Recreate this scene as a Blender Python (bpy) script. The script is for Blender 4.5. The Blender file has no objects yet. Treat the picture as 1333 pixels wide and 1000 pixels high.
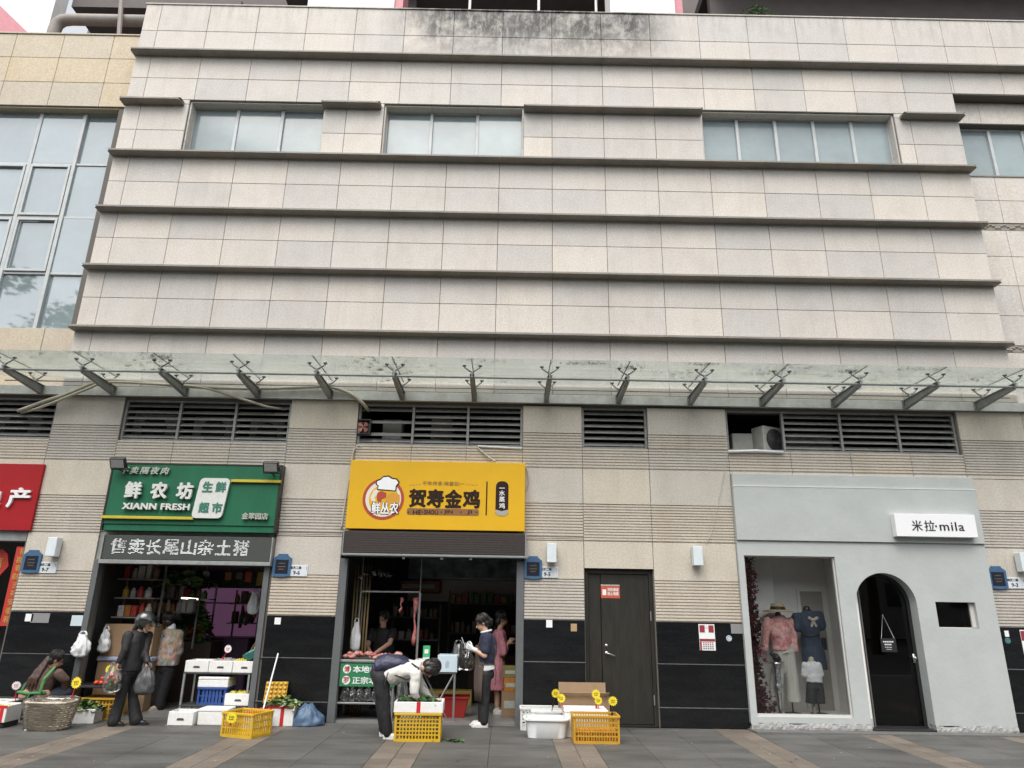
import bpy, bmesh, math, random
from mathutils import Vector, Matrix, noise
R = math.radians
SC = bpy.context.scene
COL = SC.collection
random.seed(7)

# ------------------------------------------------------------------ camera
CAM_D, CAM_H, CAM_F = 11.32, 1.7, 905.0          # metres to the facade, eye height, focal length in photo pixels
PITCH, YAW, ROLL = R(17.64), R(0.257), R(0.945)
_f = Vector((math.sin(YAW)*math.cos(PITCH), math.cos(YAW)*math.cos(PITCH), math.sin(PITCH)))
_r = Vector((math.cos(YAW), -math.sin(YAW), 0)); _u = _r.cross(_f)
_cr, _cu = math.cos(ROLL)*_r + math.sin(ROLL)*_u, -math.sin(ROLL)*_r + math.cos(ROLL)*_u
CAM_POS = Vector((0, -CAM_D, CAM_H))
cam = bpy.data.cameras.new('camera'); cam_o = bpy.data.objects.new('camera', cam); COL.objects.link(cam_o)
cam.sensor_width = 36.0; cam.lens = CAM_F/1333*36.0; cam.clip_start = 0.1; cam.clip_end = 600
M = Matrix((( _cr.x, _cu.x, -_f.x, 0), (_cr.y, _cu.y, -_f.y, -CAM_D), (_cr.z, _cu.z, -_f.z, CAM_H), (0, 0, 0, 1)))
cam_o.matrix_world = M
SC.camera = cam_o

# ------------------------------------------------------------------ sky, sun, exposure (bright overcast day)
world = bpy.data.worlds.new('World'); SC.world = world; world.use_nodes = True
nt = world.node_tree; nt.nodes.clear()
sky = nt.nodes.new('ShaderNodeTexSky'); sky.sky_type = 'NISHITA'; sky.sun_disc = False
SUN_EL, SUN_AZ = R(58), R(195)                     # high, behind the viewer and a little to one side
sky.sun_elevation = SUN_EL; sky.sun_rotation = SUN_AZ; sky.air_density = 1.0; sky.dust_density = 2.0; sky.ozone_density = 1.0
hs = nt.nodes.new('ShaderNodeHueSaturation'); hs.inputs['Saturation'].default_value = 0.16
bg = nt.nodes.new('ShaderNodeBackground'); bg.inputs['Strength'].default_value = 0.15
wo = nt.nodes.new('ShaderNodeOutputWorld')
nt.links.new(sky.outputs[0], hs.inputs['Color']); nt.links.new(hs.outputs[0], bg.inputs[0]); nt.links.new(bg.outputs[0], wo.inputs[0])
sun = bpy.data.lights.new('sun', 'SUN'); sun.energy = 1.5; sun.angle = R(50); sun.color = (1.0, 0.95, 0.885)
sun_o = bpy.data.objects.new('sun', sun); COL.objects.link(sun_o)
_sd = Vector((math.sin(SUN_AZ)*math.cos(SUN_EL), math.cos(SUN_AZ)*math.cos(SUN_EL), math.sin(SUN_EL)))
sun_o.rotation_euler = (_sd).to_track_quat('Z', 'Y').to_euler()
vs = SC.view_settings; vs.view_transform = 'Standard'; vs.look = 'None'; vs.exposure = 1.0; vs.gamma = 1.0
SC.cycles.use_denoising = True; SC.cycles.max_bounces = 8; SC.cycles.transparent_max_bounces = 16
SC.cycles.caustics_reflective = False; SC.cycles.caustics_refractive = False

# ------------------------------------------------------------------ helpers
def at(px, py, Y=0.0):
    """photo pixel -> the point where its line of sight meets the plane y = Y (survey helper)"""
    d = _cr*((px-666.5)/CAM_F) - _cu*((py-500)/CAM_F) + _f
    return CAM_POS + d*((Y-CAM_POS.y)/d.y)
def gz(px, py, Z=0.0):
    d = _cr*((px-666.5)/CAM_F) - _cu*((py-500)/CAM_F) + _f
    return CAM_POS + d*((Z-CAM_POS.z)/d.z)

class MB:
    def __init__(s): s.v = []; s.f = []; s.mi = []; s.cm = 0
    def add(s, vs, fs):
        o = len(s.v); s.v += [tuple(v) for v in vs]; s.f += [tuple(i+o for i in f) for f in fs]; s.mi += [s.cm]*len(fs); return s
    def mat(s, i): s.cm = i; return s
    def box(s, x0, x1, y0, y1, z0, z1, c=0.0, M=None):
        if c <= 0:
            vs = [(x, y, z) for z in (z0, z1) for y in (y0, y1) for x in (x0, x1)]
            fs = [(0,2,3,1), (4,5,7,6), (0,1,5,4), (2,6,7,3), (0,4,6,2), (1,3,7,5)]
        else:
            X, Y, Z = (x0, x1), (y0, y1), (z0, z1); vs = []; idx = {}
            for i in (0, 1):
                for j in (0, 1):
                    for k in (0, 1):
                        sx, sy, sz = 1-2*i, 1-2*j, 1-2*k
                        for a in range(3):
                            p = [X[i], Y[j], Z[k]]
                            for b, sg in enumerate((sx, sy, sz)):
                                if b != a: p[b] += sg*c
                            idx[(i, j, k, a)] = len(vs); vs.append(tuple(p))
            fs = []
            for a in range(3):                       # six faces
                for e in (0, 1):
                    q = []
                    for (m, n) in ((0,0), (1,0), (1,1), (0,1)):
                        t = [0, 0, 0]; t[a] = e; t[(a+1) % 3] = m; t[(a+2) % 3] = n; q.append(idx[(*t, a)])
                    fs.append(tuple(q) if e else tuple(reversed(q)))
            for a in range(3):                       # twelve edges (along axis a)
                b, d = (a+1) % 3, (a+2) % 3
                for m in (0, 1):
                    for n in (0, 1):
                        t0 = [0]*3; t1 = [0]*3; t1[a] = 1
                        for t in (t0, t1): t[b] = m; t[d] = n
                        q = [idx[(*t0, b)], idx[(*t1, b)], idx[(*t1, d)], idx[(*t0, d)]]
                        fs.append(tuple(q) if (m+n) % 2 == 1 else tuple(reversed(q)))
            for i in (0, 1):
                for j in (0, 1):
                    for k in (0, 1):
                        q = [idx[(i, j, k, a)] for a in range(3)]
                        fs.append(tuple(q) if (i+j+k) % 2 == 1 else tuple(reversed(q)))
        if M is not None: vs = [M @ Vector(v) for v in vs]
        return s.add(vs, fs)
    def prism(s, poly, a0, a1, axis='y', M=None):
        """poly: 2-D outline; axis y -> poly is (x,z); axis x -> (y,z); axis z -> (x,y)"""
        n = len(poly)
        P = {'y': lambda p, a: (p[0], a, p[1]), 'x': lambda p, a: (a, p[0], p[1]), 'z': lambda p, a: (p[0], p[1], a)}[axis]
        vs = [P(p, a0) for p in poly] + [P(p, a1) for p in poly]
        if M is not None: vs = [M @ Vector(v) for v in vs]
        return s.add(vs, [tuple(range(n)), tuple(range(2*n-1, n-1, -1))] + [(i, (i+1) % n, n+(i+1) % n, n+i) for i in range(n)])
    def loft(s, rings, cap=True, close=False):
        n = len(rings[0]); vs = [p for r in rings for p in r]; fs = []
        for k in range(len(rings)-1):
            for i in range(n): fs.append((k*n+i, k*n+(i+1) % n, (k+1)*n+(i+1) % n, (k+1)*n+i))
        if cap: fs += [tuple(range(n-1, -1, -1)), tuple(range((len(rings)-1)*n, len(rings)*n))]
        return s.add(vs, fs)
    def tube(s, pts, r, n=8, cap=True):
        pts = [Vector(p) for p in pts]; m = len(pts); rr = r if isinstance(r, (list, tuple)) else [r]*m; rings = []
        up = None
        for i, p in enumerate(pts):
            t = (pts[min(i+1, m-1)]-pts[max(i-1, 0)]).normalized()
            if up is None: up = t.orthogonal().normalized()
            up = (up - t*up.dot(t)).normalized() if (up - t*up.dot(t)).length > 1e-6 else t.orthogonal().normalized()
            w = t.cross(up)
            rings.append([p + (up*math.cos(2*math.pi*k/n) + w*math.sin(2*math.pi*k/n))*rr[i] for k in range(n)])
        return s.loft(rings, cap)
    def lathe(s, prof, n=16, M=None):
        rings = [[Vector((r*math.cos(2*math.pi*k/n), r*math.sin(2*math.pi*k/n), z)) for k in range(n)] for r, z in prof]
        if M is not None: rings = [[M @ p for p in r] for r in rings]
        return s.loft(rings)
    def ball(s, c, r, n=10, m=6):
        r = r if isinstance(r, (tuple, list)) else (r, r, r); c = Vector(c); rings = []
        for j in range(m+1):
            th = math.pi*(j/m); th = min(max(th, 0.02), math.pi-0.02)
            rings.append([(c.x+r[0]*math.sin(th)*math.cos(2*math.pi*k/n), c.y+r[1]*math.sin(th)*math.sin(2*math.pi*k/n), c.z-r[2]*math.cos(th)) for k in range(n)])
        return s.loft(rings)
    def mesh(s, name, mats=(), smooth=False):
        me = bpy.data.meshes.new(name); me.from_pydata(s.v, [], s.f)
        mats = mats if isinstance(mats, (list, tuple)) else [mats]
        for m in mats: me.materials.append(m)
        if len(mats) > 1: me.polygons.foreach_set('material_index', s.mi)
        if smooth: me.polygons.foreach_set('use_smooth', [True]*len(me.polygons))
        me.update(); return me
    def build(s, name, mats=(), parent=None, smooth=False, loc=None, rot=None):
        return link(name, s.mesh(name, mats, smooth), parent, loc, rot)

def link(name, me, parent=None, loc=None, rot=None):
    o = bpy.data.objects.new(name, me); COL.objects.link(o); o.parent = parent
    if loc is not None: o.location = loc
    if rot is not None: o.rotation_euler = rot
    return o
def empty(name, loc=(0, 0, 0), rz=0.0):
    o = bpy.data.objects.new(name, None); COL.objects.link(o); o.location = loc; o.rotation_euler = (0, 0, rz); o.empty_display_size = 0.1; return o
def tag(o, label, cat=None, group=None, kind=None):
    if label: o['label'] = label
    if cat: o['category'] = cat
    if group: o['group'] = group
    if kind: o['kind'] = kind
    return o
def thing(name, label, cat, loc=(0, 0, 0), rz=0.0, group=None): return tag(empty(name, loc, rz), label, cat, group)
def copy_tree(o, parent=None):
    c = o.copy(); COL.objects.link(c)
    if parent is not None: c.parent = parent
    for ch in list(o.children): copy_tree(ch, c)
    return c
def smooth_angle(o, ang=35):
    me = o.data
    me.polygons.foreach_set('use_smooth', [True]*len(me.polygons))
    me.set_sharp_from_angle(angle=R(ang)); return o

# ------------------------------------------------------------------ materials
MATS = {}
def mat(name, col, rough=0.6, metal=0.0, var=0.0, vscale=8.0, spec=0.5, emit=None, estr=0.0, bump=0.0, bscale=60.0, rnd=0.0, dirt=0.0, dscale=3.0, dcol=None, alpha=None, coat=0.0, stretch=None, sheen=0.0):
    """principled material: var = fine colour mottling, dirt = broad stains, rnd = per-object brightness, bump = fine relief"""
    if name in MATS: return MATS[name]
    m = bpy.data.materials.new(name); m.use_nodes = True; t = m.node_tree; N = t.nodes; L = t.links
    b = N['Principled BSDF']; b.inputs['Roughness'].default_value = rough; b.inputs['Metallic'].default_value = metal
    b.inputs['Specular IOR Level'].default_value = spec; b.inputs['Base Color'].default_value = (*col, 1); b.inputs['Coat Weight'].default_value = coat
    if sheen: b.inputs['Sheen Weight'].default_value = sheen
    geo = N.new('ShaderNodeNewGeometry'); src = geo.outputs['Position']
    if stretch:
        mp = N.new('ShaderNodeVectorMath'); mp.operation = 'MULTIPLY'; mp.inputs[1].default_value = stretch; L.new(src, mp.inputs[0]); src = mp.outputs[0]
    cur = None
    def mixc(fac, c2, prev):
        mx = N.new('ShaderNodeMix'); mx.data_type = 'RGBA'; L.new(fac, mx.inputs[0])
        if prev is None: mx.inputs[6].default_value = (*col, 1)
        else: L.new(prev, mx.inputs[6])
        mx.inputs[7].default_value = (*c2, 1); return mx.outputs[2]
    def nz(scale, detail=4, rg=0.6):
        n = N.new('ShaderNodeTexNoise'); n.inputs['Scale'].default_value = scale; n.inputs['Detail'].default_value = detail; n.inputs['Roughness'].default_value = rg
        L.new(src, n.inputs['Vector']); return n.outputs['Fac']
    def ramp(f, a, b2, v=1.0):
        mr = N.new('ShaderNodeMapRange'); mr.inputs[1].default_value = a; mr.inputs[2].default_value = b2; mr.inputs[4].default_value = v; L.new(f, mr.inputs[0]); return mr.outputs[0]
    if dirt: cur = mixc(ramp(nz(dscale, 6, 0.65), 0.42, 0.75, dirt), dcol or tuple(c*0.35 for c in col), cur)
    if var or rnd:
        hv = N.new('ShaderNodeHueSaturation')
        if cur is None: hv.inputs['Color'].default_value = (*col, 1)
        else: L.new(cur, hv.inputs['Color'])
        if var and rnd:
            a = ramp(nz(vscale), 0.25, 0.75); aa = N.new('ShaderNodeMath'); aa.operation = 'MULTIPLY_ADD'; aa.inputs[1].default_value = 2*var; aa.inputs[2].default_value = 1-var; L.new(a, aa.inputs[0])
            oi = N.new('ShaderNodeObjectInfo'); bb = N.new('ShaderNodeMath'); bb.operation = 'MULTIPLY_ADD'; bb.inputs[1].default_value = 2*rnd; bb.inputs[2].default_value = 1-rnd; L.new(oi.outputs['Random'], bb.inputs[0])
            mu = N.new('ShaderNodeMath'); mu.operation = 'MULTIPLY'; L.new(aa.outputs[0], mu.inputs[0]); L.new(bb.outputs[0], mu.inputs[1]); L.new(mu.outputs[0], hv.inputs['Value'])
        elif var:
            a = ramp(nz(vscale), 0.25, 0.75); aa = N.new('ShaderNodeMath'); aa.operation = 'MULTIPLY_ADD'; aa.inputs[1].default_value = 2*var; aa.inputs[2].default_value = 1-var; L.new(a, aa.inputs[0]); L.new(aa.outputs[0], hv.inputs['Value'])
        else:
            oi = N.new('ShaderNodeObjectInfo'); bb = N.new('ShaderNodeMath'); bb.operation = 'MULTIPLY_ADD'; bb.inputs[1].default_value = 2*rnd; bb.inputs[2].default_value = 1-rnd; L.new(oi.outputs['Random'], bb.inputs[0]); L.new(bb.outputs[0], hv.inputs['Value'])
        cur = hv.outputs[0]
    if cur is not None: L.new(cur, b.inputs['Base Color'])
    if bump:
        bp = N.new('ShaderNodeBump'); bp.inputs['Strength'].default_value = bump; bp.inputs['Distance'].default_value = 0.01; L.new(nz(bscale, 3), bp.inputs['Height']); L.new(bp.outputs[0], b.inputs['Normal'])
    if emit: b.inputs['Emission Color'].default_value = (*emit, 1); b.inputs['Emission Strength'].default_value = estr
    if alpha is not None: b.inputs['Alpha'].default_value = alpha
    m['base'] = col
    MATS[name] = m; return m

def stone(name, col, rnd=0.07, mildew=None, grime=0.25, warm=(0.40, 0.32, 0.22)):
    """granite cladding: crystal speckle, per-panel tone, faint brown water stains; mildew = (x0,x1,z0) black algae streaks from the coping"""
    if name in MATS: return MATS[name]
    m = bpy.data.materials.new(name); m.use_nodes = True; t = m.node_tree; N = t.nodes; L = t.links
    b = N['Principled BSDF']; b.inputs['Roughness'].default_value = 0.62
    geo = N.new('ShaderNodeNewGeometry'); pos = geo.outputs['Position']; oi = N.new('ShaderNodeObjectInfo')
    def nz(vec, scale, det=3, rg=0.55):
        n = N.new('ShaderNodeTexNoise'); n.inputs['Scale'].default_value = scale; n.inputs['Detail'].default_value = det; n.inputs['Roughness'].default_value = rg; L.new(vec, n.inputs['Vector']); return n.outputs['Fac']
    def mr(f, a, b2, c=0.0, d=1.0):
        n = N.new('ShaderNodeMapRange'); n.inputs[1].default_value = a; n.inputs[2].default_value = b2; n.inputs[3].default_value = c; n.inputs[4].default_value = d; L.new(f, n.inputs[0]); return n.outputs[0]
    def mul(a, c):
        n = N.new('ShaderNodeMath'); n.operation = 'MULTIPLY'; L.new(a, n.inputs[0])
        if isinstance(c, float): n.inputs[1].default_value = c
        else: L.new(c, n.inputs[1])
        return n.outputs[0]
    def mix(f, a, c):
        n = N.new('ShaderNodeMix'); n.data_type = 'RGBA'; L.new(f, n.inputs[0])
        if isinstance(a, tuple): n.inputs[6].default_value = (*a, 1)
        else: L.new(a, n.inputs[6])
        n.inputs[7].default_value = (*c, 1); return n.outputs[2]
    st = N.new('ShaderNodeVectorMath'); st.operation = 'MULTIPLY'; st.inputs[1].default_value = (2.2, 2.2, 0.35); L.new(pos, st.inputs[0])
    c = mix(mr(nz(pos, 38, 5, 0.75), 0.36, 0.64), tuple(x*0.80 for x in col), tuple(min(1, x*1.14) for x in col))
    c = mix(mr(nz(st.outputs[0], 1.5, 5, 0.6), 0.45, 0.8, 0, grime), c, warm)
    c = mix(mr(nz(pos, 0.8, 6, 0.6), 0.5, 0.75, 0, 0.30), c, tuple(x*0.62 for x in col))
    s3 = N.new('ShaderNodeVectorMath'); s3.operation = 'MULTIPLY'; s3.inputs[1].default_value = (9.0, 9.0, 0.55); L.new(pos, s3.inputs[0])
    c = mix(mul(mr(nz(s3.outputs[0], 1.0, 6, 0.65), 0.50, 0.74, 0, 0.15), mr(nz(pos, 0.55, 3, 0.5), 0.38, 0.62)), c, (0.16, 0.145, 0.12))
    c = mix(mr(nz(pos, 3.2, 7, 0.7), 0.47, 0.70, 0, 0.22), c, tuple(x*0.66 for x in col))
    hv = N.new('ShaderNodeHueSaturation'); L.new(c, hv.inputs['Color']); L.new(mr(oi.outputs['Random'], 0, 1, 1-rnd*1.6, 1+rnd*0.7), hv.inputs['Value']); L.new(mr(oi.outputs['Random'], 0, 1, 0.75, 1.25), hv.inputs['Saturation']); c = hv.outputs[0]
    if mildew:
        sx = N.new('ShaderNodeSeparateXYZ'); L.new(pos, sx.inputs[0])
        s2 = N.new('ShaderNodeVectorMath'); s2.operation = 'MULTIPLY'; s2.inputs[1].default_value = (5.0, 5.0, 1.9); L.new(pos, s2.inputs[0])
        k = mr(nz(s2.outputs[0], 1.6, 8, 0.78), 0.27, 0.53)
        zz = mr(sx.outputs[2], mildew[2]-0.5, mildew[2]+0.55)
        x0 = mr(sx.outputs[0], mildew[0]-0.7, mildew[0]+0.5); x1 = mr(sx.outputs[0], mildew[1]+0.5, mildew[1]-0.5)
        patch = mr(nz(pos, 1.3, 5, 0.65), 0.28, 0.50)
        c = mix(mul(mul(mul(k, zz), mul(x0, x1)), patch), c, (0.028, 0.028, 0.026))
        c = mix(mul(mr(nz(st.outputs[0], 3.0, 7, 0.7), 0.48, 0.75), mul(mr(sx.outputs[2], mildew[2]+0.3, mildew[2]+0.98), 0.45)), c, (0.10, 0.10, 0.09))
    L.new(c, b.inputs['Base Color'])
    bp = N.new('ShaderNodeBump'); bp.inputs['Strength'].default_value = 0.25; bp.inputs['Distance'].default_value = 0.003; L.new(nz(pos, 220, 2), bp.inputs['Height']); L.new(bp.outputs[0], b.inputs['Normal'])
    MATS[name] = m; return m

S_UP = stone('pale_granite', (0.556, 0.523, 0.478), 0.085)
S_PAR = stone('parapet_granite', (0.53, 0.50, 0.46), 0.06, mildew=(-2.1, 2.9, 12.35), grime=0.2)
S_LO = stone('street_granite', (0.55, 0.505, 0.435), 0.05, grime=0.3)
S_YEL = stone('yellowish_granite', (0.50, 0.43, 0.32), 0.05, grime=0.35, warm=(0.42, 0.30, 0.15))
S_RIB = stone('ribbed_granite', (0.53, 0.485, 0.42), 0.04, grime=0.3)
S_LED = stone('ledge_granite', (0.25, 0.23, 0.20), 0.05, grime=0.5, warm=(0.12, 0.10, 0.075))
JOINT = mat('dark_joint', (0.13, 0.12, 0.105), 0.95)
BLACKG = mat('black_granite', (0.007, 0.0075, 0.0085), 0.2, var=0.35, vscale=40, spec=0.32, rnd=0.2, dirt=0.5, dscale=2.2, dcol=(0.020, 0.021, 0.022), stretch=(0.6, 1, 3.5))
STEEL = mat('painted_steel', (0.30, 0.315, 0.31), 0.5, 0.2, var=0.12, vscale=12, dirt=0.5, dscale=4, dcol=(0.10, 0.085, 0.065))
STEEL_L = mat('pale_painted_steel', (0.60, 0.62, 0.59), 0.5, 0.1, var=0.1, vscale=10, dirt=0.45, dscale=3, dcol=(0.2, 0.18, 0.15))
ALU = mat('grey_aluminium', (0.30, 0.32, 0.33), 0.4, 0.6, var=0.08, vscale=9)
ALU_W = mat('white_window_frame', (0.46, 0.485, 0.485), 0.45, var=0.08, vscale=6, dirt=0.3, dscale=5, dcol=(0.3, 0.28, 0.25))
LOUV = mat('louvre_steel', (0.27, 0.27, 0.26), 0.5, 0.3, var=0.12, vscale=10, dirt=0.4, dscale=6, dcol=(0.08, 0.075, 0.065))
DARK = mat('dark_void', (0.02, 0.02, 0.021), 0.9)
BLACK = mat('black_plastic', (0.018, 0.018, 0.02), 0.4, var=0.1)
WHITEP = mat('white_plastic', (0.72, 0.74, 0.74), 0.4, var=0.05, vscale=10, dirt=0.15, dscale=7, dcol=(0.5, 0.47, 0.42))
FOAM = mat('white_foam', (0.74, 0.74, 0.72), 0.8, var=0.06, vscale=30, bump=0.2, bscale=150, dirt=0.3, dscale=9, dcol=(0.5, 0.46, 0.40))
DOORM = mat('dark_steel_door', (0.033, 0.031, 0.026), 0.4, 0.2, var=0.25, vscale=5, spec=0.35, dirt=0.35, dscale=3, dcol=(0.042, 0.039, 0.032), stretch=(4, 1, 0.6))

def glassy(name, col, rough=0.08, spec=0.9, var=0.12, ior=1.5):
    m = mat(name, col, rough, 0.0, var=var, vscale=1.3, spec=spec, dirt=0.5, dscale=1.1, dcol=tuple(c*0.70 for c in col), rnd=0.10); m.node_tree.nodes['Principled BSDF'].inputs['IOR'].default_value = ior; return m
FROST = glassy('frosted_window_glass', (0.27, 0.325, 0.335), 0.10, 0.6, ior=1.5)
FROST2 = glassy('frosted_window_glass_pale', (0.22, 0.275, 0.29), 0.03, 0.8, ior=2.0)

def clear_glass(name, tint=(0.9, 0.94, 0.93), refl=1.0, dirt=0.0, dirtcol=(0.35, 0.36, 0.30), rough=0.02, spots=0.0):
    if name in MATS: return MATS[name]
    m = bpy.data.materials.new(name); m.use_nodes = True; t = m.node_tree; N = t.nodes; L = t.links; N.clear()
    out = N.new('ShaderNodeOutputMaterial'); tr = N.new('ShaderNodeBsdfTransparent'); tr.inputs[0].default_value = (*tint, 1)
    gl = N.new('ShaderNodeBsdfGlossy'); gl.inputs['Roughness'].default_value = rough
    fr = N.new('ShaderNodeFresnel'); fr.inputs[0].default_value = 1.5
    mu = N.new('ShaderNodeMath'); mu.operation = 'MULTIPLY'; mu.inputs[1].default_value = refl; L.new(fr.outputs[0], mu.inputs[0])
    mx = N.new('ShaderNodeMixShader'); L.new(mu.outputs[0], mx.inputs[0]); L.new(tr.outputs[0], mx.inputs[1]); L.new(gl.outputs[0], mx.inputs[2]); cur = mx.outputs[0]
    if dirt or spots:
        geo = N.new('ShaderNodeNewGeometry'); df = N.new('ShaderNodeBsdfDiffuse'); df.inputs[0].default_value = (*dirtcol, 1)
        tl = N.new('ShaderNodeBsdfTranslucent'); tl.inputs[0].default_value = (*dirtcol, 1); ad = N.new('ShaderNodeMixShader'); ad.inputs[0].default_value = 0.82; L.new(df.outputs[0], ad.inputs[1]); L.new(tl.outputs[0], ad.inputs[2])
        n1 = N.new('ShaderNodeTexNoise'); n1.inputs['Scale'].default_value = 1.4; n1.inputs['Detail'].default_value = 6; L.new(geo.outputs['Position'], n1.inputs['Vector'])
        r1 = N.new('ShaderNodeMapRange'); r1.inputs[1].default_value = 0.3; r1.inputs[2].default_value = 0.75; r1.inputs[3].default_value = dirt*0.5; r1.inputs[4].default_value = dirt; L.new(n1.outputs['Fac'], r1.inputs[0])
        m2 = N.new('ShaderNodeMixShader'); L.new(r1.outputs[0], m2.inputs[0]); L.new(cur, m2.inputs[1]); L.new(ad.outputs[0], m2.inputs[2]); cur = m2.outputs[0]
        if spots:
            vm = N.new('ShaderNodeVectorMath'); vm.operation = 'MULTIPLY'; vm.inputs[1].default_value = (1, 1.6, 1); L.new(geo.outputs['Position'], vm.inputs[0])
            n2 = N.new('ShaderNodeTexNoise'); n2.inputs['Scale'].default_value = 7; n2.inputs['Detail'].default_value = 6; n2.inputs['Roughness'].default_value = 0.7; L.new(vm.outputs[0], n2.inputs['Vector'])
            n3 = N.new('ShaderNodeTexNoise'); n3.inputs['Scale'].default_value = 0.75; n3.inputs['Detail'].default_value = 2; L.new(geo.outputs['Position'], n3.inputs['Vector'])
            ra = N.new('ShaderNodeMapRange'); ra.inputs[1].default_value = 0.55; ra.inputs[2].default_value = 0.66; L.new(n2.outputs['Fac'], ra.inputs[0])
            rb = N.new('ShaderNodeMapRange'); rb.inputs[1].default_value = 0.52; rb.inputs[2].default_value = 0.66; L.new(n3.outputs['Fac'], rb.inputs[0])
            mm = N.new('ShaderNodeMath'); mm.operation = 'MULTIPLY'; L.new(ra.outputs[0], mm.inputs[0]); L.new(rb.outputs[0], mm.inputs[1])
            mq = N.new('ShaderNodeMath'); mq.operation = 'MULTIPLY'; mq.inputs[1].default_value = spots; L.new(mm.outputs[0], mq.inputs[0])
            d2 = N.new('ShaderNodeBsdfDiffuse'); d2.inputs[0].default_value = (0.05, 0.055, 0.035, 1)
            m3 = N.new('ShaderNodeMixShader'); L.new(mq.outputs[0], m3.inputs[0]); L.new(cur, m3.inputs[1]); L.new(d2.outputs[0], m3.inputs[2]); cur = m3.outputs[0]
    L.new(cur, out.inputs[0]); MATS[name] = m; return m
CANOPY_G = clear_glass('dirty_canopy_glass', (0.955, 0.975, 0.965), 0.7, dirt=0.25, dirtcol=(0.70, 0.735, 0.675), spots=0.95)
SHOP_G = clear_glass('shop_window_glass', (0.97, 0.98, 0.98), 0.7, rough=0.01)
DOOR_G = clear_glass('dark_door_glass', (0.16, 0.17, 0.18), 1.1, rough=0.01)

def text_mesh(body, size, depth=0.004, bold=0.0, name='lettering', spacing=1.0, shear=0.0, mats=()):
    """lettering standing in the x-z plane facing -y, centred on its own box"""
    c = bpy.data.curves.new(name, 'FONT'); c.body = body; c.size = size; c.extrude = depth; c.space_character = spacing; c.shear = shear
    c.align_x = 'CENTER'; c.resolution_u = 2
    o = bpy.data.objects.new(name, c); COL.objects.link(o); bpy.context.view_layer.update()
    me = bpy.data.meshes.new_from_object(o.evaluated_get(bpy.context.evaluated_depsgraph_get()))
    bpy.data.objects.remove(o); bpy.data.curves.remove(c)
    if bold > 0.004:                                   # heavier strokes: the outline laid over itself, a hair apart in depth
        V = [v.co.copy() for v in me.vertices]; F = [tuple(q.vertices) for q in me.polygons]; vs_, fs_ = [], []
        b = bold*size
        for k, (dx, dy) in enumerate(((0, 0), (b, 0), (-b, 0), (0, b*0.8), (0, -b*0.8), (b*0.7, b*0.6), (-b*0.7, -b*0.6), (b*0.7, -b*0.6), (-b*0.7, b*0.6))[:9 if bold > 0.018 else 3]):
            o_ = len(vs_); vs_ += [(v.x+dx, v.y+dy, v.z+k*0.00012) for v in V]; fs_ += [tuple(i+o_ for i in q) for q in F]
        bpy.data.meshes.remove(me); me = bpy.data.meshes.new(name); me.from_pydata(vs_, [], fs_)
    xs = [v.co.x for v in me.vertices] or [0]; ys = [v.co.y for v in me.vertices] or [0]
    cx, cy = (min(xs)+max(xs))/2, (min(ys)+max(ys))/2
    for v in me.vertices: v.co = (v.co.x-cx, -v.co.z, v.co.y-cy)
    me.name = name; me.materials.clear()
    for m in (mats if isinstance(mats, (list, tuple)) else [mats]): me.materials.append(m)
    me['w'] = max(xs)-min(xs); me['h'] = max(ys)-min(ys)
    return me
def lettering(body, w, h, x, y, z, material, parent, depth=0.004, bold=0.0, name='lettering', spacing=1.0, shear=0.0, rot=None):
    """fit the text into a w x h box (either may be None) centred at x,y,z of the parent"""
    me = text_mesh(body, 0.3, depth, bold, name, spacing, shear, material)
    sx = w/me['w'] if w else None; sz = h/me['h'] if h else None
    sx = sx or sz; sz = sz or sx
    for v in me.vertices: v.co = (v.co.x*sx, v.co.y, v.co.z*sz)
    me.update()
    o = link(name, me, parent, (x, y, z), rot)
    if len(body) > 1: o['kind'] = 'stuff'                # print too small to pick apart letter by letter
    return o

# ================================================================== SETTING: ground and pavement
ASPH = mat('asphalt', (0.05, 0.05, 0.05), 0.9, var=0.2, vscale=30)
g = MB(); g.add([(-250, -250, -0.06), (250, -250, -0.06), (250, 250, -0.06), (-250, 250, -0.06)], [(0, 1, 2, 3)])
tag(g.build('ground', ASPH), None, kind='structure')
SLAB = mat('grey_paving_granite', (0.106, 0.105, 0.099), 0.6, var=0.22, vscale=35, spec=0.35, rnd=0.10, dirt=0.85, dscale=1.1, dcol=(0.036, 0.034, 0.031), bump=0.3, bscale=70, stretch=(0.7, 2.2, 1))
PAVER = mat('tan_paving_brick', (0.165, 0.140, 0.114), 0.7, var=0.2, vscale=40, spec=0.35, rnd=0.16, dirt=0.6, dscale=2.0, dcol=(0.075, 0.064, 0.053), bump=0.2, bscale=120)
PBED = mat('paving_bed', (0.035, 0.034, 0.032), 0.95)
pv = MB(); pv.box(-16, 16, -9.0, 0.32, -0.055, -0.012)
pave = tag(pv.build('pavement', PBED), None, kind='structure')
def pmesh(cache, w, d, m, h=0.03):
    k = (round(w, 3), round(d, 3), m.name)
    if k not in cache:
        b = MB(); b.box(-w/2, w/2, -d/2, d/2, -h, 0, 0.0015); cache[k] = b.mesh('slab', m)
    return cache[k]
PC = {}
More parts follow.
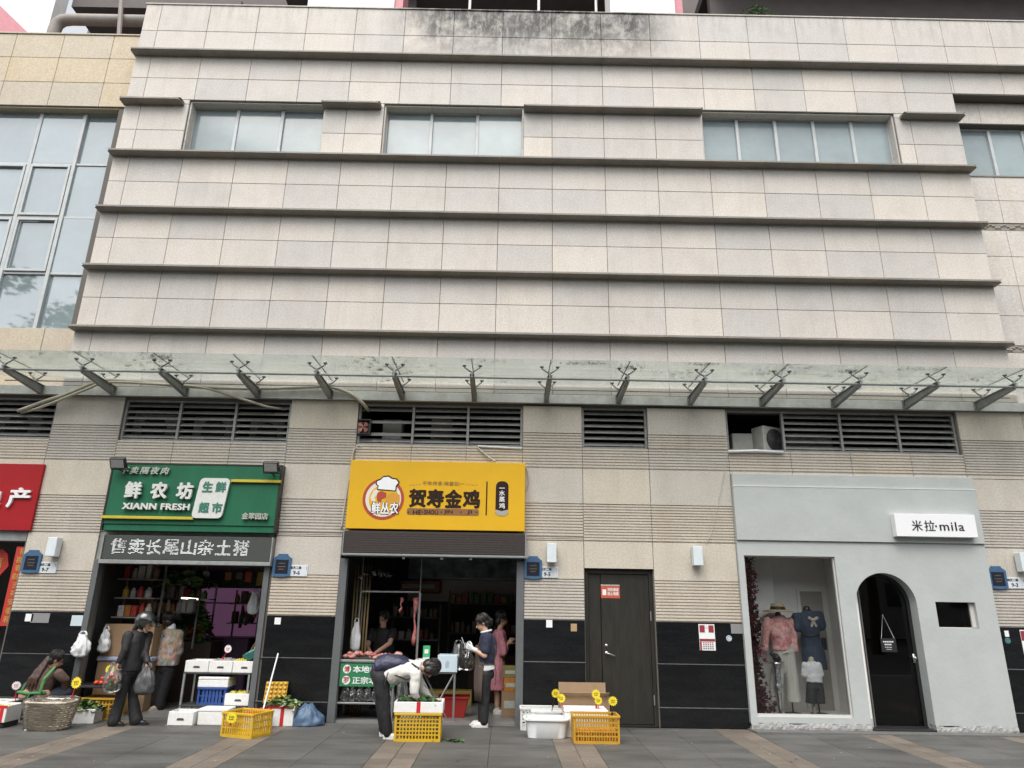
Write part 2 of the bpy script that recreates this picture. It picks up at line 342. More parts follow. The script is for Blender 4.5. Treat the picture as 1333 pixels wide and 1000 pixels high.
# tan strips run away from the facade; the grey slabs fill the bays between
strips = [(-7.35, -6.85), (-5.60, -5.10), (-3.58, -3.06), (-1.52, -0.99), (0.66, 1.18), (3.10, 3.62), (5.12, 5.60), (7.15, 7.65)]
ROW = 0.62
def rows(y0, y1, step):
    out = []; y = y1
    while y > y0+0.05: out.append((max(y-step, y0), y)); y -= step
    return out
for (a, b) in strips:
    w = (b-a)/2
    for k in (0, 1):
        for i, (y0, y1) in enumerate(rows(-3.3, 0.0, 0.30)):
            link('tan_paver', pmesh(PC, w-0.006, y1-y0-0.006, PAVER), pave, (a+w*(k+0.5), (y0+y1)/2, random.uniform(-0.001, 0.0015)))
edges = [-9.2] + [e for s in strips for e in s] + [9.6]
for i in range(0, len(edges), 2):
    a, b = edges[i], edges[i+1]; n = max(1, round((b-a)/0.75)); w = (b-a)/n
    for k in range(n):
        off = 0.31 if k % 2 else 0
        rr = rows(-3.3, 0.0-off, ROW) + ([(0-off, 0.0)] if off else [])
        for (y0, y1) in rr:
            link('paving_slab', pmesh(PC, w-0.005, y1-y0-0.004, SLAB), pave, (a+w*(k+0.5), (y0+y1)/2, random.uniform(-0.0006, 0.0006)))
far = MB()
for (x0, x1, y0, y1) in [(-16, -9.21, -9, 0), (9.61, 16, -9, 0), (-9.2, 9.6, -9, -3.31)]: far.box(x0, x1, y0, y1, -0.03, -0.001)
brk = mat('far_paving', (0.07, 0.07, 0.066), 0.65, var=0.2, vscale=20, dirt=0.5, dscale=1.5, dcol=(0.07, 0.07, 0.066))
far.build('far_paving', brk, pave)
kb = MB(); kb.box(-16, 16, -9.2, -9.0, -0.06, 0.005, 0.01); tag(kb.build('kerb', mat('kerb_stone', (0.3, 0.29, 0.28), 0.7, var=0.15)), None, kind='structure')
# grey mortar strip where the boutique front meets the paving
mm = MB(); mm.prism([(3.66, -0.32), (7.9, -0.30), (8.9, -0.27), (8.9, -0.02), (3.62, -0.02)], 0.0, 0.018, 'z')
mm.build('mortar_strip', mat('worn_mortar', (0.13, 0.13, 0.125), 0.85, var=0.2, vscale=15, dirt=0.4, dscale=4), pave)

# scraps of litter, spat gum and dried drips on the paving
lt = MB(); rg = random.Random(23)
for k in range(70):
    lt.mat(k % 2); x, y, s_ = rg.uniform(-7.5, 8.2), rg.uniform(-3.0, -0.1), rg.uniform(0.006, 0.018); lt.add([(x+s_*math.cos(a)*rg.uniform(0.6, 1.2), y+s_*math.sin(a), 0.0045) for a in [2*math.pi*i/7 for i in range(7)]], [tuple(range(7))])
tag(lt.build('paving_litter', [mat('pale_scrap', (0.42, 0.42, 0.40), 0.8), mat('dark_gum', (0.025, 0.024, 0.023), 0.7)]), 'tiny pale scraps and dark gum spots strewn over the paving', 'litter', kind='stuff')

# ================================================================== BUILDING
BLD = thing('shop_building', 'long granite clad shop building with stacked stone ledges over ground floor shops', 'building')
XL, XR = -7.575, 8.70
LV = {'left': (-12.0, -7.60), 'a': (-6.471, -3.665), 'b': (-2.528, 0.246), 'c': (1.233, 2.338), 'd': (3.665, 7.567)}
LZ0, LZ1 = 4.209, 4.918
_pm = {}
def panel(w, h, m, th=0.045, c=0.004):
    k = (round(w, 3), round(h, 3), m.name)
    if k not in _pm: b = MB(); b.box(-w/2, w/2, 0, th, -h/2, h/2, c); _pm[k] = b.mesh('stone_panel', m)
    return _pm[k]
def ribbed(w, h, m):
    k = ('rib', round(w, 3), round(h, 3), m.name)
    if k not in _pm:
        n = max(2, round(h/0.046)); p = h/n; pts = []
        for i in range(n):
            z = -h/2+i*p; pts += [(0.016, z), (0.016, z+p*0.28), (0.002, z+p*0.36), (0.002, z+p*0.93), (0.016, z+p)]
        pts += [(0.045, h/2), (0.045, -h/2)]
        b = MB(); b.prism(pts, -w/2, w/2, 'x'); _pm[k] = b.mesh('ribbed_panel', m)
    return _pm[k]
def subtract(r, o):
    x0, x1, z0, z1 = r; a, b, c, d = o
    if b <= x0 or a >= x1 or d <= z0 or c >= z1: return [r]
    out = []
    if c > z0: out.append((x0, x1, z0, c))
    if d < z1: out.append((x0, x1, d, z1))
    zz0, zz1 = max(z0, c), min(z1, d)
    if a > x0: out.append((x0, a, zz0, zz1))
    if b < x1: out.append((b, x1, zz0, zz1))
    return out
def lay(parent, xs, zs, ops, y, m, name='stone_panel', gap=0.0075, rib=False, jitter=0.0015):
    for zi in range(len(zs)-1):
        for xi in range(len(xs)-1):
            rs = [(xs[xi], xs[xi+1], zs[zi], zs[zi+1])]
            for o in ops: rs = [q for r in rs for q in subtract(r, o)]
            for (x0, x1, z0, z1) in rs:
                w, h = x1-x0-gap, z1-z0-gap
                if w < 0.03 or h < 0.03: continue
                mm_ = m(x0, z0) if callable(m) else m
                link(name, ribbed(w, h, mm_) if rib else panel(w, h, mm_), parent, ((x0+x1)/2, y+random.uniform(0, jitter), (z0+z1)/2))
def wallmesh(x0, x1, z0, z1, ops, y0, y1):
    xs = sorted({x0, x1, *[o[0] for o in ops], *[o[1] for o in ops]}); zs = sorted({z0, z1, *[o[2] for o in ops], *[o[3] for o in ops]})
    xs = [x for x in xs if x0 <= x <= x1]; zs = [z for z in zs if z0 <= z <= z1]
    b = MB()
    for i in range(len(xs)-1):
        run = None
        for j in range(len(zs)-1):
            cx, cz = (xs[i]+xs[i+1])/2, (zs[j]+zs[j+1])/2
            solid = not any(o[0] < cx < o[1] and o[2] < cz < o[3] for o in ops)
            if solid: run = [run[0], zs[j+1]] if run else [zs[j], zs[j+1]]
            if (not solid or j == len(zs)-2) and run: b.box(xs[i], xs[i+1], y0, y1, run[0], run[1]); run = None
    return b
# ---- upper block
WIN = [(-6.33, -3.68), (-2.53, 0.195), (3.66, 7.45)]
WZ0, WZ1 = 9.79, 11.01
up_ops = [(a, b, WZ0, WZ1) for a, b in WIN]
upper = wallmesh(XL+0.01, XR-0.01, 5.13, 13.34, up_ops, 0.03, 0.42).build('upper_wall', JOINT, BLD)
xj = [XL] + [-0.255+n for n in range(-7, 9)] + [XR]
zj = [5.13, 5.565, 6.160, 6.771, 7.345, 7.962, 8.535, 9.15, 9.745, 10.30, 10.905, 11.514, 12.085]
lay(upper, xj, zj, up_ops, 0.0, S_UP)
lay(upper, xj[:-1] + [8.745, 9.745, 10.745, 12.0], [12.085, 12.68, 13.34], [], 0.0, S_PAR)
lay(upper, [XR, 8.745, 9.745, 10.745, 12.0], [11.514, 12.085], [], 0.0, S_UP)
MB().box(XR-0.02, 12.0, 0.03, 0.42, 11.52, 13.34).build('top_band', JOINT, upper)
cp = MB(); cp.box(XL-0.02, 12.0, -0.02, 0.5, 13.342, 13.375, 0.006); cp.build('coping', S_PAR, upper)
SOF = S_UP
# recess returns (jambs, heads) of the strip windows
for a, b in WIN:
    for (x0, x1) in ((a, a+0.03), (b-0.03, b)):
        j = MB(); j.box(x0, x1, 0.05, 0.30, WZ0+0.3, WZ1, 0.003); j.build('jamb_stone', S_UP, upper)
        j = MB(); j.box(x0, x1, 0.05, 0.30, WZ0-0.03, WZ0+0.295, 0.003); j.build('jamb_stone', S_UP, upper)
    n = round(b-a); w = (b-a)/n
    for k in range(n):
        j = MB(); j.box(a+k*w+0.003, a+(k+1)*w-0.003, 0.048, 0.30, WZ1-0.03, WZ1-0.001, 0.003); j.build('head_stone', S_UP, upper)
# ---- ledges, cut into stones
prof = [(0.035, 0.0), (-0.16, 0.0), (-0.185, 0.012), (-0.185, 0.044), (-0.17, 0.055), (0.035, 0.08)]
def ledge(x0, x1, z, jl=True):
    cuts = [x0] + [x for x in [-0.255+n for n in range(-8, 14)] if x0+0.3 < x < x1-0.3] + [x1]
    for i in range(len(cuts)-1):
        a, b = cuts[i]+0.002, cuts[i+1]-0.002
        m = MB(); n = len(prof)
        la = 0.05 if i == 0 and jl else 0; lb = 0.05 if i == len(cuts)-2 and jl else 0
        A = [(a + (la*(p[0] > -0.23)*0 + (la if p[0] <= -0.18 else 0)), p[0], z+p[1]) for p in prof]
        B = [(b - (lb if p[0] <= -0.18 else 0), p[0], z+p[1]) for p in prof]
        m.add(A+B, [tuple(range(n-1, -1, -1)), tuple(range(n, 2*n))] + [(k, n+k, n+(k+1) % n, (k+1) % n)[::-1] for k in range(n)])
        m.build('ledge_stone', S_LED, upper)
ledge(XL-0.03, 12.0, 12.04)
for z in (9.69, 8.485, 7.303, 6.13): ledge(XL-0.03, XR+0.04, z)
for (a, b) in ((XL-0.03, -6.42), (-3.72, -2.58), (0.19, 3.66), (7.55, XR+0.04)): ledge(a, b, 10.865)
# ---- windows
def window(a, b, z0, z1, n, y, name='window', glass=FROST, lab=None):
    f = MB(); t = 0.045
    f.box(a, b, y, y+0.07, z0, z0+t, 0.004); f.box(a, b, y, y+0.07, z1-t, z1, 0.004); f.box(a, a+t, y+0.001, y+0.069, z0+t, z1-t); f.box(b-t, b, y+0.001, y+0.069, z0+t, z1-t)
    w = (b-a)/n
    win = f.build(name, ALU_W, BLD)
    for k in range(1, n): MB().box(a+k*w-0.03, a+k*w+0.03, y-0.012, y+0.06, z0+t, z1-t, 0.004).build('mullion', ALU_W, win)
    for k in range(n):
        p = MB(); x0, x1 = a+k*w+(0.02 if k else t), a+(k+1)*w-(0.02 if k < n-1 else t)
        p.box(x0, x1, 0, 0.012, z0+t, z1-t); o = p.build('pane', glass, win, loc=(0, y+0.028+random.uniform(0, 0.004), 0), rot=(random.uniform(-0.002, 0.002), 0, random.uniform(-0.002, 0.002)))
    return win
window(-6.33, -3.68, 9.80, WZ1, 3, 0.22); window(-2.53, 0.195, 9.80, WZ1, 3, 0.22); window(3.66, 7.45, 9.80, WZ1, 5, 0.22)
for a, b in WIN: MB().box(a, b, 0.0, 0.30, 9.765, 9.799, 0.004).build('window_sill', S_LED, BLD)
# ---- left wing: tall curtain window under a yellowish stone band
LY = 0.25
lw_ops = [(-12.5, -7.85, 6.27, 11.01)]
lw = wallmesh(-12.5, XL-0.02, 5.13, 12.76, lw_ops, LY+0.03, LY+0.45).build('left_wing_wall', JOINT, BLD)
lay(lw, [-12.5, -11.26, -10.26, -9.28, -8.26, XL-0.01], [11.01, 11.58, 12.18, 12.76], lw_ops, LY, S_YEL)
lay(lw, [-12.5, -11.2, -10.2, -9.2, -8.27, XL-0.01], [5.13, 5.7, 6.27], lw_ops, LY, S_YEL)
MB().box(-12.5, XL-0.012, LY-0.02, LY+0.5, 12.763, 12.80, 0.006).build('coping', S_YEL, lw)
for x0, x1 in ((-12.5, -10.3), (-10.296, -8.95), (-8.946, -7.6)): MB().box(x0, x1, LY+0.04, LY+0.32, 10.98, 11.008, 0.003).build('head_stone', S_YEL, lw)
cols = [-12.4, -11.3, -10.4, -9.47, -8.60, -7.62]; rws = [6.29, 7.44, 8.62, 9.80, 11.0]
yw = LY+0.20
f = MB()
for x in cols[1:-1]: f.box(x-0.035, x+0.035, yw-0.02, yw+0.07, 6.29, 11.0, 0.004)
for z in (6.31, 10.98): f.box(cols[0], cols[-1], yw, yw+0.06, z-0.025, z+0.025)
cw = f.build('curtain_window', ALU_W, BLD)
for i in range(len(cols)-1):
    for k in range(1, 4): MB().box(cols[i]+0.035, cols[i+1]-0.035, yw+0.002, yw+0.055, rws[k]-0.022, rws[k]+0.022, 0.003).build('transom', ALU_W, cw)
    for k in range(4):
        x0, x1, z0, z1 = cols[i]+0.036, cols[i+1]-0.036, rws[k]+0.023, rws[k+1]-0.023
        cas = i in (2, 3) and k in (1, 2)
        if cas:
            c = MB(); t = 0.055
            c.box(x0+0.01, x1-0.01, yw-0.03, yw+0.03, z0+0.01, z0+t); c.box(x0+0.01, x1-0.01, yw-0.03, yw+0.03, z1-t, z1-0.01); c.box(x0+0.01, x0+t, yw-0.029, yw+0.03, z0+t, z1-t); c.box(x1-t, x1-0.01, yw-0.029, yw+0.03, z0+t, z1-t)
            tilt = -0.05 if (i == 2 and k == 1) else 0
            c.build('casement', ALU_W, cw); x0 += t; x1 -= t; z0 += t; z1 -= t
        MB().box(x0, x1, 0, 0.012, z0, z1).build('pane', FROST2, cw, loc=(0, yw+0.025, 0), rot=(random.uniform(-0.0015, 0.0015), 0, random.uniform(-0.002, 0.002)))
# ---- right wing
RY = 0.25
rw_ops = [(8.86, 12.5, 9.80, 11.01)]
rw = wallmesh(XR-0.005, 12.5, 5.13, 11.53, rw_ops, RY+0.03, RY+0.45).build('right_wing_wall', JOINT, BLD)
lay(rw, [XR+0.002, 9.35, 10.35, 11.35, 12.4], [5.13, 5.6, 6.13, 6.27, 6.85, 7.45, 8.05, 8.60, 8.76, 9.25, 9.80, 10.4, 11.01, 11.515], rw_ops+[(XR, 12.5, 8.60, 8.76), (XR, 12.5, 6.13, 6.27)], RY, S_UP)
for z in (8.61, 6.14):                       # carved wave frieze strips
    fr = MB()
    for k in range(60):
        x = XR+0.05+k*0.055
        fr.ball((x, RY+0.012, z+0.07+0.035*math.sin(k*1.3)), (0.035, 0.022, 0.022), 7, 4)
    fr.box(XR+0.004, 12.4, RY+0.012, RY+0.04, z, z+0.14)
    fr.build('carved_frieze', S_LED, rw)
window(8.88, 12.3, 9.81, 11.01, 5, RY+0.16)
MB().box(XR+0.004, 12.4, RY-0.015, RY+0.3, 9.77, 9.805, 0.003).build('window_sill', S_LED, rw)
# ---- lower wall
G0, G1 = (-6.47, -3.70), (-2.61, 0.293)                    # green and yellow shop openings
DR = (1.244, 2.324)
BQ = (3.675, 7.615)                                         # boutique front
lo_ops = [(a, b, LZ0, LZ1) for a, b in LV.values()] + [(G0[0], G0[1], 0, 2.72), (G1[0], G1[1], 0, 2.75), (DR[0], DR[1], 0, 2.27), (-12.5, -7.63, 0, 2.72), (BQ[0], BQ[1], 0, 3.80)]
lower = wallmesh(-12.5, 12.0, 0.0, 5.13, lo_ops, 0.03, 0.34).build('lower_wall', JOINT, BLD)
PX = [-12.5, -7.60, -6.471, -5.54, -4.60, -3.665, -2.528, -1.6, -0.69, 0.246, 1.236, 2.336, 3.665, 4.70, 5.70, 6.70, 7.59, 8.70, 9.9, 12.0]
nb = [(a, b, LZ0-0.001, 5.2) for a, b in LV.values()]
lay(lower, PX, [4.451, 4.955], lo_ops, 0.0, S_LO); lay(lower, PX, [3.281, 3.860], lo_ops, 0.0, S_LO); lay(lower, PX, [2.100, 2.690], lo_ops, 0.0, S_LO)
for z0, z1 in ((3.860, 4.451), (2.690, 3.281), (1.488, 2.100)): lay(lower, PX, [z0, z1], lo_ops, 0.0, S_RIB, 'ribbed_panel', 0.008, True)
GROUT = mat('pale_grout', (0.13, 0.13, 0.125), 0.8, var=0.2)
for (a, b) in ((-7.60, -6.471), (-3.695, -2.61), (0.295, 1.243), (2.326, 3.66), (7.62, 8.70)):
    for z in (0.28, 0.888): MB().box(a, b, 0.004, 0.03, z-0.006, z+0.006).build('grout_line', GROUT, lower)
lay(lower, [-12.5, -7.60, -6.471, -3.665, -2.57, 0.246, 1.236, 2.336, 3.665, 7.59, 8.70, 12.0], [0.0, 0.28, 0.888, 1.488], lo_ops, 0.001, BLACKG, 'granite_panel', 0.007)
lay(lower, [-12.5, -10.3, -9.3, -8.3] + [x for x in xj if x > -8][1:-1] + [9.745, 12.0], [4.955, 5.13], [], 0.0, S_LO)   # strip behind the canopy beam
# ---- louvre banks with dark plant recess behind
for key, (a, b) in LV.items():
    rc = MB(); y1 = 1.35
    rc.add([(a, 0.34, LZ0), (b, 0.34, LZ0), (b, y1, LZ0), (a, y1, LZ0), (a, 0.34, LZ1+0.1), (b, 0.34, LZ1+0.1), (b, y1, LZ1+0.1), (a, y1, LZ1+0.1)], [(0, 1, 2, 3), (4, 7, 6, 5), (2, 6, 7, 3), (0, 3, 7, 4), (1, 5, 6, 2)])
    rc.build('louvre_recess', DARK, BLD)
    n = {'left': 4, 'a': 3, 'b': 3, 'c': 1, 'd': 4}[key]; w = (b-a)/n; t = 0.035
    fr = MB(); fr.box(a+0.002, b-0.002, 0.06, 0.12, LZ0, LZ0+t); fr.box(a+0.002, b-0.002, 0.06, 0.12, LZ1-t, LZ1)
    for k in range(n+1):
        x = min(max(a+k*w, a+0.022), b-0.022); fr.box(x-0.02, x+0.02, 0.055, 0.125, LZ0+t, LZ1-t)
    lb = fr.build('louvre_bank', LOUV, BLD)
    for k in range(n):
        if key == 'd' and k == 0: continue
        ns = 6
        for s in range(ns):
            if key == 'b' and k == 0 and s in (2, 4): continue
            z = LZ0+t+(LZ1-LZ0-2*t)*(s+0.5)/ns
            wdt = w-0.05; m = MB(); m.box(-wdt/2, wdt/2, -0.055, 0.055, -0.004, 0.004, 0.0015)
            m.build('slat', LOUV, lb, loc=(a+(k+0.5)*w, 0.10, z), rot=(R(40)+random.uniform(-0.03, 0.03), 0, random.uniform(-0.004, 0.004)))
# ---- metal service door
fr = MB(); fr.box(DR[0]+0.002, DR[0]+0.06, 0.08, 0.22, 0.0, 2.265, 0.004); fr.box(DR[1]-0.06, DR[1]-0.002, 0.08, 0.22, 0.0, 2.265, 0.004); fr.box(DR[0]+0.06, DR[1]-0.06, 0.081, 0.22, 2.20, 2.264)
fr.box(DR[0]+0.06, DR[1]-0.06, 0.082, 0.22, 0.0, 0.025)
sd = fr.build('service_door', DOORM, BLD)
MB().box(DR[0]+0.062, DR[0]+0.255, 0.115, 0.16, 0.03, 2.198, 0.004).build('fixed_leaf', DOORM, sd)
MB().box(DR[0]+0.262, DR[1]-0.062, 0.105, 0.155, 0.03, 2.198, 0.004).build('door_leaf', DOORM, sd)
h = MB(); hx = DR[0]+0.33; h.lathe([(0.001, -0.012), (0.028, -0.012), (0.028, 0.0), (0.001, 0.0)], 12, Matrix.Translation((hx, 0.098, 1.02)) @ Matrix.Rotation(R(90), 4, 'X'))
h.tube([(hx, 0.10, 1.02), (hx, 0.05, 1.02), (hx+0.02, 0.045, 1.017), (hx+0.125, 0.045, 0.985)], 0.009, 8); h.build('handle', mat('brushed_steel', (0.55, 0.55, 0.55), 0.3, 0.9), sd, smooth=True)
h = MB(); h.lathe([(0.001, -0.012), (0.024, -0.012), (0.024, 0.0), (0.001, 0.0)], 12, Matrix.Translation((hx, 0.098, 1.13)) @ Matrix.Rotation(R(90), 4, 'X')); h.build('lock', MATS['brushed_steel'], sd, smooth=True)
for z in (1.5, 0.3): MB().tube([(DR[1]-0.05, 0.075, z), (DR[1]-0.05, 0.075, z+0.14)], 0.011, 8).build('hinge', ALU, sd)
MB().box(DR[0], DR[1], 0.22, 0.34, 0, 2.27).build('door_backing', DARK, BLD)
MB().box(DR[0]-0.0, DR[1]+0.0, 0.03, 0.335, 2.272, 2.30).build('door_head', S_LO, BLD)

# ================================================================== upper tower set back on the podium roof (only its foot shows)
TW = thing('apartment_tower', 'white and pink apartment tower foot set back above the stone parapet', 'building')
TWH = mat('white_render', (0.78, 0.78, 0.76), 0.7, var=0.06, vscale=3, dirt=0.3, dscale=2, dcol=(0.5, 0.48, 0.45))
TPK = mat('pink_tile', (0.50, 0.20, 0.23), 0.6, var=0.1, vscale=10)
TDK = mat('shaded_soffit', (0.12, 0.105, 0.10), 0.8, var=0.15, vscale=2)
ROOFM = mat('roof_screed', (0.16, 0.155, 0.15), 0.9, var=0.15)
MB().box(-14, 14, 0.5, 12, 12.3, 12.5).build('podium_roof', ROOFM, BLD)
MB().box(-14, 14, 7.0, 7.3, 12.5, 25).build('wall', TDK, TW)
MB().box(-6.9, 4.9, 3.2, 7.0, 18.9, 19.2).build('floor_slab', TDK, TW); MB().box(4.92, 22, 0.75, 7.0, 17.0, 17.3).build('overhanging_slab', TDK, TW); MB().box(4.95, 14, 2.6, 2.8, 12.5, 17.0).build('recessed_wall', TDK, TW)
for (a, b) in ((-5.05, -2.95), (2.30, 3.88)):
    MB().box(a, b, 2.0, 2.8, 12.5, 18.9, 0.01).build('column', TWH, TW)
    MB().box(b+0.003, b+0.2, 2.05, 2.7, 12.5, 18.9).build('column_trim', TPK, TW)
for x in (-2.9, -1.2, 0.6, 2.1): MB().tube([(x, 3.0, 12.5), (x, 3.0, 18.9)], 0.035, 8).build('drain_pipe', TWH, TW)
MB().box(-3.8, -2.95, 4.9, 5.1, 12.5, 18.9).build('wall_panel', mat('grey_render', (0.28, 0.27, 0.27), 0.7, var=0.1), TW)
# left end: white wall with a slanting pink stripe, dark garage-like void and a lagged pipe
lw0 = MB(); lw0.box(-16.5, -11.3, 2.2, 2.6, 12.4, 19); lw0.build('end_wall', TWH, TW)
MB().add([(-14.5, 2.185, 16.9), (-14.5, 2.185, 12.6), (-11.31, 2.185, 12.6), (-11.31, 2.185, 14.35), (-11.75, 2.185, 14.67), (-12.61, 2.185, 15.47)], [(5, 4, 3, 2, 1, 0)]).build('pink_stripe', TPK, TW)
MB().tube([(-10.35, 1.25, 12.5), (-10.35, 1.25, 13.85), (-10.32, 1.25, 14.02), (-10.22, 1.25, 14.12), (-10.05, 1.25, 14.15), (-7.2, 1.25, 14.15)], 0.13, 14).build('lagged_pipe', mat('lagging', (0.25, 0.22, 0.2), 0.6, var=0.12), TW, smooth=True)
MB().box(-10.8, -6.9, 1.9, 2.1, 12.5, 14.2).build('low_wall', mat('maroon_wall', (0.20, 0.11, 0.11), 0.8, var=0.1), TW)
MB().tube([(-8.60, 1.05, 12.5), (-9.0, 1.05, 15.5)], 0.05, 8).build('thin_pipe', mat('lagging', (0, 0, 0)), TW)
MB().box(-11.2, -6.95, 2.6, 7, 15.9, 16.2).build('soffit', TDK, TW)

# ================================================================== glass canopy
CN = thing('glass_canopy', 'dirty glass canopy on steel brackets running above all the shops', 'canopy')
GZ = 5.28
XB = [0.635+1.215*(i-7) for i in range(-1, 15)]
bm_ = MB(); bm_.box(-12.5, 12.0, -0.055, -0.002, 4.955, 5.11, 0.004); bm_.build('wall_beam', STEEL_L, CN)
for i in range(len(XB)-1):
    MB().box(XB[i]+0.006, XB[i+1]-0.006, -1.30, -0.03, GZ, GZ+0.012).build('glass_pane', CANOPY_G, CN)
    MB().box(XB[i]-0.006, XB[i]+0.006, -1.30, -0.03, GZ+0.001, GZ+0.011).build('glass_joint', mat('silicone', (0.12, 0.13, 0.12), 0.5), CN)
MB().tube([(-8.4, -0.98, 5.085), (8.4, -0.98, 5.085)], 0.019, 8).build('front_rod', STEEL, CN)
MB().tube([(-8.4, -0.22, 5.14), (8.4, -0.22, 5.14)], 0.012, 8).build('rear_rod', STEEL, CN)
br = MB(); t = 0.012
side = [(-0.055, 4.955), (-0.055, 5.105), (-1.00, 5.13), (-1.04, 5.12), (-1.04, 5.07), (-0.98, 5.055)]
br.prism(side, -t, t, 'x')
br.box(-0.045, 0.045, -0.072, -0.054, 4.957, 5.108)
fl = [(-0.06, 4.955), (-0.98, 5.052), (-0.98, 5.062), (-0.06, 4.967)]; br.prism(fl, -0.035, 0.035, 'x')
fu = [(-0.06, 5.098), (-1.03, 5.124), (-1.03, 5.134), (-0.06, 5.110)]; br.prism(fu, -0.035, 0.035, 'x')
brm = br.mesh('bracket', STEEL)
def spider(y, zb):
    s = MB(); s.tube([(0, y, zb-0.03), (0, y, zb+0.05)], 0.021, 8)
    for sx in (-1, 1):
        s.tube([(0, y, zb+0.03), (sx*0.05, y, zb+0.06), (sx*0.115, y, GZ-0.045), (sx*0.125, y, GZ-0.03)], [0.014, 0.012, 0.010, 0.010], 7)
        s.lathe([(0.001, 0), (0.026, 0), (0.032, 0.012), (0.032, 0.022), (0.001, 0.022)], 10, Matrix.Translation((sx*0.125, y, GZ-0.0235)))
    return s.mesh('spider_fitting', STEEL, True)
sp1, sp2 = spider(-1.00, 5.13), spider(-0.24, 5.12)
for x in XB:
    b = link('bracket', brm, CN, (x, 0, 0)); link('spider_fitting', sp1, b); link('spider_fitting', sp2, b)

# ================================================================== services on the wall
COND = mat('beige_conduit', (0.50, 0.47, 0.38), 0.6, var=0.12, vscale=20)
def cable(pts, r, label, m=COND, cat='cable', name='conduit', n=8):
    P = [Vector(p) for p in pts]; out = []
    for i in range(len(P)-1):                           # Catmull-Rom smoothing
        a, b, c, d = P[max(i-1, 0)], P[i], P[i+1], P[min(i+2, len(P)-1)]
        for k in range(6):
            u = k/6; out.append(0.5*((2*b)+(c-a)*u+(2*a-5*b+4*c-d)*u*u+(3*b-a-3*c+d)*u**3))
    out.append(P[-1]); o = MB().tube(out, r, n).build(name, m, smooth=True); tag(o, label, cat); return o
def W(px, py, Y): p = at(px, py, Y); return (p.x, p.y, p.z)
cable([W(24, 535, 0.1), W(35, 531, -0.08), W(60, 522, -0.12), W(90, 512, -0.15), W(118, 500, -0.2), W(140, 495, -0.25), W(180, 497, -0.25), W(230, 502, -0.2), W(280, 505, -0.16), W(340, 506, -0.12), W(400, 504, -0.12), W(430, 504, -0.12), W(455, 512, -0.1), W(470, 523, -0.08), W(477, 531, 0.02), W(480, 535, 0.2)], 0.03, 'thick beige conduit sagging under the canopy from the green shop to the yellow shop')
cable([W(28, 537, 0.1), W(45, 533, -0.1), W(75, 522, -0.14), W(110, 508, -0.2), W(140, 498, -0.3), W(200, 500, -0.28), W(260, 504, -0.2), W(300, 515, -0.1), W(330, 524, -0.08), W(350, 530, 0.0), W(372, 533, 0.15)], 0.022, 'thinner beige hose dropping into the louvre above the green sign')
WIRE = mat('white_wire', (0.45, 0.43, 0.38), 0.5)
cable([W(461, 584, -0.02), W(459, 592, -0.035), W(455, 620, -0.035), W(449, 655, -0.035), W(444, 688, -0.03)], 0.012, 'pale pipe running down beside the yellow shop sign', WIRE, 'pipe', 'wall_pipe')
cable([W(472, 584, 0.02), W(466, 580, -0.03), W(460, 588, -0.04), W(457, 600, -0.04)], 0.008, 'short pale wire looping over the top corner of the yellow sign', WIRE, 'wire', 'wire')
cable([W(684, 606, -0.03), W(687, 615, -0.03), W(688, 625, -0.03), W(686, 634, -0.03), W(684, 640, -0.02)], 0.008, 'pale wire bulging from the edge of the yellow sign', WIRE, 'wire', 'wire')
cable([W(947, 590, -0.01), W(944, 610, -0.012), W(936, 650, -0.012), W(927, 690, -0.012), W(919, 708, -0.02)], 0.005, 'thin wire slanting down to the lamp box beside the boutique', WIRE, 'wire', 'wire')
cable([W(622, 583, -0.01), W(632, 592, -0.03), W(645, 601, -0.06)], 0.014, 'pale strut from the louvre to the top of the yellow sign', WIRE, 'strut', 'strut')
tag(MB().tube([W(622, 581, -0.01), W(679, 584, -0.01)], 0.018, 8).build('tube_lamp', WHITEP, smooth=True), 'unlit tube lamp lying on the louvre sill over the yellow sign', 'lamp')
dp = MB(); dp.tube([W(948, 588, -0.03), W(985, 587, -0.05), W(1020, 589, -0.03)], 0.025, 8); tag(dp.build('drip_pipe', WHITEP, smooth=True), 'pale grey drip pipe under the open louvre bay above the boutique', 'pipe')

# air conditioners seen between the slats
ACM = mat('aircon_casing', (0.42, 0.41, 0.38), 0.5, var=0.1, dirt=0.4, dscale=5)
def aircon(x, y, w, h, label, rz=0, z=LZ0+0.006, fan=True):
    t = thing('air_conditioner', label, 'air conditioner', (x, y, z), rz)
    MB().box(-w/2, w/2, -0.14, 0.14, 0.02, h, 0.015).build('casing', ACM, t)
    if fan:
        g = MB()
        for k in range(6): 
            r = 0.035+k*0.03*h/0.5
            pts = [(w*0.08*0 + r*math.cos(a*math.pi/12), -0.155, h/2+r*math.sin(a*math.pi/12)) for a in range(25)]; g.tube(pts, 0.004, 5, cap=False)
        g.build('fan_grille', mat('grille_wire', (0.12, 0.12, 0.12), 0.5), t)
        MB().lathe([(0.001, 0), (0.21*h/0.5, 0), (0.21*h/0.5, 0.004), (0.001, 0.004)], 24, Matrix.Translation((0, -0.1415, h/2)) @ Matrix.Rotation(R(90), 4, 'X')).build('fan_opening', BLACK, t)
    for sx in (-w*0.35, w*0.35): MB().box(sx-0.03, sx+0.03, -0.12, 0.12, 0, 0.022).build('foot', BLACK, t)
aircon(-6.05, 0.42, 0.75, 0.52, 'air conditioner behind the first louvre bay over the green sign'); aircon(-5.05, 0.45, 0.7, 0.5, 'air conditioner behind the middle louvre bay over the green sign'); aircon(-4.15, 0.5, 0.6, 0.45, 'air conditioner behind the last louvre bay over the green sign')
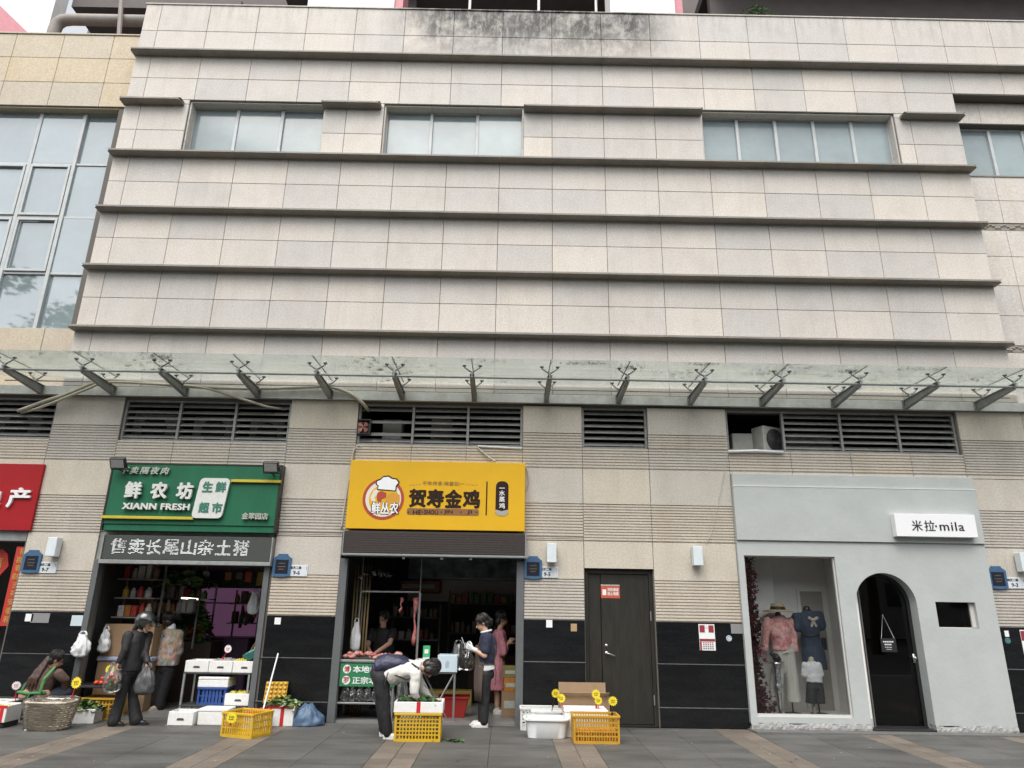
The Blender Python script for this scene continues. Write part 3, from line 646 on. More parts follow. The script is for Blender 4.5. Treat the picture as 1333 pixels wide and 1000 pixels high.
aircon(-2.0, 0.5, 0.34, 0.52, 'narrow pale air unit behind the broken louvre bay over the yellow sign', fan=False); aircon(-1.15, 0.5, 0.36, 0.55, 'pale air unit behind the middle louvre bay over the yellow sign', fan=False)
aircon(4.02, 0.42, 0.36, 0.36, 'small grey air unit in the open louvre bay above the boutique', fan=False); aircon(4.48, 0.32, 0.5, 0.46, 'air conditioner with round fan in the open louvre bay above the boutique', R(25)); aircon(5.2, 0.5, 0.8, 0.4, 'air conditioner behind slats next to the open louvre bay', fan=False)
aircon(-8.4, 0.45, 0.8, 0.5, 'air conditioner behind the louvre above the red sign')
# small square fan with red blades in the louvre
p = at(472, 556, 0.04); t = thing('extractor_fan', 'small square extractor fan with reddish blades in the louvre above the yellow sign', 'fan', (p.x+0.01, 0.035, p.z))
fr = MB()
for (a, b, c, d) in ((-0.13, 0.13, 0.11, 0.13), (-0.13, 0.13, -0.13, -0.11), (-0.13, -0.11, -0.11, 0.11), (0.11, 0.13, -0.11, 0.11)): fr.box(a, b, -0.03, 0.05, c, d)
fr.build('frame', BLACK, t); MB().box(-0.11, 0.11, 0.04, 0.049, -0.11, 0.11).build('back', BLACK, t)
bl = mat('faded_red_plastic', (0.42, 0.16, 0.13), 0.6)
for k in range(4):
    a = R(45+90*k); MB().add([(0, 0, 0), (0.09*math.cos(a-0.5), 0.012, 0.09*math.sin(a-0.5)), (0.1*math.cos(a), 0, 0.1*math.sin(a)), (0.09*math.cos(a+0.5), -0.014, 0.09*math.sin(a+0.5))], [(0, 1, 2, 3)]).build('blade', bl, t)

# wall lamp boxes, floodlights, blue notice frames, address plates
LAMPM = mat('lamp_box_white', (0.62, 0.68, 0.70), 0.4, var=0.06, vscale=9)
def wall_lamp(px, py, label):
    p = at(px, py, -0.12); t = thing('wall_lamp', label, 'lamp', (p.x, 0, p.z), group='wall lamps on the pilasters')
    MB().box(-0.075, 0.075, -0.17, -0.03, -0.145, 0.145, 0.006).build('body', LAMPM, t); MB().box(-0.04, 0.04, -0.03, 0.0, -0.09, 0.05).build('wall_mount', STEEL, t)
wall_lamp(69, 712, 'pale box wall lamp above the blue notice frame beside the red shop'); wall_lamp(718, 720, 'pale box wall lamp between the yellow sign and the dark service door')
wall_lamp(908, 724, 'pale box wall lamp between the service door and the grey boutique'); wall_lamp(1333, 732, 'pale box wall lamp at the right edge beside the boutique')
def floodlight(px, py, Y, label):
    p = at(px, py, Y); t = thing('floodlight', label, 'floodlight', (p.x, Y, p.z), group='floodlights on the green sign')
    Mx = Matrix.Rotation(R(28), 4, 'X')
    MB().box(-0.125, 0.125, -0.03, 0.03, -0.09, 0.09, 0.012, M=Mx).build('housing', BLACK, t); MB().box(-0.10, 0.10, -0.0335, -0.0305, -0.065, 0.065, M=Mx).build('lens', mat('floodlight_lens', (0.30, 0.30, 0.29), 0.25, var=0.1, vscale=60), t)
    MB().tube([(-0.13, 0, 0), (-0.135, 0.07, -0.09), (0.135, 0.07, -0.09), (0.13, 0, 0)], 0.008, 6).build('yoke', BLACK, t)
    MB().tube([(0, 0.07, -0.09), (0, -Y-0.30+0.45-0.02, -0.13)], 0.012, 6).build('arm', BLACK, t)
floodlight(154, 603, -0.34, 'black floodlight clipped over the corner of the green sign beside the red shop'); floodlight(353, 608, -0.34, 'black floodlight clipped over the corner of the green sign nearest the yellow shop')
BLUE = mat('blue_painted_metal', (0.045, 0.11, 0.21), 0.45, var=0.12, vscale=20); NAVY = mat('dark_notice_panel', (0.012, 0.016, 0.028), 0.3, var=0.3, vscale=30)
GOLDT = mat('dull_gold_print', (0.12, 0.085, 0.05), 0.5); PLATE = mat('white_enamel_plate', (0.62, 0.67, 0.70), 0.35, var=0.04); INK = mat('black_ink', (0.02, 0.02, 0.022), 0.5)
def notice(px, py, label):
    p = at(px, py, -0.03); t = thing('notice_frame', label, 'sign', (p.x, 0, p.z), group='blue notice frames')
    o = [(-0.14, -0.155), (-0.10, -0.165), (0, -0.175), (0.10, -0.165), (0.14, -0.155), (0.14, 0.11), (0.08, 0.15), (0.07, 0.175), (-0.07, 0.175), (-0.08, 0.15), (-0.14, 0.11)]
    MB().prism(o, -0.035, -0.002, 'y').build('frame', BLUE, t); MB().box(-0.10, 0.10, -0.0385, -0.0352, -0.125, 0.085).build('panel', NAVY, t)
    for k, (w_, z_) in enumerate(((0.10, 0.03), (0.12, -0.02), (0.09, -0.06))): MB().box(-w_/2, w_/2, -0.0405, -0.0388, z_-0.006, z_+0.006).build('print_line', GOLDT, t)
def plate(px, py, num, label):
    p = at(px, py, -0.01); t = thing('address_plate', label, 'sign', (p.x, 0, p.z), group='white address plates')
    MB().box(-0.15, 0.15, -0.012, -0.001, -0.085, 0.085, 0.003).build('plate', PLATE, t)
    lettering('南庆二路', 0.18, None, -0.04, -0.0135, 0.045, INK, t, 0.001, 0.02); lettering(num, None, 0.06, -0.02, -0.0135, -0.03, INK, t, 0.001, 0.025)
    MB().box(0.128, 0.132, -0.0145, -0.0125, 0.02, 0.065).build('print_line', INK, t)
notice(41, 731, 'blue notice frame on the pilaster beside the red shop'); notice(367, 736, 'blue notice frame on the pilaster between the green and yellow shops'); notice(694, 739, 'blue notice frame beside the yellow shop opening'); notice(1299, 752, 'blue notice frame right of the grey boutique')
plate(61, 739, '9-7', 'white address plate numbered 9-7 beside the blue notice frame'); plate(388, 743, '9-6', 'white address plate numbered 9-6 between the green and yellow shops'); plate(714, 745, '9-5', 'white address plate numbered 9-5 beside the yellow shop'); plate(1322, 759, '9-3', 'white address plate numbered 9-3 right of the boutique')

# leaf litter and mould clumps lying on the canopy glass
LIT = [mat('dead_leaf', (0.05, 0.045, 0.03), 0.9), mat('dark_moss', (0.025, 0.03, 0.018), 0.95)]
lt = MB(); rg = random.Random(17)
for (cx, cy, sx_, sy_, n_) in ((1.2, -1.15, 0.45, 0.05, 60), (1.9, -1.0, 0.30, 0.10, 50), (4.15, -0.9, 0.5, 0.16, 90), (5.35, -1.0, 0.14, 0.05, 60), (6.4, -1.15, 0.4, 0.05, 40), (-6.6, -1.2, 0.35, 0.05, 40), (-5.4, -1.1, 0.22, 0.08, 60), (2.6, -0.6, 0.5, 0.2, 30), (3.0, -1.2, 0.25, 0.04, 40), (-0.4, -1.2, 0.5, 0.04, 16), (7.6, -0.8, 0.3, 0.2, 30)):
    for k in range(n_):
        lt.mat(k % 2); x, y = cx+rg.gauss(0, sx_*0.5), min(-0.05, max(-1.28, cy+rg.gauss(0, sy_*0.7))); s_ = rg.uniform(0.012, 0.038); a = rg.uniform(0, 6.28)
        Mx = Matrix.Translation((x, y, GZ+0.0145)) @ Matrix.Rotation(a, 4, 'Z'); lt.add([Mx @ Vector(q) for q in ((-s_, 0, 0), (0, -s_*0.5, 0.004), (s_, 0, 0), (0, s_*0.5, 0.006))], [(0, 1, 2, 3)])
tag(lt.build('leaf_litter', LIT), 'dark dead leaves and moss clumps scattered on the canopy glass', 'litter', kind='stuff')

# ================================================================== shop signs
def mpp(px, py, Y): return (at(px+1, py, Y)-at(px, py, Y)).x, (at(px, py-1, Y)-at(px, py, Y)).z
def rect(px0, py0, px1, py1, Y):
    a, b = at(px0, py0, Y), at(px1, py1, Y); return a.x, b.x, b.z, a.z
def txt(body, px, py, pw, ph, Y, material, parent, depth=0.003, bold=0.02, spacing=1.0, shear=0.0, name='lettering', w=None):
    p = at(px, py, Y); sx, sz = mpp(px, py, Y); o = parent.location
    if len(body) > 1 and ph and ph >= 12 and ord(body[0]) > 0x3000:      # large characters: one object each
        cw = min(pw/len(body)*0.97, ph*0.98)*sx; pitch = (pw*sx-cw)/(len(body)-1)
        for i, ch in enumerate(body): lettering(ch, cw, ph*sz, p.x-o.x-(pw*sx-cw)/2+i*pitch, Y-o.y, p.z-o.z, material, parent, depth, bold, 'character', 1.0, shear)
        return
    return lettering(body, pw*sx if pw else None, ph*sz if ph else None, p.x-o.x, Y-o.y, p.z-o.z, material, parent, depth, bold, name, spacing, shear)
def rrect(x0, x1, z0, z1, r, n=5, shear=0.0):
    pts = []
    for cx, cz, a0 in ((x1-r, z0+r, -90), (x1-r, z1-r, 0), (x0+r, z1-r, 90), (x0+r, z0+r, 180)):
        for k in range(n+1):
            a = R(a0+90*k/n); pts.append((cx+r*math.cos(a), cz+r*math.sin(a)))
    zc = (z0+z1)/2
    return [(x+shear*(z-zc), z) for x, z in pts]

# ---- red sign (estate agent)
RED = mat('red_sign_sheet', (0.32, 0.010, 0.014), 0.5, var=0.06, vscale=3, spec=0.25); LETW = mat('letter_white', (0.76, 0.77, 0.77), 0.45, var=0.04); LETB = mat('letter_bluish_side', (0.55, 0.6, 0.68), 0.5)
Y = -0.05; x0, x1, z0, z1 = rect(-200, 600, 48, 691, Y); x1 = at(49, 645, Y).x
t = thing('shop_sign', 'red shop sign with white characters beside the green shop', 'sign')
MB().box(x0, x1, Y, -0.002, z0, z1, 0.004).build('panel', RED, t)
txt('产', 25, 648, 29, 26, Y-0.02, LETW, t, 0.018, 0.03); txt('地', -12, 648, 28, 26, Y-0.02, LETW, t, 0.018, 0.03)

# ---- green sign
GRN = mat('green_sign_metal', (0.018, 0.125, 0.065), 0.45, var=0.12, vscale=2.5, spec=0.25, dirt=0.35, dscale=3, dcol=(0.028, 0.10, 0.062), stretch=(2, 1, 0.5)); GRN2 = mat('dark_green_letter', (0.03, 0.16, 0.11), 0.5)
YEL = mat('yellow_trim', (0.50, 0.40, 0.035), 0.45, var=0.08); LETG = mat('letter_weathered_white', (0.60, 0.61, 0.58), 0.5, var=0.1, vscale=20); LETD = mat('letter_grey', (0.42, 0.44, 0.38), 0.55, var=0.15, vscale=25)
Y = -0.15
x0, x1 = at(142, 640, Y).x, at(362, 640, Y).x; z1 = at(255, 606, Y).z; z0 = at(245, 692, Y).z
t = thing('shop_sign', 'green grocery shop sign with raised white characters and yellow strips', 'sign')
MB().box(x0, x1, Y, -0.002, z0+0.10, z1, 0.005).build('panel', GRN, t)
MB().box(x0+0.004, x1-0.004, Y+0.02, -0.003, z0, z0+0.099, 0.004).build('lower_lip', GRN, t)
fr = MB(); fr.box(x0-0.03, x0-0.001, Y-0.004, -0.004, z0, z1+0.03); fr.box(x1+0.001, x1+0.03, Y-0.004, -0.004, z0, z1+0.03); fr.box(x0-0.001, x1+0.001, Y-0.004, -0.005, z1+0.001, z1+0.03); fr.build('frame', DOORM, t)
txt('不卖隔夜肉', 189, 612.5, 64, 9.5, Y-0.035, LETD, t, 0.012, 0.02, 1.35, 0.25)
txt('鲜农坊', 207.5, 638.5, 89, 22, Y-0.05, LETG, t, 0.022, 0.045, 1.45)
txt('XIANN FRESH', 203.5, 659.5, 88, 8.5, Y-0.045, LETG, t, 0.018, 0.035, 1.05)
p = at(276.5, 649, Y); sx, sz = mpp(276, 649, Y)
MB().prism(rrect(p.x-19.5*sx, p.x+19.5*sx, p.z-26*sz, p.z+26*sz, 0.07, 5, 0.10), Y-0.06, Y-0.02, 'y').build('white_plaque', LETG, t)
txt('生鲜', 279, 634, 31, 14, Y-0.063, GRN2, t, 0.003, 0.045); txt('超市', 274, 661, 31, 14, Y-0.063, GRN2, t, 0.003, 0.045)
for (a, b, c) in ((132, 252, 673), (301, 366, 626)):
    q0, q1 = at(a, c, Y-0.03), at(b, c, Y-0.03); MB().box(q0.x, q1.x, Y-0.05, Y-0.001, q0.z-0.022, q0.z+0.022, 0.004).build('yellow_strip', YEL, t)
txt('金翠园店', 332, 672, 34, 8.5, Y-0.04, LETD, t, 0.015, 0.02)
# ---- LED board under it
Y = -0.10
t = thing('led_board', 'black scrolling LED board with white characters under the green sign', 'sign')
x0, x1 = at(134, 712, Y).x, at(353, 714, Y).x; z1 = at(245, 698, Y).z; z0 = at(245, 730, Y).z
LEDP = mat('led_panel', (0.05, 0.055, 0.05), 0.5, var=0.2, vscale=90); MB().box(x0, x1, Y, 0.10, z0, z1, 0.01).build('housing', LEDP, t)
fr = MB(); fr.box(x0-0.02, x1+0.02, Y-0.02, 0.10, z0-0.06, z0-0.001, 0.004); fr.box(x0-0.02, x0-0.001, Y-0.015, 0.1, z0, z1); fr.box(x1+0.001, x1+0.02, Y-0.015, 0.1, z0, z1); fr.build('frame', STEEL, t)
LEDE = mat('lit_led', (0.5, 0.5, 0.5), 0.5, emit=(0.95, 0.98, 1.0), estr=0.30)
from mathutils.bvhtree import BVHTree
sx, sz = mpp(245, 713, Y)
for ch, px in zip('售卖长尾山杂土猪', (154, 178, 200, 223, 246, 268, 291, 314)):
    led = MB(); me = text_mesh(ch, 0.3, 0.01, 0.0); bv = BVHTree.FromPolygons([v.co for v in me.vertices], [tuple(q.vertices) for q in me.polygons])
    W_, H_ = me['w'], me['h']; cw, chh = 20*sx, 20*sz; c = at(px, 712.5+(px-245)*0.016, Y); nx, nz = 14, 15
    for i in range(nx):
        for j in range(nz):
            u, v = (i+0.5)/nx-0.5, (j+0.5)/nz-0.5; hit = False
            for du in (-0.25, 0.25):
                for dv in (-0.25, 0.25):
                    if bv.ray_cast(Vector(((u+du/nx)*W_, -1, (v+dv/nz)*H_)), Vector((0, 1, 0)))[0] is not None: hit = True
            if hit and random.random() > (0.05 if j % 2 else 0.20):
                led.box(c.x+u*cw-cw/nx*0.46, c.x+u*cw+cw/nx*0.46, Y-0.006, Y-0.001, c.z+v*chh-chh/nz*0.27, c.z+v*chh+chh/nz*0.27)
    bpy.data.meshes.remove(me); led.build('led_character', LEDE, t)['kind'] = 'stuff'

# ---- yellow sign
YS = mat('yellow_sign_sheet', (0.66, 0.38, 0.013), 0.5, var=0.05, vscale=1.5, spec=0.25, dirt=0.2, dscale=2.5, dcol=(0.50, 0.29, 0.03)); BRN = mat('dark_brown_print', (0.022, 0.010, 0.007), 0.6, spec=0.2); TAN = mat('tan_print', (0.27, 0.155, 0.045), 0.5)
Y = -0.20
x0, x1 = at(453, 645, Y).x, at(683.5, 645, Y).x; z1 = at(570, 601, Y).z; z0 = at(567, 690, Y).z
t = thing('shop_sign', 'yellow chicken shop sign with rooster emblem and brown characters', 'sign')
MB().box(x0, x1, Y, -0.002, z0, z1, 0.006).build('panel', YS, t)
txt('贺寿金鸡', 578.5, 649, 93, 24, Y-0.004, BRN, t, 0.003, 0.042, 1.1); txt('千年传承·鸡香如一', 577, 629.5, 54, 5.5, Y-0.003, TAN, t, 0.002, 0.0)
for s in (-1, 1):
    for k in range(4):
        q = at(577+s*(31+k*4), 631+k*0.3, Y); MB().prism([(q.x-0.012, q.z-0.006), (q.x+0.012, q.z+0.002), (q.x+0.004, q.z+0.014)], Y-0.004, Y-0.001, 'y').build('ornament', TAN, t)
p = at(576.5, 666.5, Y); sx, sz = mpp(576, 666, Y)
MB().prism(rrect(p.x-47*sx, p.x+47*sx, p.z-4.2*sz, p.z+4.2*sz, 0.03), Y-0.004, Y-0.001, 'y').build('brown_bar', mat('brown_bar', (0.22, 0.10, 0.035), 0.5), t)
for body, px, w_ in (('HE', 543, 11), ('SHOU', 561, 18), ('JIN', 583.5, 11), ('JI', 611, 6)): txt(body, px, 666.8, w_, 5.6, Y-0.0065, BRN, t, 0.002, 0.01)
for px in (532, 550, 574.5, 600, 620): q = at(px, 666.8, Y); MB().prism([(q.x-0.012, q.z), (q.x, q.z-0.012), (q.x+0.012, q.z), (q.x, q.z+0.012)], Y-0.0085, Y-0.0045, 'y').build('bullet_mark', BRN, t)
q0, q1 = at(634, 627, Y), at(633.5, 671, Y); MB().box(q0.x-0.01, q0.x+0.01, Y-0.004, Y-0.001, q1.z, q0.z).build('divider', BRN, t)
p = at(653.5, 648.5, Y); sx, sz = mpp(653, 648, Y)
MB().prism(rrect(p.x-8.3*sx, p.x+8.3*sx, p.z-22*sz, p.z+22*sz, 0.085), Y-0.0045, Y-0.001, 'y').build('dark_lozenge', BRN, t)
for ch, dy in (('一', -13), ('水', -6.5), ('蒸', 1.5), ('鸡', 10)): txt(ch, 653.5, 648.5+dy, 7.5, 7 if ch != '一' else None, Y-0.0075, LETW, t, 0.002, 0.02)
MB().prism([(p.x-8*sx, p.z-15*sz), (p.x-9*sx, p.z-19*sz), (p.x-3*sx, p.z-23*sz), (p.x+4*sx, p.z-23*sz), (p.x+9*sx, p.z-19*sz), (p.x+8*sx, p.z-15*sz), (p.x, p.z-17*sz)], Y-0.007, Y-0.0046, 'y').build('bowl_mark', mat('grey_print', (0.35, 0.33, 0.28), 0.5), t)
# round emblem: red ring, generic rooster head under a chef hat
c = at(499, 649.5, Y); sx, sz = mpp(499, 649, Y); ra = 27*sx
def disc(r, y0, y1, m, nm, dx=0, dz=0, sq=1.0): MB().prism([(c.x+dx+r*math.cos(2*math.pi*k/40), c.z+dz+r*sq*math.sin(2*math.pi*k/40)) for k in range(40)], y0, y1, 'y').build(nm, m, t)
EMR = mat('emblem_red', (0.36, 0.045, 0.02), 0.5); EMW = mat('emblem_white', (0.66, 0.63, 0.55), 0.5); EMO = mat('emblem_orange', (0.55, 0.27, 0.02), 0.5)
disc(ra, Y-0.004, Y-0.001, EMR, 'emblem_ring'); disc(ra*0.86, Y-0.006, Y-0.0042, EMW, 'emblem_field')
disc(ra*0.72, Y-0.008, Y-0.0062, YS, 'emblem_bird', 0.01, -0.01)
U = ra
def shape(pts, y, m, nm): MB().prism([(c.x+a*U, c.z+b*U) for a, b in pts], y-0.0018, y, 'y').build(nm, m, t)
shape([(0.05, 0.1), (0.45, 0.32), (0.78, 0.2), (0.8, -0.1), (0.72, -0.4), (0.3, -0.35), (0.12, -0.15)], Y-0.0082, EMO, 'emblem_feathers')
shape([(-0.62, 0.05), (-0.5, 0.38), (-0.3, 0.5), (-0.25, 0.3), (-0.42, 0.05), (-0.35, -0.12), (-0.55, -0.12)], Y-0.0084, EMW, 'emblem_beak')
shape([(-0.3, 0.28), (-0.1, 0.38), (0.14, 0.28), (0.12, 0.05), (-0.05, -0.02), (-0.1, -0.18), (-0.28, -0.12), (-0.32, 0.08)], Y-0.0086, EMR, 'emblem_wattle')
shape([(-0.35, 0.42), (0.6, 0.36), (0.62, 0.62), (0.75, 0.82), (0.6, 1.0), (0.38, 1.02), (0.2, 1.14), (-0.08, 1.1), (-0.22, 0.96), (-0.4, 0.88), (-0.42, 0.7), (-0.3, 0.6)], Y-0.0088, BRN, 'emblem_hat_outline')
shape([(-0.30, 0.47), (0.55, 0.41), (0.56, 0.62), (0.68, 0.80), (0.56, 0.94), (0.36, 0.96), (0.18, 1.07), (-0.06, 1.04), (-0.2, 0.9), (-0.36, 0.83), (-0.36, 0.71), (-0.25, 0.62)], Y-0.0107, LETW, 'emblem_hat')
txt('鲜丛农', 501, 661.5, 37, 16, Y-0.0112, BRN, t, 0.0015, 0.09, 0.92); txt('鲜丛农', 501, 661.5, 35, 15, Y-0.0135, LETW, t, 0.0015, 0.03, 0.95)
# ---- roller shutter box under the yellow sign
t = thing('shutter_box', 'dark brown roller shutter box under the yellow sign', 'shutter box')
x0, x1 = at(445.5, 707, -0.2).x, at(685, 708, -0.2).x; z1 = at(567, 692.5, -0.2).z; z0 = at(566, 722, -0.2).z
SHB = mat('brown_shutter_metal', (0.045, 0.036, 0.033), 0.5, 0.2, var=0.15, vscale=30); MB().box(x0+0.02, x1-0.02, -0.19, -0.002, z0, z1, 0.006).build('casing', SHB, t)
r_ = MB()
for k in range(9): z = z0+0.03+k*(z1-z0-0.06)/8; r_.box(x0+0.022, x1-0.022, -0.194, -0.1905, z-0.012, z+0.012)
r_.build('casing_ribs', SHB, t)
fr = MB(); fr.box(x0, x1, -0.215, 0.02, z0-0.035, z0-0.001, 0.006); fr.box(x0, x0+0.019, -0.2, -0.002, z0, z1); fr.box(x1-0.019, x1, -0.2, -0.002, z0, z1); fr.build('bottom_rail', ALU, t)
for k in (-1.6, -1.0, -0.55): MB().box(k-0.02, k+0.02, -0.15, -0.10, z0-0.07, z0-0.036, 0.004).build('hook', WHITEP, t)
# shutter guides at the openings
gd = mat('shutter_guide_metal', (0.17, 0.18, 0.185), 0.42, 0.5, var=0.1, vscale=6)
for nm, (a, b), top, dpt in (('g', G0, 2.289, 0.09), ('y', G1, 2.36, 0.12)):
    for x0_, x1_ in ((a+0.002, a+dpt), (b-dpt, b-0.002)):
        m = MB(); m.box(x0_, x1_, -0.012, 0.03, 0.0, top, 0.004); m.box(x0_, x0_+0.02, 0.03, 0.12, 0.0, top); m.box(x1_-0.02, x1_, 0.03, 0.12, 0.0, top); m.build('shutter_guide', gd, BLD)
MB().box(G0[0], G0[1], 0.03, 0.34, 2.29, 2.72).build('lintel', STEEL, BLD); MB().box(G1[0], G1[1], 0.03, 0.34, 2.40, 2.75).build('lintel', DARK, BLD)
MB().box(-12.5, -7.63, 0.03, 0.34, 2.55, 2.72).build('lintel', STEEL, BLD)

# ================================================================== shop rooms
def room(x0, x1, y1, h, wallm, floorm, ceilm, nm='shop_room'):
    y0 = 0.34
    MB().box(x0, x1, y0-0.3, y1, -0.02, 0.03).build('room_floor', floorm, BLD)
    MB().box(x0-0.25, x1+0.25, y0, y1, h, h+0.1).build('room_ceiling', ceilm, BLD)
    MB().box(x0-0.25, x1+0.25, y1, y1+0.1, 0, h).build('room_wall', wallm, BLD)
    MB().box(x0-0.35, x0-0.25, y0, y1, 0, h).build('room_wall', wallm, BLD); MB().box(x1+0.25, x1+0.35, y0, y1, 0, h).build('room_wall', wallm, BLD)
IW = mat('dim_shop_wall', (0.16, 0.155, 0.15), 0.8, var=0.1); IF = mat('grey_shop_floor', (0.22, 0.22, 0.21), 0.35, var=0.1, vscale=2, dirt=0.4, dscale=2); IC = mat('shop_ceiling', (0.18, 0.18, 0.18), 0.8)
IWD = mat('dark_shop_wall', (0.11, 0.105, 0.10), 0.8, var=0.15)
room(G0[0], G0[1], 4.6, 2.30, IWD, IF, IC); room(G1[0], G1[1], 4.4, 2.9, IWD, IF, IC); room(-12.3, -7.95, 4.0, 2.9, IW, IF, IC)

# ================================================================== grey boutique front
PLA = mat('grey_plaster', (0.42, 0.445, 0.435), 0.75, var=0.06, vscale=2.2, dirt=0.4, dscale=1.3, dcol=(0.34, 0.355, 0.34), bump=0.35, bscale=14)
BT = thing('boutique_front', 'pale grey plastered boutique front with display window and arched doorway', 'shop front')
Y = -0.06; bx0, bx1 = 3.665, 7.615
wx0, wx1 = at(977, 830, Y).x, at(1099, 830, Y).x; wz0, wz1 = at(1045, 934, Y).z, at(1030, 724, Y).z
dx0, dx1 = at(1124, 860, Y).x, at(1205, 860, Y).x; dz1 = at(1150, 746, Y).z
sx0, sx1 = at(1220, 800, Y).x, at(1272, 800, Y).x; sz0, sz1 = at(1247, 818, Y).z, at(1245, 784, Y).z
zs_ = at(1120, 706, Y).z                                        # shadow line: the upper band stands proud
w = MB(); y0, y1 = Y, 0.10
dcx, dr = (dx0+dx1)/2, (dx1-dx0)/2; dzs = dz1-dr
w.box(bx0, wx0, y0, y1, 0.05, zs_); w.box(wx0, wx1, y0, y1, 0.10, wz0); w.box(wx0, wx1, y0, y1, wz1, zs_); w.box(wx1, dx0, y0, y1, 0.10, zs_)
arch = [(dcx+dr*math.cos(R(a)), dzs+dr*math.sin(R(a))) for a in range(180, -1, -6)]
w.prism([(dx0, zs_)] + arch + [(dx1, zs_)], y0, y1, 'y')
w.box(dx1, sx0, y0, y1, 0.10, zs_); w.box(sx0, sx1, y0, y1, 0.10, sz0); w.box(sx0, sx1, y0, y1, sz1, zs_); w.box(sx1, bx1, y0, y1, 0.10, zs_)
w.build('wall', PLA, BT)
MB().box(bx0, bx1, Y-0.035, 0.10, zs_+0.002, 3.60, 0.005).build('upper_band', PLA, BT); MB().box(bx0+0.004, bx1-0.004, Y-0.02, 0.10, 3.603, 3.81, 0.005).build('top_band', PLA, BT)
MB().box(bx0, bx1, Y-0.04, 0.1, 3.598, 3.612).build('white_bead', mat('white_bead', (0.6, 0.62, 0.61), 0.6), BT)
# crumbling base course
rb = random.Random(3)
RGH = mat('rough_stone', (0.33, 0.33, 0.32), 0.9, var=0.35, vscale=18, dirt=0.6, dscale=6, dcol=(0.22, 0.215, 0.20), bump=1.0, bscale=50)
for (a, b) in ((bx0, dx0-0.002), (dx1+0.002, bx1)):
    bc = MB(); n_ = int((b-a)/0.035); prof_ = []
    for i in range(n_+1):
        x = a+(b-a)*i/n_; hgt = 0.10 + 0.035*noise.noise((x*3.1, 2, 0)) + 0.018*noise.noise((x*14, 5, 0))
        prof_.append([(x, Y-0.012+rb.uniform(-0.008, 0.006), 0.0), (x, Y-0.016+rb.uniform(-0.010, 0.008), hgt*0.45), (x, Y-0.010+rb.uniform(-0.006, 0.006), hgt*0.8), (x, Y-0.002, hgt), (x, 0.05, hgt+0.004), (x, 0.05, 0.0)])
    bc.loft(prof_); bc.build('crumbling_base', RGH, BT)
# display window: reveal frame, pane, white room
WHT = mat('white_display_wall', (0.88, 0.86, 0.82), 0.7, var=0.04)
fr = MB(); t_ = 0.035
fr.box(wx0, wx1, -0.02, 0.05, wz0, wz0+t_); fr.box(wx0, wx1, -0.02, 0.05, wz1-0.02, wz1); fr.box(wx0, wx0+0.02, -0.02, 0.05, wz0+t_, wz1-0.02); fr.box(wx1-0.02, wx1, -0.02, 0.05, wz0+t_, wz1-0.02)
dwf = fr.build('display_window', mat('ivory_frame', (0.55, 0.54, 0.51), 0.5), BT); MB().box(wx0+0.02, wx1-0.02, 0.01, 0.02, wz0+t_, wz1-0.02).build('pane', SHOP_G, dwf)
rm = MB(); ry = 0.92; fz = 0.16
rm.box(wx0-0.05, wx1+0.25, 0.10, ry, fz-0.06, fz); rm.box(wx0-0.15, wx0-0.05, 0.10, ry, fz, 2.75); rm.box(wx1+0.25, wx1+0.35, 0.10, ry, fz, 2.75); rm.box(wx0-0.15, wx1+0.35, ry, ry+0.1, fz-0.05, 2.75); rm.box(wx0-0.15, wx1+0.35, 0.10, ry+0.1, 2.75, 2.85)
rm.build('display_room', WHT, BT)
nb_ = MB(); nxa, nxb = wx1-0.28, wx1+0.20
nb_.box(nxa, nxa+0.05, ry-0.04, ry, fz, 2.0); nb_.box(nxb-0.05, nxb, ry-0.04, ry, fz, 2.0); nb_.box(nxa, nxb, ry-0.04, ry, 2.0, 2.05); nb_.build('door_trim', WHT, BT)
MB().box(nxa+0.05, nxb-0.05, ry-0.015, ry-0.002, fz, 2.0).build('inner_door', mat('beige_door', (0.42, 0.39, 0.34), 0.6), BT)
MB().box(wx0+0.35, wx0+0.75, ry-0.12, ry-0.001, fz, 2.74, 0.01).build('wall_pier', WHT, BT)
# arched doorway: dark glass door in a black frame, dark room
y2 = 0.14
ar2 = [(dcx+(dr-0.002)*math.cos(R(a)), dzs+(dr-0.002)*math.sin(R(a))) for a in range(0, 181, 6)]
inner = [(dcx+(dr-0.05)*math.cos(R(a)), dzs+(dr-0.05)*math.sin(R(a))) for a in range(180, -1, -6)]
f = MB(); f.prism([(dx1-0.002, 0.03)] + ar2 + [(dx0+0.002, 0.03), (dx0+0.05, 0.03)] + inner + [(dx1-0.05, 0.03)], y2, y2+0.05, 'y')
f.box(dx0+0.004, dx1-0.004, y2-0.02, y2+0.06, 0.0, 0.06)
dd = f.build('arched_door', BLACK, BT)
gl = MB(); gl.prism([(dx1-0.052, 0.06)] + [(dcx+(dr-0.052)*math.cos(R(a)), dzs+(dr-0.052)*math.sin(R(a))) for a in range(0, 181, 6)] + [(dx0+0.052, 0.06)], y2+0.02, y2+0.03, 'y'); gl.build('pane', DOOR_G, dd)
MB().tube([(dx1-0.19, y2+0.06, 0.10), (dx1-0.19, y2+0.06, 1.0)], 0.010, 8).build('pull_bar', ALU, dd); h = MB(); h.ball((dx1-0.06, y2-0.03, 1.02), 0.024, 10, 6); h.tube([(dx1-0.06, y2-0.03, 1.02), (dx1-0.06, y2+0.02, 1.02)], 0.012, 8); h.box(dx1-0.078, dx1-0.042, y2-0.008, y2-0.001, 0.95, 1.08); h.build('handle', MATS['brushed_steel'], dd, smooth=True)
MB().box(dx0+0.03, dx1+0.0, Y-0.03, y2-0.021, 0.0, 0.045, 0.006).build('threshold', BLACK, BT)
MB().box(dx0-0.001, dx1+0.001, 0.10, 0.13, 0.0, 0.02).build('sill_filler', BLACK, BT)
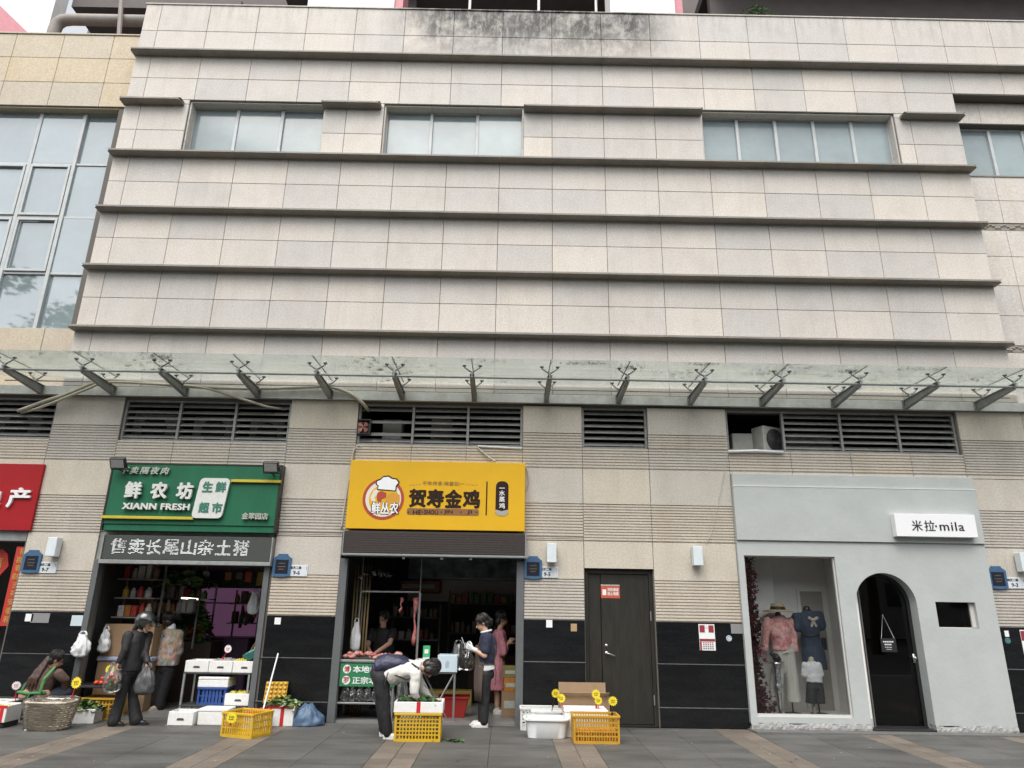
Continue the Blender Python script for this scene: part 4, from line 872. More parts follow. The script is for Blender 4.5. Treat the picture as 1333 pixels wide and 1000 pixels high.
rm = MB(); rx0, rx1 = wx1+0.40, 8.2
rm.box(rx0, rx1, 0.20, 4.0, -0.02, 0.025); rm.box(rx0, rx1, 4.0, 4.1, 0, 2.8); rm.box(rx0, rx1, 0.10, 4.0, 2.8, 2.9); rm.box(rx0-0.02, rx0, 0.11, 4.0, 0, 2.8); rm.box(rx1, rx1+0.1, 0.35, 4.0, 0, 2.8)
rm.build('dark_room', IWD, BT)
# reveals behind the plaster so no light leaks round the openings
rv = MB(); rv.box(bx0, wx0-0.16, 0.101, 0.34, 0.0, 3.8); rv.box(dx1, sx0-0.01, 0.101, 0.20, 0.0, 3.8); rv.box(sx1+0.01, bx1, 0.101, 0.34, 0, 3.8); rv.box(sx0-0.01, sx1+0.01, 0.101, 0.2, 0, sz0-0.01); rv.box(sx0-0.01, sx1+0.01, 0.101, 0.2, sz1+0.01, 3.8); rv.box(wx1+0.36, dx0, 0.101, 0.3, 0, 3.8)
rv.box(wx0-0.16, wx1+0.36, 0.101, 0.3, 2.86, 3.8); rv.prism([(dx0, 3.8)] + arch + [(dx1, 3.8)], 0.101, 0.135, 'y'); rv.build('reveal', PLA, BT)
fr = MB(); fr.box(sx0, sx1, 0.02, 0.06, sz0, sz0+0.012); fr.box(sx1-0.06, sx1, 0.0, 0.09, sz0+0.012, sz1); swf = fr.build('small_window', mat('ivory_frame', (0, 0, 0)), BT); MB().box(sx0, sx1-0.06, 0.03, 0.04, sz0+0.012, sz1).build('pane', clear_glass('small_pane_glass', (0.45, 0.46, 0.46), 1.0), swf)
MB().box(sx0+0.25, sx1-0.02, 0.5, 0.6, sz0-0.1, sz0+0.16).build('notice_board', mat('yellowish_board', (0.28, 0.23, 0.13), 0.6), BT)
# hanging sign on the door
p = at(1157, 840, y2-0.01); t = thing('hanging_door_sign', 'small dark sign with white print hanging by strings in the arched door', 'sign', (p.x, y2-0.004, p.z))
MB().box(-0.12, 0.12, -0.008, -0.001, -0.10, 0.10, 0.002).build('board', BLACK, t); MB().tube([(-0.10, -0.004, 0.10), (-0.03, -0.004, 0.45), (0.10, -0.004, 0.10)], 0.003, 5).build('string', LETW, t)
for z_, w_, h_ in ((0.05, 0.17, 0.018), (0.01, 0.13, 0.018), (-0.03, 0.13, 0.008), (-0.06, 0.09, 0.006)):
    n_ = int(w_/0.028)
    for k in range(n_): MB().box(-w_/2+k*0.028, -w_/2+k*0.028+0.021, -0.0105, -0.0085, z_-h_/2, z_+h_/2).build('print_mark', LETW, t)
# white name sign
Y = -0.22; x0, x1 = at(1166, 684, Y).x, at(1271, 684, Y).x; z0, z1 = at(1219, 699, Y).z, at(1217, 669.5, Y).z
t = thing('name_sign', 'white projecting sign reading mila above the arched door', 'sign')
MB().box(x0, x1, Y, -0.096, z0, z1, 0.004).build('box', mat('white_sign_acrylic', (0.78, 0.79, 0.80), 0.35), t)
txt('米拉', 1202, 684.5, 30, 14, Y-0.003, INK, t, 0.002, 0.012); txt('·', 1218.5, 685, 2.6, 2.6, Y-0.003, INK, t, 0.002, 0.02); txt('mila', 1239, 685.3, 32, 11.5, Y-0.003, INK, t, 0.002, 0.012, 1.12)

# ================================================================== notices and stickers
def sticker(px0, py0, px1, py1, Y, m, label, nm='sticker', cat='sticker'):
    x0, x1, z0, z1 = rect(px0, py0, px1, py1, Y); t = thing(nm, label, cat, ((x0+x1)/2, Y, (z0+z1)/2)); w, h = x1-x0, z1-z0
    MB().box(-w/2, w/2, -0.002, 0.0, -h/2, h/2).build('sheet', m, t); return t, w, h
ORN = mat('orange_notice', (0.48, 0.09, 0.045), 0.5, var=0.08, vscale=20)
t, w, h = sticker(782, 761, 807, 779, 0.1035, ORN, 'orange fire safety notice on the dark service door', 'door_notice', 'notice')
for body, dz in (('消防通道', 0.028), ('禁止堵塞', -0.035)): lettering(body, w*0.60, h*0.26, w*0.14, -0.0028, dz, LETW, t, 0.0008, 0.02)
m = MB(); m.box(-w*0.42, -w*0.22, -0.0042, -0.0021, -h*0.28, h*0.14); m.build('symbol', LETW, t); MB().box(-w/2, w/2, -0.0042, -0.0021, h*0.42, h*0.5).build('border', LETD, t)
DRED = mat('dark_red_print', (0.25, 0.03, 0.04), 0.5)
t, w, h = sticker(909, 812.5, 932, 847, -0.002, LETW, 'red and white arrow poster on the black granite beside the boutique', 'wall_poster', 'poster')
for (a, b, c, d) in ((-0.44, -0.12, 0.18, 0.46), (0.12, 0.44, 0.18, 0.46), (-0.48, 0.48, -0.16, -0.06), (-0.48, -0.36, -0.5, -0.17)): MB().box(a*w, b*w, -0.0042, -0.0021, c*h, d*h).build('red_block', DRED, t)
MB().prism([(0, 0.47*h), (0.14*w, 0.33*h), (-0.14*w, 0.33*h)], -0.0042, -0.0021, 'y').build('arrow_head', mat('poster_pink', (0.7, 0.6, 0.6), 0.5), t)
for k in range(4):
    for q in range(5): MB().box((-0.28+q*0.14)*w, (-0.19+q*0.14)*w, -0.0042, -0.0021, (-0.23-k*0.075)*h, (-0.19-k*0.075)*h).build('print_mark', DRED if k < 2 else INK, t)
GRS = mat('grey_sticker', (0.22, 0.22, 0.22), 0.6)
sticker(951, 812, 968, 825, -0.002, GRS, 'grey metal patch plate on black granite beside the boutique', 'patch_plate', 'plate'); sticker(42, 798, 63, 811, -0.002, GRS, 'grey metal patch plate on black granite beside the red shop', 'patch_plate', 'plate')
PALEB = mat('pale_blue_sticker', (0.50, 0.58, 0.62), 0.5); TANS = mat('tan_sticker', (0.38, 0.26, 0.14), 0.6)
for (a, b, c, d, m, lb) in ((34, 799, 42, 809, LETW, 'small white label on black granite beside the red shop'), (94, 801, 106, 815, PALEB, 'white and blue sticker on the granite corner of the green shop'), (358, 804, 365, 813, LETW, 'small white label on black granite right of the green shop'), (711, 807, 719, 817, LETW, 'small white label on black granite beside the yellow shop'), (743, 812, 751, 822, TANS, 'small tan label on black granite beside the service door'), (1307, 821, 1314, 829, LETW, 'small white label on black granite at the far right')): sticker(a, b, c, d, -0.002, m, lb)
t, w, h = sticker(1327, 820, 1345, 856, -0.002, LETW, 'red and white poster cut by the right edge of the view', 'wall_poster', 'poster'); MB().box(-0.46*w, 0.46*w, -0.0042, -0.0021, 0.1*h, 0.46*h).build('red_block', DRED, t)
for (a, b, m, lb) in ((949, 831, PALEB, 'round pale blue sticker on black granite beside the boutique'), (1312, 834, mat('teal_sticker', (0.08, 0.2, 0.22), 0.5), 'round teal sticker on black granite at the far right')):
    p = at(a, b, -0.002); t = thing('round_sticker', lb, 'sticker', (p.x, 0, p.z)); MB().lathe([(0.001, 0), (0.043, 0), (0.043, 0.002), (0.001, 0.002)], 20, Matrix.Rotation(R(90), 4, 'X') @ Matrix.Translation((0, 0, 0.001))).build('disc', m, t); MB().tube([(0.026*math.cos(k*math.pi/10), -0.0035, 0.026*math.sin(k*math.pi/10)) for k in range(18)], 0.003, 4).build('ring_mark', NAVY, t)
# red shop: couplet strip and hanging ornament
Y = 0.06; t = thing('paper_couplet', 'red paper couplet with gold brush marks at the red shop doorway', 'banner')
a, b = at(33, 712, Y), at(8, 815, Y); xx = (a.x+b.x)/2-0.02
MB().box(xx-0.10, xx+0.10, Y, Y+0.004, b.z, a.z).build('paper', mat('red_paper', (0.42, 0.03, 0.02), 0.6, var=0.15, vscale=20), t)
for k in range(9): lettering('福喜春财吉祥安泰和'[k], 0.11, 0.10, xx+random.uniform(-0.02, 0.02), Y-0.002, a.z-0.07-k*(a.z-b.z)/9.3, mat('gold_ink', (0.45, 0.25, 0.05), 0.5), t, 0.001, 0.02)
p = at(4, 733, 0.3); t = thing('hanging_ornament', 'red and gold diamond ornament hanging in the red shop', 'ornament', (p.x-0.05, 0.3, p.z))
MB().prism([(-0.2, 0), (-0.05, -0.2), (0.05, -0.2), (0.16, -0.05), (0.1, 0.15), (0, 0.22), (-0.1, 0.15)], -0.02, 0.02, 'y').build('body', MATS['red_paper'], t); lettering('福', 0.16, 0.16, -0.03, -0.024, 0, MATS['gold_ink'], t, 0.003, 0.02)
p = at(20, 701, 0.25); t = thing('spot_lamp', 'small black spot lamp under the red shop sign', 'lamp', (p.x, 0.25, p.z)); MB().tube([(-0.06, 0, 0.02), (0.05, -0.03, 0)], [0.04, 0.05], 10).build('body', BLACK, t); MB().lathe([(0.001, 0), (0.04, 0), (0.03, 0.02), (0.001, 0.025)], 10, Matrix.Translation((0.055, -0.03, 0)) @ Matrix.Rotation(R(80), 4, 'Y')).build('bulb', mat('lit_bulb', (1, 1, 1), 0.5, emit=(1, 0.96, 0.9), estr=2.0), t); MB().tube([(0, 0, 0.03), (0, 0, 0.12)], 0.01, 6).build('stem', BLACK, t)

# ================================================================== goods and props
def hollow(m, w, d, h, t=0.025, fl=0.03, taper=0.0, c=0.006):
    """open-topped box standing on z=0"""
    W0, D0 = w/2-taper, d/2-taper
    def ring(a, b, z, cc=c): return [(-a+cc, -b, z), (a-cc, -b, z), (a, -b+cc, z), (a, b-cc, z), (a-cc, b, z), (-a+cc, b, z), (-a, b-cc, z), (-a, -b+cc, z)]
    rings = [ring(W0-c, D0-c, 0), ring(W0, D0, c), ring(w/2, d/2, h-c), ring(w/2-c, d/2-c, h), ring(w/2-t+c/2, d/2-t+c/2, h), ring(w/2-t, d/2-t, h-c), ring(W0-t, D0-t, fl)]
    m.loft(rings); return m
def foam_box(loc, w, d, h, label, rz=0.0, slot=True, lid=False, tape=None, fillm=None, fz=0.75, group=None):
    t = thing('foam_box', label, 'box', loc, rz, group)
    m = MB(); hollow(m, w, d, h); m.build('shell', FOAM, t)
    if slot: MB().prism([(-0.05, h*0.36), (0.05, h*0.36), (0.05, h*0.46), (0.035, h*0.54), (-0.035, h*0.54), (-0.05, h*0.46)], -d/2-0.002, -d/2+0.004, 'y').build('handle_slot', mat('slot_shadow', (0.06, 0.06, 0.06), 0.9), t)
    if lid: MB().box(-w/2-0.004, w/2+0.004, -d/2-0.004, d/2+0.004, h, h+0.045, 0.012).build('lid', FOAM, t)
    if fillm is not None:
        f = MB(); n = 9
        for i in range(n):
            for j in range(6): f.ball((-w/2+0.04+(w-0.08)*i/(n-1), -d/2+0.045+(d-0.09)*j/5, h*fz+random.uniform(-0.012, 0.02)), (w/n*0.62, d/9, 0.03), 6, 4)
        f.build('contents', fillm, t, smooth=True)['kind'] = 'stuff'
    if tape:
        m = MB(); m.box(tape[0]-0.025, tape[0]+0.025, -d/2-0.003, -d/2+0.001, 0.003, h+0.003); m.box(-w/2-0.003, w/2+0.003, -d/2-0.0035, -d/2+0.001, h*0.86, h*0.86+0.035) if len(tape) > 1 else None
        m.build('red_tape', mat('red_tape', (0.5, 0.025, 0.03), 0.4), t)
    return t
def crate(loc, w, d, h, m, label, rz=0.0, nx=9, nz=4, mesh_top=False, group=None, solid=0.22, tilt=None):
    """ventilated plastic crate: lattice walls between corner posts, thick rim"""
    t = thing('plastic_crate', label, 'crate', loc, rz, group); b = MB(); th = 0.012; P = 0.03
    if tilt: t.rotation_euler = (tilt[0], tilt[1], rz)
    for sx in (-1, 1):
        for sy in (-1, 1): b.box(sx*w/2-(P if sx > 0 else 0), sx*w/2+(P if sx < 0 else 0), sy*d/2-(P if sy > 0 else 0), sy*d/2+(P if sy < 0 else 0), 0.0, h-0.03, 0.004)
    b.build('post', m, t)['kind'] = 'stuff'
    rim = MB()
    for s in (-1, 1):
        rim.box(-w/2-0.008, w/2+0.008, s*d/2-0.014, s*d/2+0.014, h-0.03, h, 0.004); rim.box(s*w/2-0.014, s*w/2+0.014, -d/2+0.015, d/2-0.015, h-0.0295, h-0.0005, 0.004)
        rim.box(-w/2+P, w/2-P, s*d/2-s*th-0.005, s*d/2-s*th+0.005, 0.0, 0.035); rim.box(s*w/2-s*th-0.005, s*w/2-s*th+0.005, -d/2+P, d/2-P, 0.0, 0.035)
    rim.build('rim', m, t)
    z0, z1 = 0.035, h-0.03
    for s in (-1, 1):
        for axis, L_ in (('x', w), ('y', d)):
            l = MB(); n = max(3, round(nx*L_/w)); off = s*(d if axis == 'x' else w)/2-s*th
            def bar(a0, a1, c0, c1):
                if axis == 'x': l.box(a0, a1, off-0.003, off+0.003, c0, c1)
                else: l.box(off-0.003, off+0.003, a0, a1, c0, c1)
            for k in range(1, n):
                x = -L_/2+P+(L_-2*P)*k/n; bar(x-(L_-2*P)/n*solid, x+(L_-2*P)/n*solid, z0, z1)
            for k in range(1, nz):
                z = z0+(z1-z0)*k/nz; l.box(-L_/2+P, L_/2-P, off-0.0045, off+0.0045, z-0.008, z+0.008) if axis == 'x' else l.box(off-0.0045, off+0.0045, -L_/2+P, L_/2-P, z-0.008, z+0.008)
            l.build('side_lattice', m, t)
    MB().box(-w/2+0.01, w/2-0.01, -d/2+0.01, d/2-0.01, 0.008, 0.014).build('bottom', m, t)
    return t
CR_Y = mat('yellow_crate_plastic', (0.58, 0.36, 0.02), 0.42, var=0.1, vscale=12, dirt=0.3, dscale=6, dcol=(0.36, 0.22, 0.03)); CR_O = mat('ochre_crate_plastic', (0.50, 0.28, 0.03), 0.45, var=0.12, vscale=12, dirt=0.3, dscale=6); CR_B = mat('blue_crate_plastic', (0.03, 0.075, 0.26), 0.4, var=0.1); CR_W = mat('white_crate_plastic', (0.66, 0.67, 0.65), 0.45, var=0.06, dirt=0.25, dscale=6, dcol=(0.45, 0.43, 0.38))
TAGY = mat('yellow_tag_card', (0.72, 0.58, 0.03), 0.5, var=0.05); TAGW = mat('white_tag_card', (0.75, 0.72, 0.72), 0.5); TAGR = mat('red_stick', (0.45, 0.02, 0.05), 0.4); 
def price_tag(p, r, label, m=TAGY, stick=0.16, lean=0.0, sm=TAGR, face=0.0):
    t = thing('price_tag', label, 'price tag', p, face); n = 14; t.rotation_euler = (random.uniform(-0.12, 0.12), random.uniform(-0.14, 0.14), face+random.uniform(-0.3, 0.3)); r *= random.uniform(0.92, 1.1)
    c = (lean*stick, 0, stick+r)
    MB().prism([(c[0]+(r if k % 2 == 0 else r*0.78)*math.cos(math.pi*k/n), c[2]+(r if k % 2 == 0 else r*0.78)*math.sin(math.pi*k/n)) for k in range(2*n)], -0.004, 0.0, 'y').build('starburst_card', m, t)
    MB().tube([(0, 0.004, 0), (c[0], 0.004, c[2])], 0.006, 6).build('stick', sm, t)
    k_ = MB(); k_.lathe([(0.001, 0), (0.016, 0.0), (0.016, 0.03), (0.001, 0.03)], 8, Matrix.Translation((lean*stick*0.3, 0.004, stick*0.35))); k_.build('clip', sm, t)
    k2 = MB(); ink = mat('tag_ink', (0.16, 0.07, 0.01), 0.5) if m is not TAGW else TAGR
    for q_ in range(4): k2.tube([(c[0]+(-0.42+0.24*q_)*r, -0.0055, c[2]+0.32*r), (c[0]+(-0.30+0.24*q_)*r, -0.0055, c[2]+(0.02 if q_ % 2 else -0.12)*r)], r*0.06, 4)
    k2.tube([(c[0]-0.4*r, -0.0055, c[2]-0.30*r), (c[0]+0.42*r, -0.0055, c[2]-0.24*r)], r*0.05, 4)
    k2.build('ink_scribble', ink, t)['kind'] = 'stuff'; return t
def leaf_heap(loc, w, d, hgt, n, label, cols, size=0.05, rz=0.0, name='leafy_greens', cat='vegetables', seed=1, stalks=None):
    rg = random.Random(seed); b = MB()
    for i in range(n):
        b.mat(i % len(cols)); x, y = rg.uniform(-w/2, w/2), rg.uniform(-d/2, d/2); r2 = (2*x/w)**2*0.6+(2*y/d)**2*0.6; z = hgt*max(0.0, 1-r2)*rg.uniform(0.35, 1.0)
        a = rg.uniform(0, 6.28); tl = rg.uniform(-0.9, 0.9); s = size*rg.uniform(0.6, 1.5)
        Mx = Matrix.Translation((x, y, z)) @ Matrix.Rotation(a, 4, 'Z') @ Matrix.Rotation(tl, 4, 'X') @ Matrix.Rotation(rg.uniform(-0.6, 0.6), 4, 'Y')
        b.add([Mx @ Vector(q) for q in ((-s, 0, 0), (-s*0.3, -s*0.42, s*0.12), (s*0.5, -s*0.34, s*0.12), (s, 0, -s*0.1), (s*0.5, s*0.34, s*0.12), (-s*0.3, s*0.42, s*0.12), (0, 0, 0))], [(0, 1, 6), (1, 2, 6), (2, 3, 6), (3, 4, 6), (4, 5, 6), (5, 0, 6)])
    o = b.build(name, cols, None, loc=loc, rot=(0, 0, rz)); tag(o, label, cat, kind='stuff'); return o
GL1 = mat('leaf_green', (0.055, 0.125, 0.025), 0.55, var=0.25, vscale=30); GL2 = mat('leaf_dark_green', (0.025, 0.07, 0.018), 0.55, var=0.25, vscale=30); GL3 = mat('leaf_pale', (0.17, 0.23, 0.075), 0.55, var=0.2, vscale=30); GL4 = mat('stalk_white', (0.36, 0.40, 0.24), 0.5)
BAGM = clear_glass('thin_plastic_film', (0.95, 0.96, 0.96), 2.2, dirt=0.20, dirtcol=(0.80, 0.81, 0.80), rough=0.12)
BAGW = mat('white_plastic_bag', (0.66, 0.68, 0.68), 0.45, var=0.08, vscale=15, bump=0.5, bscale=25)
def bag(loc, w, d, h, label, m=BAGW, seed=0, handles=True, fill=None, flare=0.0, cat='bag', crumple=0.2, name='plastic_bag'):
    """thin carrier bag hanging from its two handle loops; loc is the bottom centre"""
    rg = random.Random(seed); t = thing(name, label, cat, loc); b = MB(); rings = []; n = 40
    def wid(z): return (0.30+0.62*min(1, z/0.07)**0.6) if z < 0.07 else (0.92+0.10*math.sin((z-0.07)/0.3*1.57) if z < 0.37 else 1.02-0.62*((z-0.37)/0.5)**1.25)
    K = 16
    for k in range(K):
        z = 0.88*k/(K-1); f_ = max(0.2, wid(z)); ring = []; up = max(0, z-0.3)
        for i in range(n):
            a = 2*math.pi*i/n; nn = noise.noise((math.cos(a)*2.2+seed*3.1, math.sin(a)*2.2, z*4.5)); pl = noise.noise((math.cos(a)*6+seed, math.sin(a)*6, z*1.2))
            q = 1+crumple*1.1*nn+(0.12+0.45*up)*pl
            ring.append((w/2*f_*math.cos(a)*q, d/2*f_*math.sin(a)*q, h*z+h*0.03*nn*(k > 0)))
        rings.append(ring)
    b.loft(rings, cap=False); b.add(rings[0], [tuple(range(n-1, -1, -1))]); b.build('body', m, t, smooth=True)
    if handles:
        for s in (-1, 1): MB().tube([(s*w*0.20, 0, h*0.80), (s*w*0.22, 0, h*0.90), (s*w*0.14, 0, h*0.98), (s*w*0.02, 0, h), ], [w*0.10, w*0.06, w*0.05, w*0.04], 7).build('handle', m, t, smooth=True)
    if fill:
        f = MB()
        for i in range(14): f.ball((rg.uniform(-0.3, 0.3)*w, rg.uniform(-0.25, 0.25)*d, h*rg.uniform(0.12, 0.4)), (w*0.14, d*0.14, h*0.07), 6, 4)
        f.build('contents', fill, t, smooth=True)['kind'] = 'stuff'
    return t
def G(px, py): p = gz(px, py); return Vector((p.x, p.y, 0.0))
CARD = mat('cardboard', (0.30, 0.20, 0.115), 0.8, var=0.12, vscale=8, dirt=0.25, dscale=4, dcol=(0.2, 0.13, 0.075))

# ---- group by the red shop: foam boxes, wicker basket
foam_box((-7.02, -0.72, 0.07), 0.5, 0.36, 0.21, 'red taped white foam box of produce at the left edge of the view', 0.05, slot=False, tape=(0.19, 1), fillm=mat('pale_yellow_produce', (0.55, 0.45, 0.2), 0.6))
tag(MB().box(-7.25, -6.78, -0.87, -0.55, 0.0, 0.068, 0.01).build('black_tray', BLACK), 'black tray under the red taped foam box', 'tray')
foam_box((-7.35, -0.15, 0.0), 0.42, 0.34, 0.26, 'white foam box behind the red taped one beside the granite pilaster', 0.0, slot=False, fillm=mat('grey_shellfish', (0.3, 0.3, 0.28), 0.5))
price_tag((-7.12, -0.18, 0.24), 0.065, 'white starburst price tag stuck in a foam box beside the squatting woman', TAGW, 0.16)
# wicker basket wrapped in film
bl_ = G(50, 953); t = thing('wicker_basket', 'pale woven basket wrapped in clear film beside the squatting woman', 'basket', (bl_.x-0.02, bl_.y+0.22, 0))
wk = mat('wicker', (0.68, 0.59, 0.45), 0.7, var=0.3, vscale=18); b = MB()
def bw(z): return 0.215+0.06*z/0.34, 0.16+0.04*z/0.34
for k in range(12):
    z = 0.015+k*0.028; a, c = bw(z); pts = []
    for i in range(49):
        u = 2*math.pi*i/48; e = 4.0; cx = abs(math.cos(u))**(2/e)*math.copysign(1, math.cos(u)); cy = abs(math.sin(u))**(2/e)*math.copysign(1, math.sin(u))
        o_ = 0.010*math.sin(i*math.pi/2+(k % 2)*math.pi); pts.append((a*cx*(1+o_/a), c*cy*(1+o_/c), z))
    b.tube(pts, 0.013, 5, cap=False)
b.build('weave', wk, t, smooth=True)['kind'] = 'stuff'
MB().box(-0.21, 0.21, -0.155, 0.155, 0.004, 0.02).build('bottom', wk, t)
rm_ = MB(); pts = [((0.285)*abs(math.cos(2*math.pi*i/32))**0.5*math.copysign(1, math.cos(2*math.pi*i/32)), 0.205*abs(math.sin(2*math.pi*i/32))**0.5*math.copysign(1, math.sin(2*math.pi*i/32)), 0.345) for i in range(33)]; rm_.tube(pts, 0.018, 6, cap=False); rm_.build('rim', wk, t, smooth=True)
fm = MB(); rg = random.Random(5); rings = []
for k, z in enumerate((0.01, 0.1, 0.22, 0.33, 0.385, 0.39, 0.30)):
    a, c = bw(min(z, 0.34)); q = 1.12 if k < 5 else 0.85
    rings.append([(a*q*abs(math.cos(2*math.pi*i/24))**0.5*math.copysign(1, math.cos(2*math.pi*i/24))*rg.uniform(0.95, 1.12), c*q*abs(math.sin(2*math.pi*i/24))**0.5*math.copysign(1, math.sin(2*math.pi*i/24))*rg.uniform(0.95, 1.12), z+rg.uniform(-0.012, 0.02)) for i in range(24)])
fm.loft(rings, cap=False); fm.build('film_wrap', clear_glass('cling_film', (0.99, 0.99, 0.99), 1.2, dirt=0.10, dirtcol=(0.85, 0.85, 0.85), rough=0.10), t, smooth=True)
p = G(98, 943); foam_box((p.x, p.y+0.18, 0), 0.40, 0.30, 0.19, 'white foam box of leafy greens between basket and helmeted person', 0.12, slot=False)
leaf_heap((p.x, p.y+0.18, 0.15), 0.40, 0.3, 0.14, 160, 'corn husks and leafy greens heaped in the foam box next to the wicker basket', [GL1, GL3, GL2], 0.06, seed=3)
pb = G(75, 945); price_tag((bl_.x+0.17, bl_.y+0.30, 0.33), 0.075, 'yellow starburst price tag on a red stick at the wicker basket', TAGY, 0.16, 0.35)
# low black table with tomatoes, yellow crate below it
t = thing('display_table', 'low black display table with tomatoes at the green shop entrance', 'table', (-6.03, 0.08, 0))
MB().box(-0.42, 0.42, -0.24, 0.24, 0.44, 0.47, 0.005).build('tabletop', BLACK, t)
for sx in (-0.39, 0.39):
    for sy in (-0.21, 0.21): MB().box(sx-0.015, sx+0.015, sy-0.015, sy+0.015, 0, 0.44).build('leg', BLACK, t)
TOM = mat('tomato_red', (0.55, 0.06, 0.02), 0.3, rnd=0.15); i = 0
tom_me = MB().ball((0, 0, 0), (0.038, 0.038, 0.033), 12, 8).mesh('tomato', TOM, True)
for (x, y, z) in [(-0.02, -0.15, 0), (0.06, -0.16, 0), (0.13, -0.15, 0), (0.20, -0.16, 0), (0.27, -0.14, 0), (0.33, -0.16, 0), (0.02, -0.08, 0), (0.10, -0.08, 0), (0.18, -0.08, 0), (0.26, -0.07, 0), (0.33, -0.08, 0), (0.05, -0.12, 0.055), (0.13, -0.115, 0.055), (0.21, -0.12, 0.055), (0.28, -0.11, 0.055), (0.17, -0.12, 0.1), (0.24, -0.11, 0.1)]:
    o = link('tomato', tom_me, None, (-6.03+x, 0.08+y, 0.505+z)); tag(o, 'ripe tomato in the small heap on the low black table', 'tomato', 'tomatoes on the low black table')
price_tag((-5.90, -0.02, 0.50), 0.07, 'yellow starburst price tag above the tomatoes', TAGY, 0.12)
p = G(131, 938); crate((-5.98, 0.1, 0.0), 0.5, 0.36, 0.30, CR_O, 'ochre plastic crate under the low black table', 0.0)
# cartons in the green shop doorway
t = thing('carton_counter', 'stacked brown cartons forming a counter behind the tomatoes', 'carton', (-6.0, 0.72, 0.03))
for (z0, z1, w_) in ((0, 0.72, 0.82), (0.80, 1.28, 0.80)): MB().box(-w_/2, w_/2, -0.2, 0.2, z0, z1, 0.006).build('carton', CARD, t)
MB().box(-0.43, 0.43, -0.225, 0.22, 0.722, 0.798, 0.02).build('cloth_strip', mat('blue_white_cloth', (0.34, 0.36, 0.48), 0.8, var=0.3, vscale=9), t)
MB().prism([(0.20+0.07*math.cos(a*math.pi/6), 1.18+0.06*math.sin(a*math.pi/6)) for a in range(12)], -0.204, -0.2005, 'y').build('orange_mark', mat('orange_print', (0.5, 0.18, 0.02), 0.6), t)
MB().box(-0.09, -0.02, -0.2035, -0.2005, 0.98, 1.10).build('dark_mark', BRN, t)
p = at(107, 838, -0.06); t = bag((p.x, -0.08, at(107, 856, -0.08).z), 0.24, 0.12, 0.37, 'white plastic bags hanging on the frame of the green shop', BAGW, 2, crumple=0.45)
p = at(130, 838, 0.3); bag((p.x, 0.42, at(130, 850, 0.42).z), 0.17, 0.1, 0.40, 'thin white plastic bag hanging before the cartons', BAGW, 9, crumple=0.45)
# ---- green shop rack with foam boxes
rx0, rx1 = -4.80, -3.83; RYf, RYb = 0.02, 0.42
t = thing('metal_rack', 'dark metal rack stacked with white foam boxes in the green shop doorway', 'rack')
for x in (rx0, rx1):
    for y in (RYf, RYb): MB().box(x-0.014, x+0.014, y-0.014, y+0.014, 0.03 if y > 0.1 else 0.0, 0.66).build('leg', STEEL, t)
for z in (0.64, 0.19): MB().box(rx0-0.02, rx1+0.02, RYf-0.015, RYb+0.02, z, z+0.02, 0.003).build('shelf', mat('rack_metal', (0.07, 0.075, 0.075), 0.5, 0.4), t)
fy = 0.19; yf = mat('yellow_beans', (0.5, 0.42, 0.08), 0.5)
for k, (xc, lb, fm_) in enumerate(((-4.64, 'white foam box nearest the patterned jacket on the rack top shelf', None), (-4.28, 'white foam box in the middle of the rack top shelf', mat('grey_shellfish', (0, 0, 0))), (-3.92, 'white foam box of yellow produce on the rack top shelf', yf))): foam_box((xc, fy, 0.661), 0.352, 0.34, 0.165, lb, 0, True, fillm=fm_, fz=0.9, group='foam boxes on the rack')
crate((-4.36, fy, 0.211), 0.42, 0.34, 0.245, CR_B, 'blue plastic crate on the rack lower shelf', nx=7, nz=2, solid=0.36)
foam_box((-4.36, fy, 0.457), 0.45, 0.34, 0.10, 'flat white foam box lying on the blue crate', slot=False, lid=True)
foam_box((-3.95, fy-0.02, 0.211), 0.40, 0.34, 0.165, 'white foam box of yellow produce beside the blue crate', fillm=yf, fz=0.9); 
foam_box((-4.58, -0.28, 0.0), 0.36, 0.30, 0.18, 'white foam box on the ground below the rack end', 0.0, lid=False); foam_box((-4.16, -0.20, 0.0), 0.42, 0.30, 0.17, 'greyish foam box on the ground below the rack middle', 0.0, slot=False, lid=True)
price_tag((-4.33, 0.15, 0.80), 0.062, 'white starburst price tag above the rack foam boxes', TAGW, 0.13, 0.6)
t = foam_box((-3.78, 0.40, 0.70), 0.30, 0.20, 0.42, 'white foam box standing on end against the shop frame', -0.1, slot=False); t.rotation_euler = (0, 0.12, -0.1)
tl = MB(); tl.lathe([(0.001, 0), (0.12, 0), (0.15, 0.10), (0.14, 0.12), (0.001, 0.12)], 16); o = tl.build('teal_bucket', mat('teal_plastic', (0.03, 0.16, 0.13), 0.4), smooth=False, loc=(-3.82, 0.14, 0.86)); o.rotation_euler = (0, -0.5, 0); tag(o, 'teal plastic bowl tilted on the end of the rack', 'bowl')
# wooden pole leaning at rack
o = MB().tube([(-4.05, 0.36, 0.8), (-3.86, 0.45, 1.2), (-3.74, 0.5, 2.0)], 0.02, 7).build('curved_pole', mat('brown_wood', (0.13, 0.085, 0.05), 0.6, var=0.15), smooth=True); tag(o, 'brown curved pole leaning behind the rack boxes', 'pole')
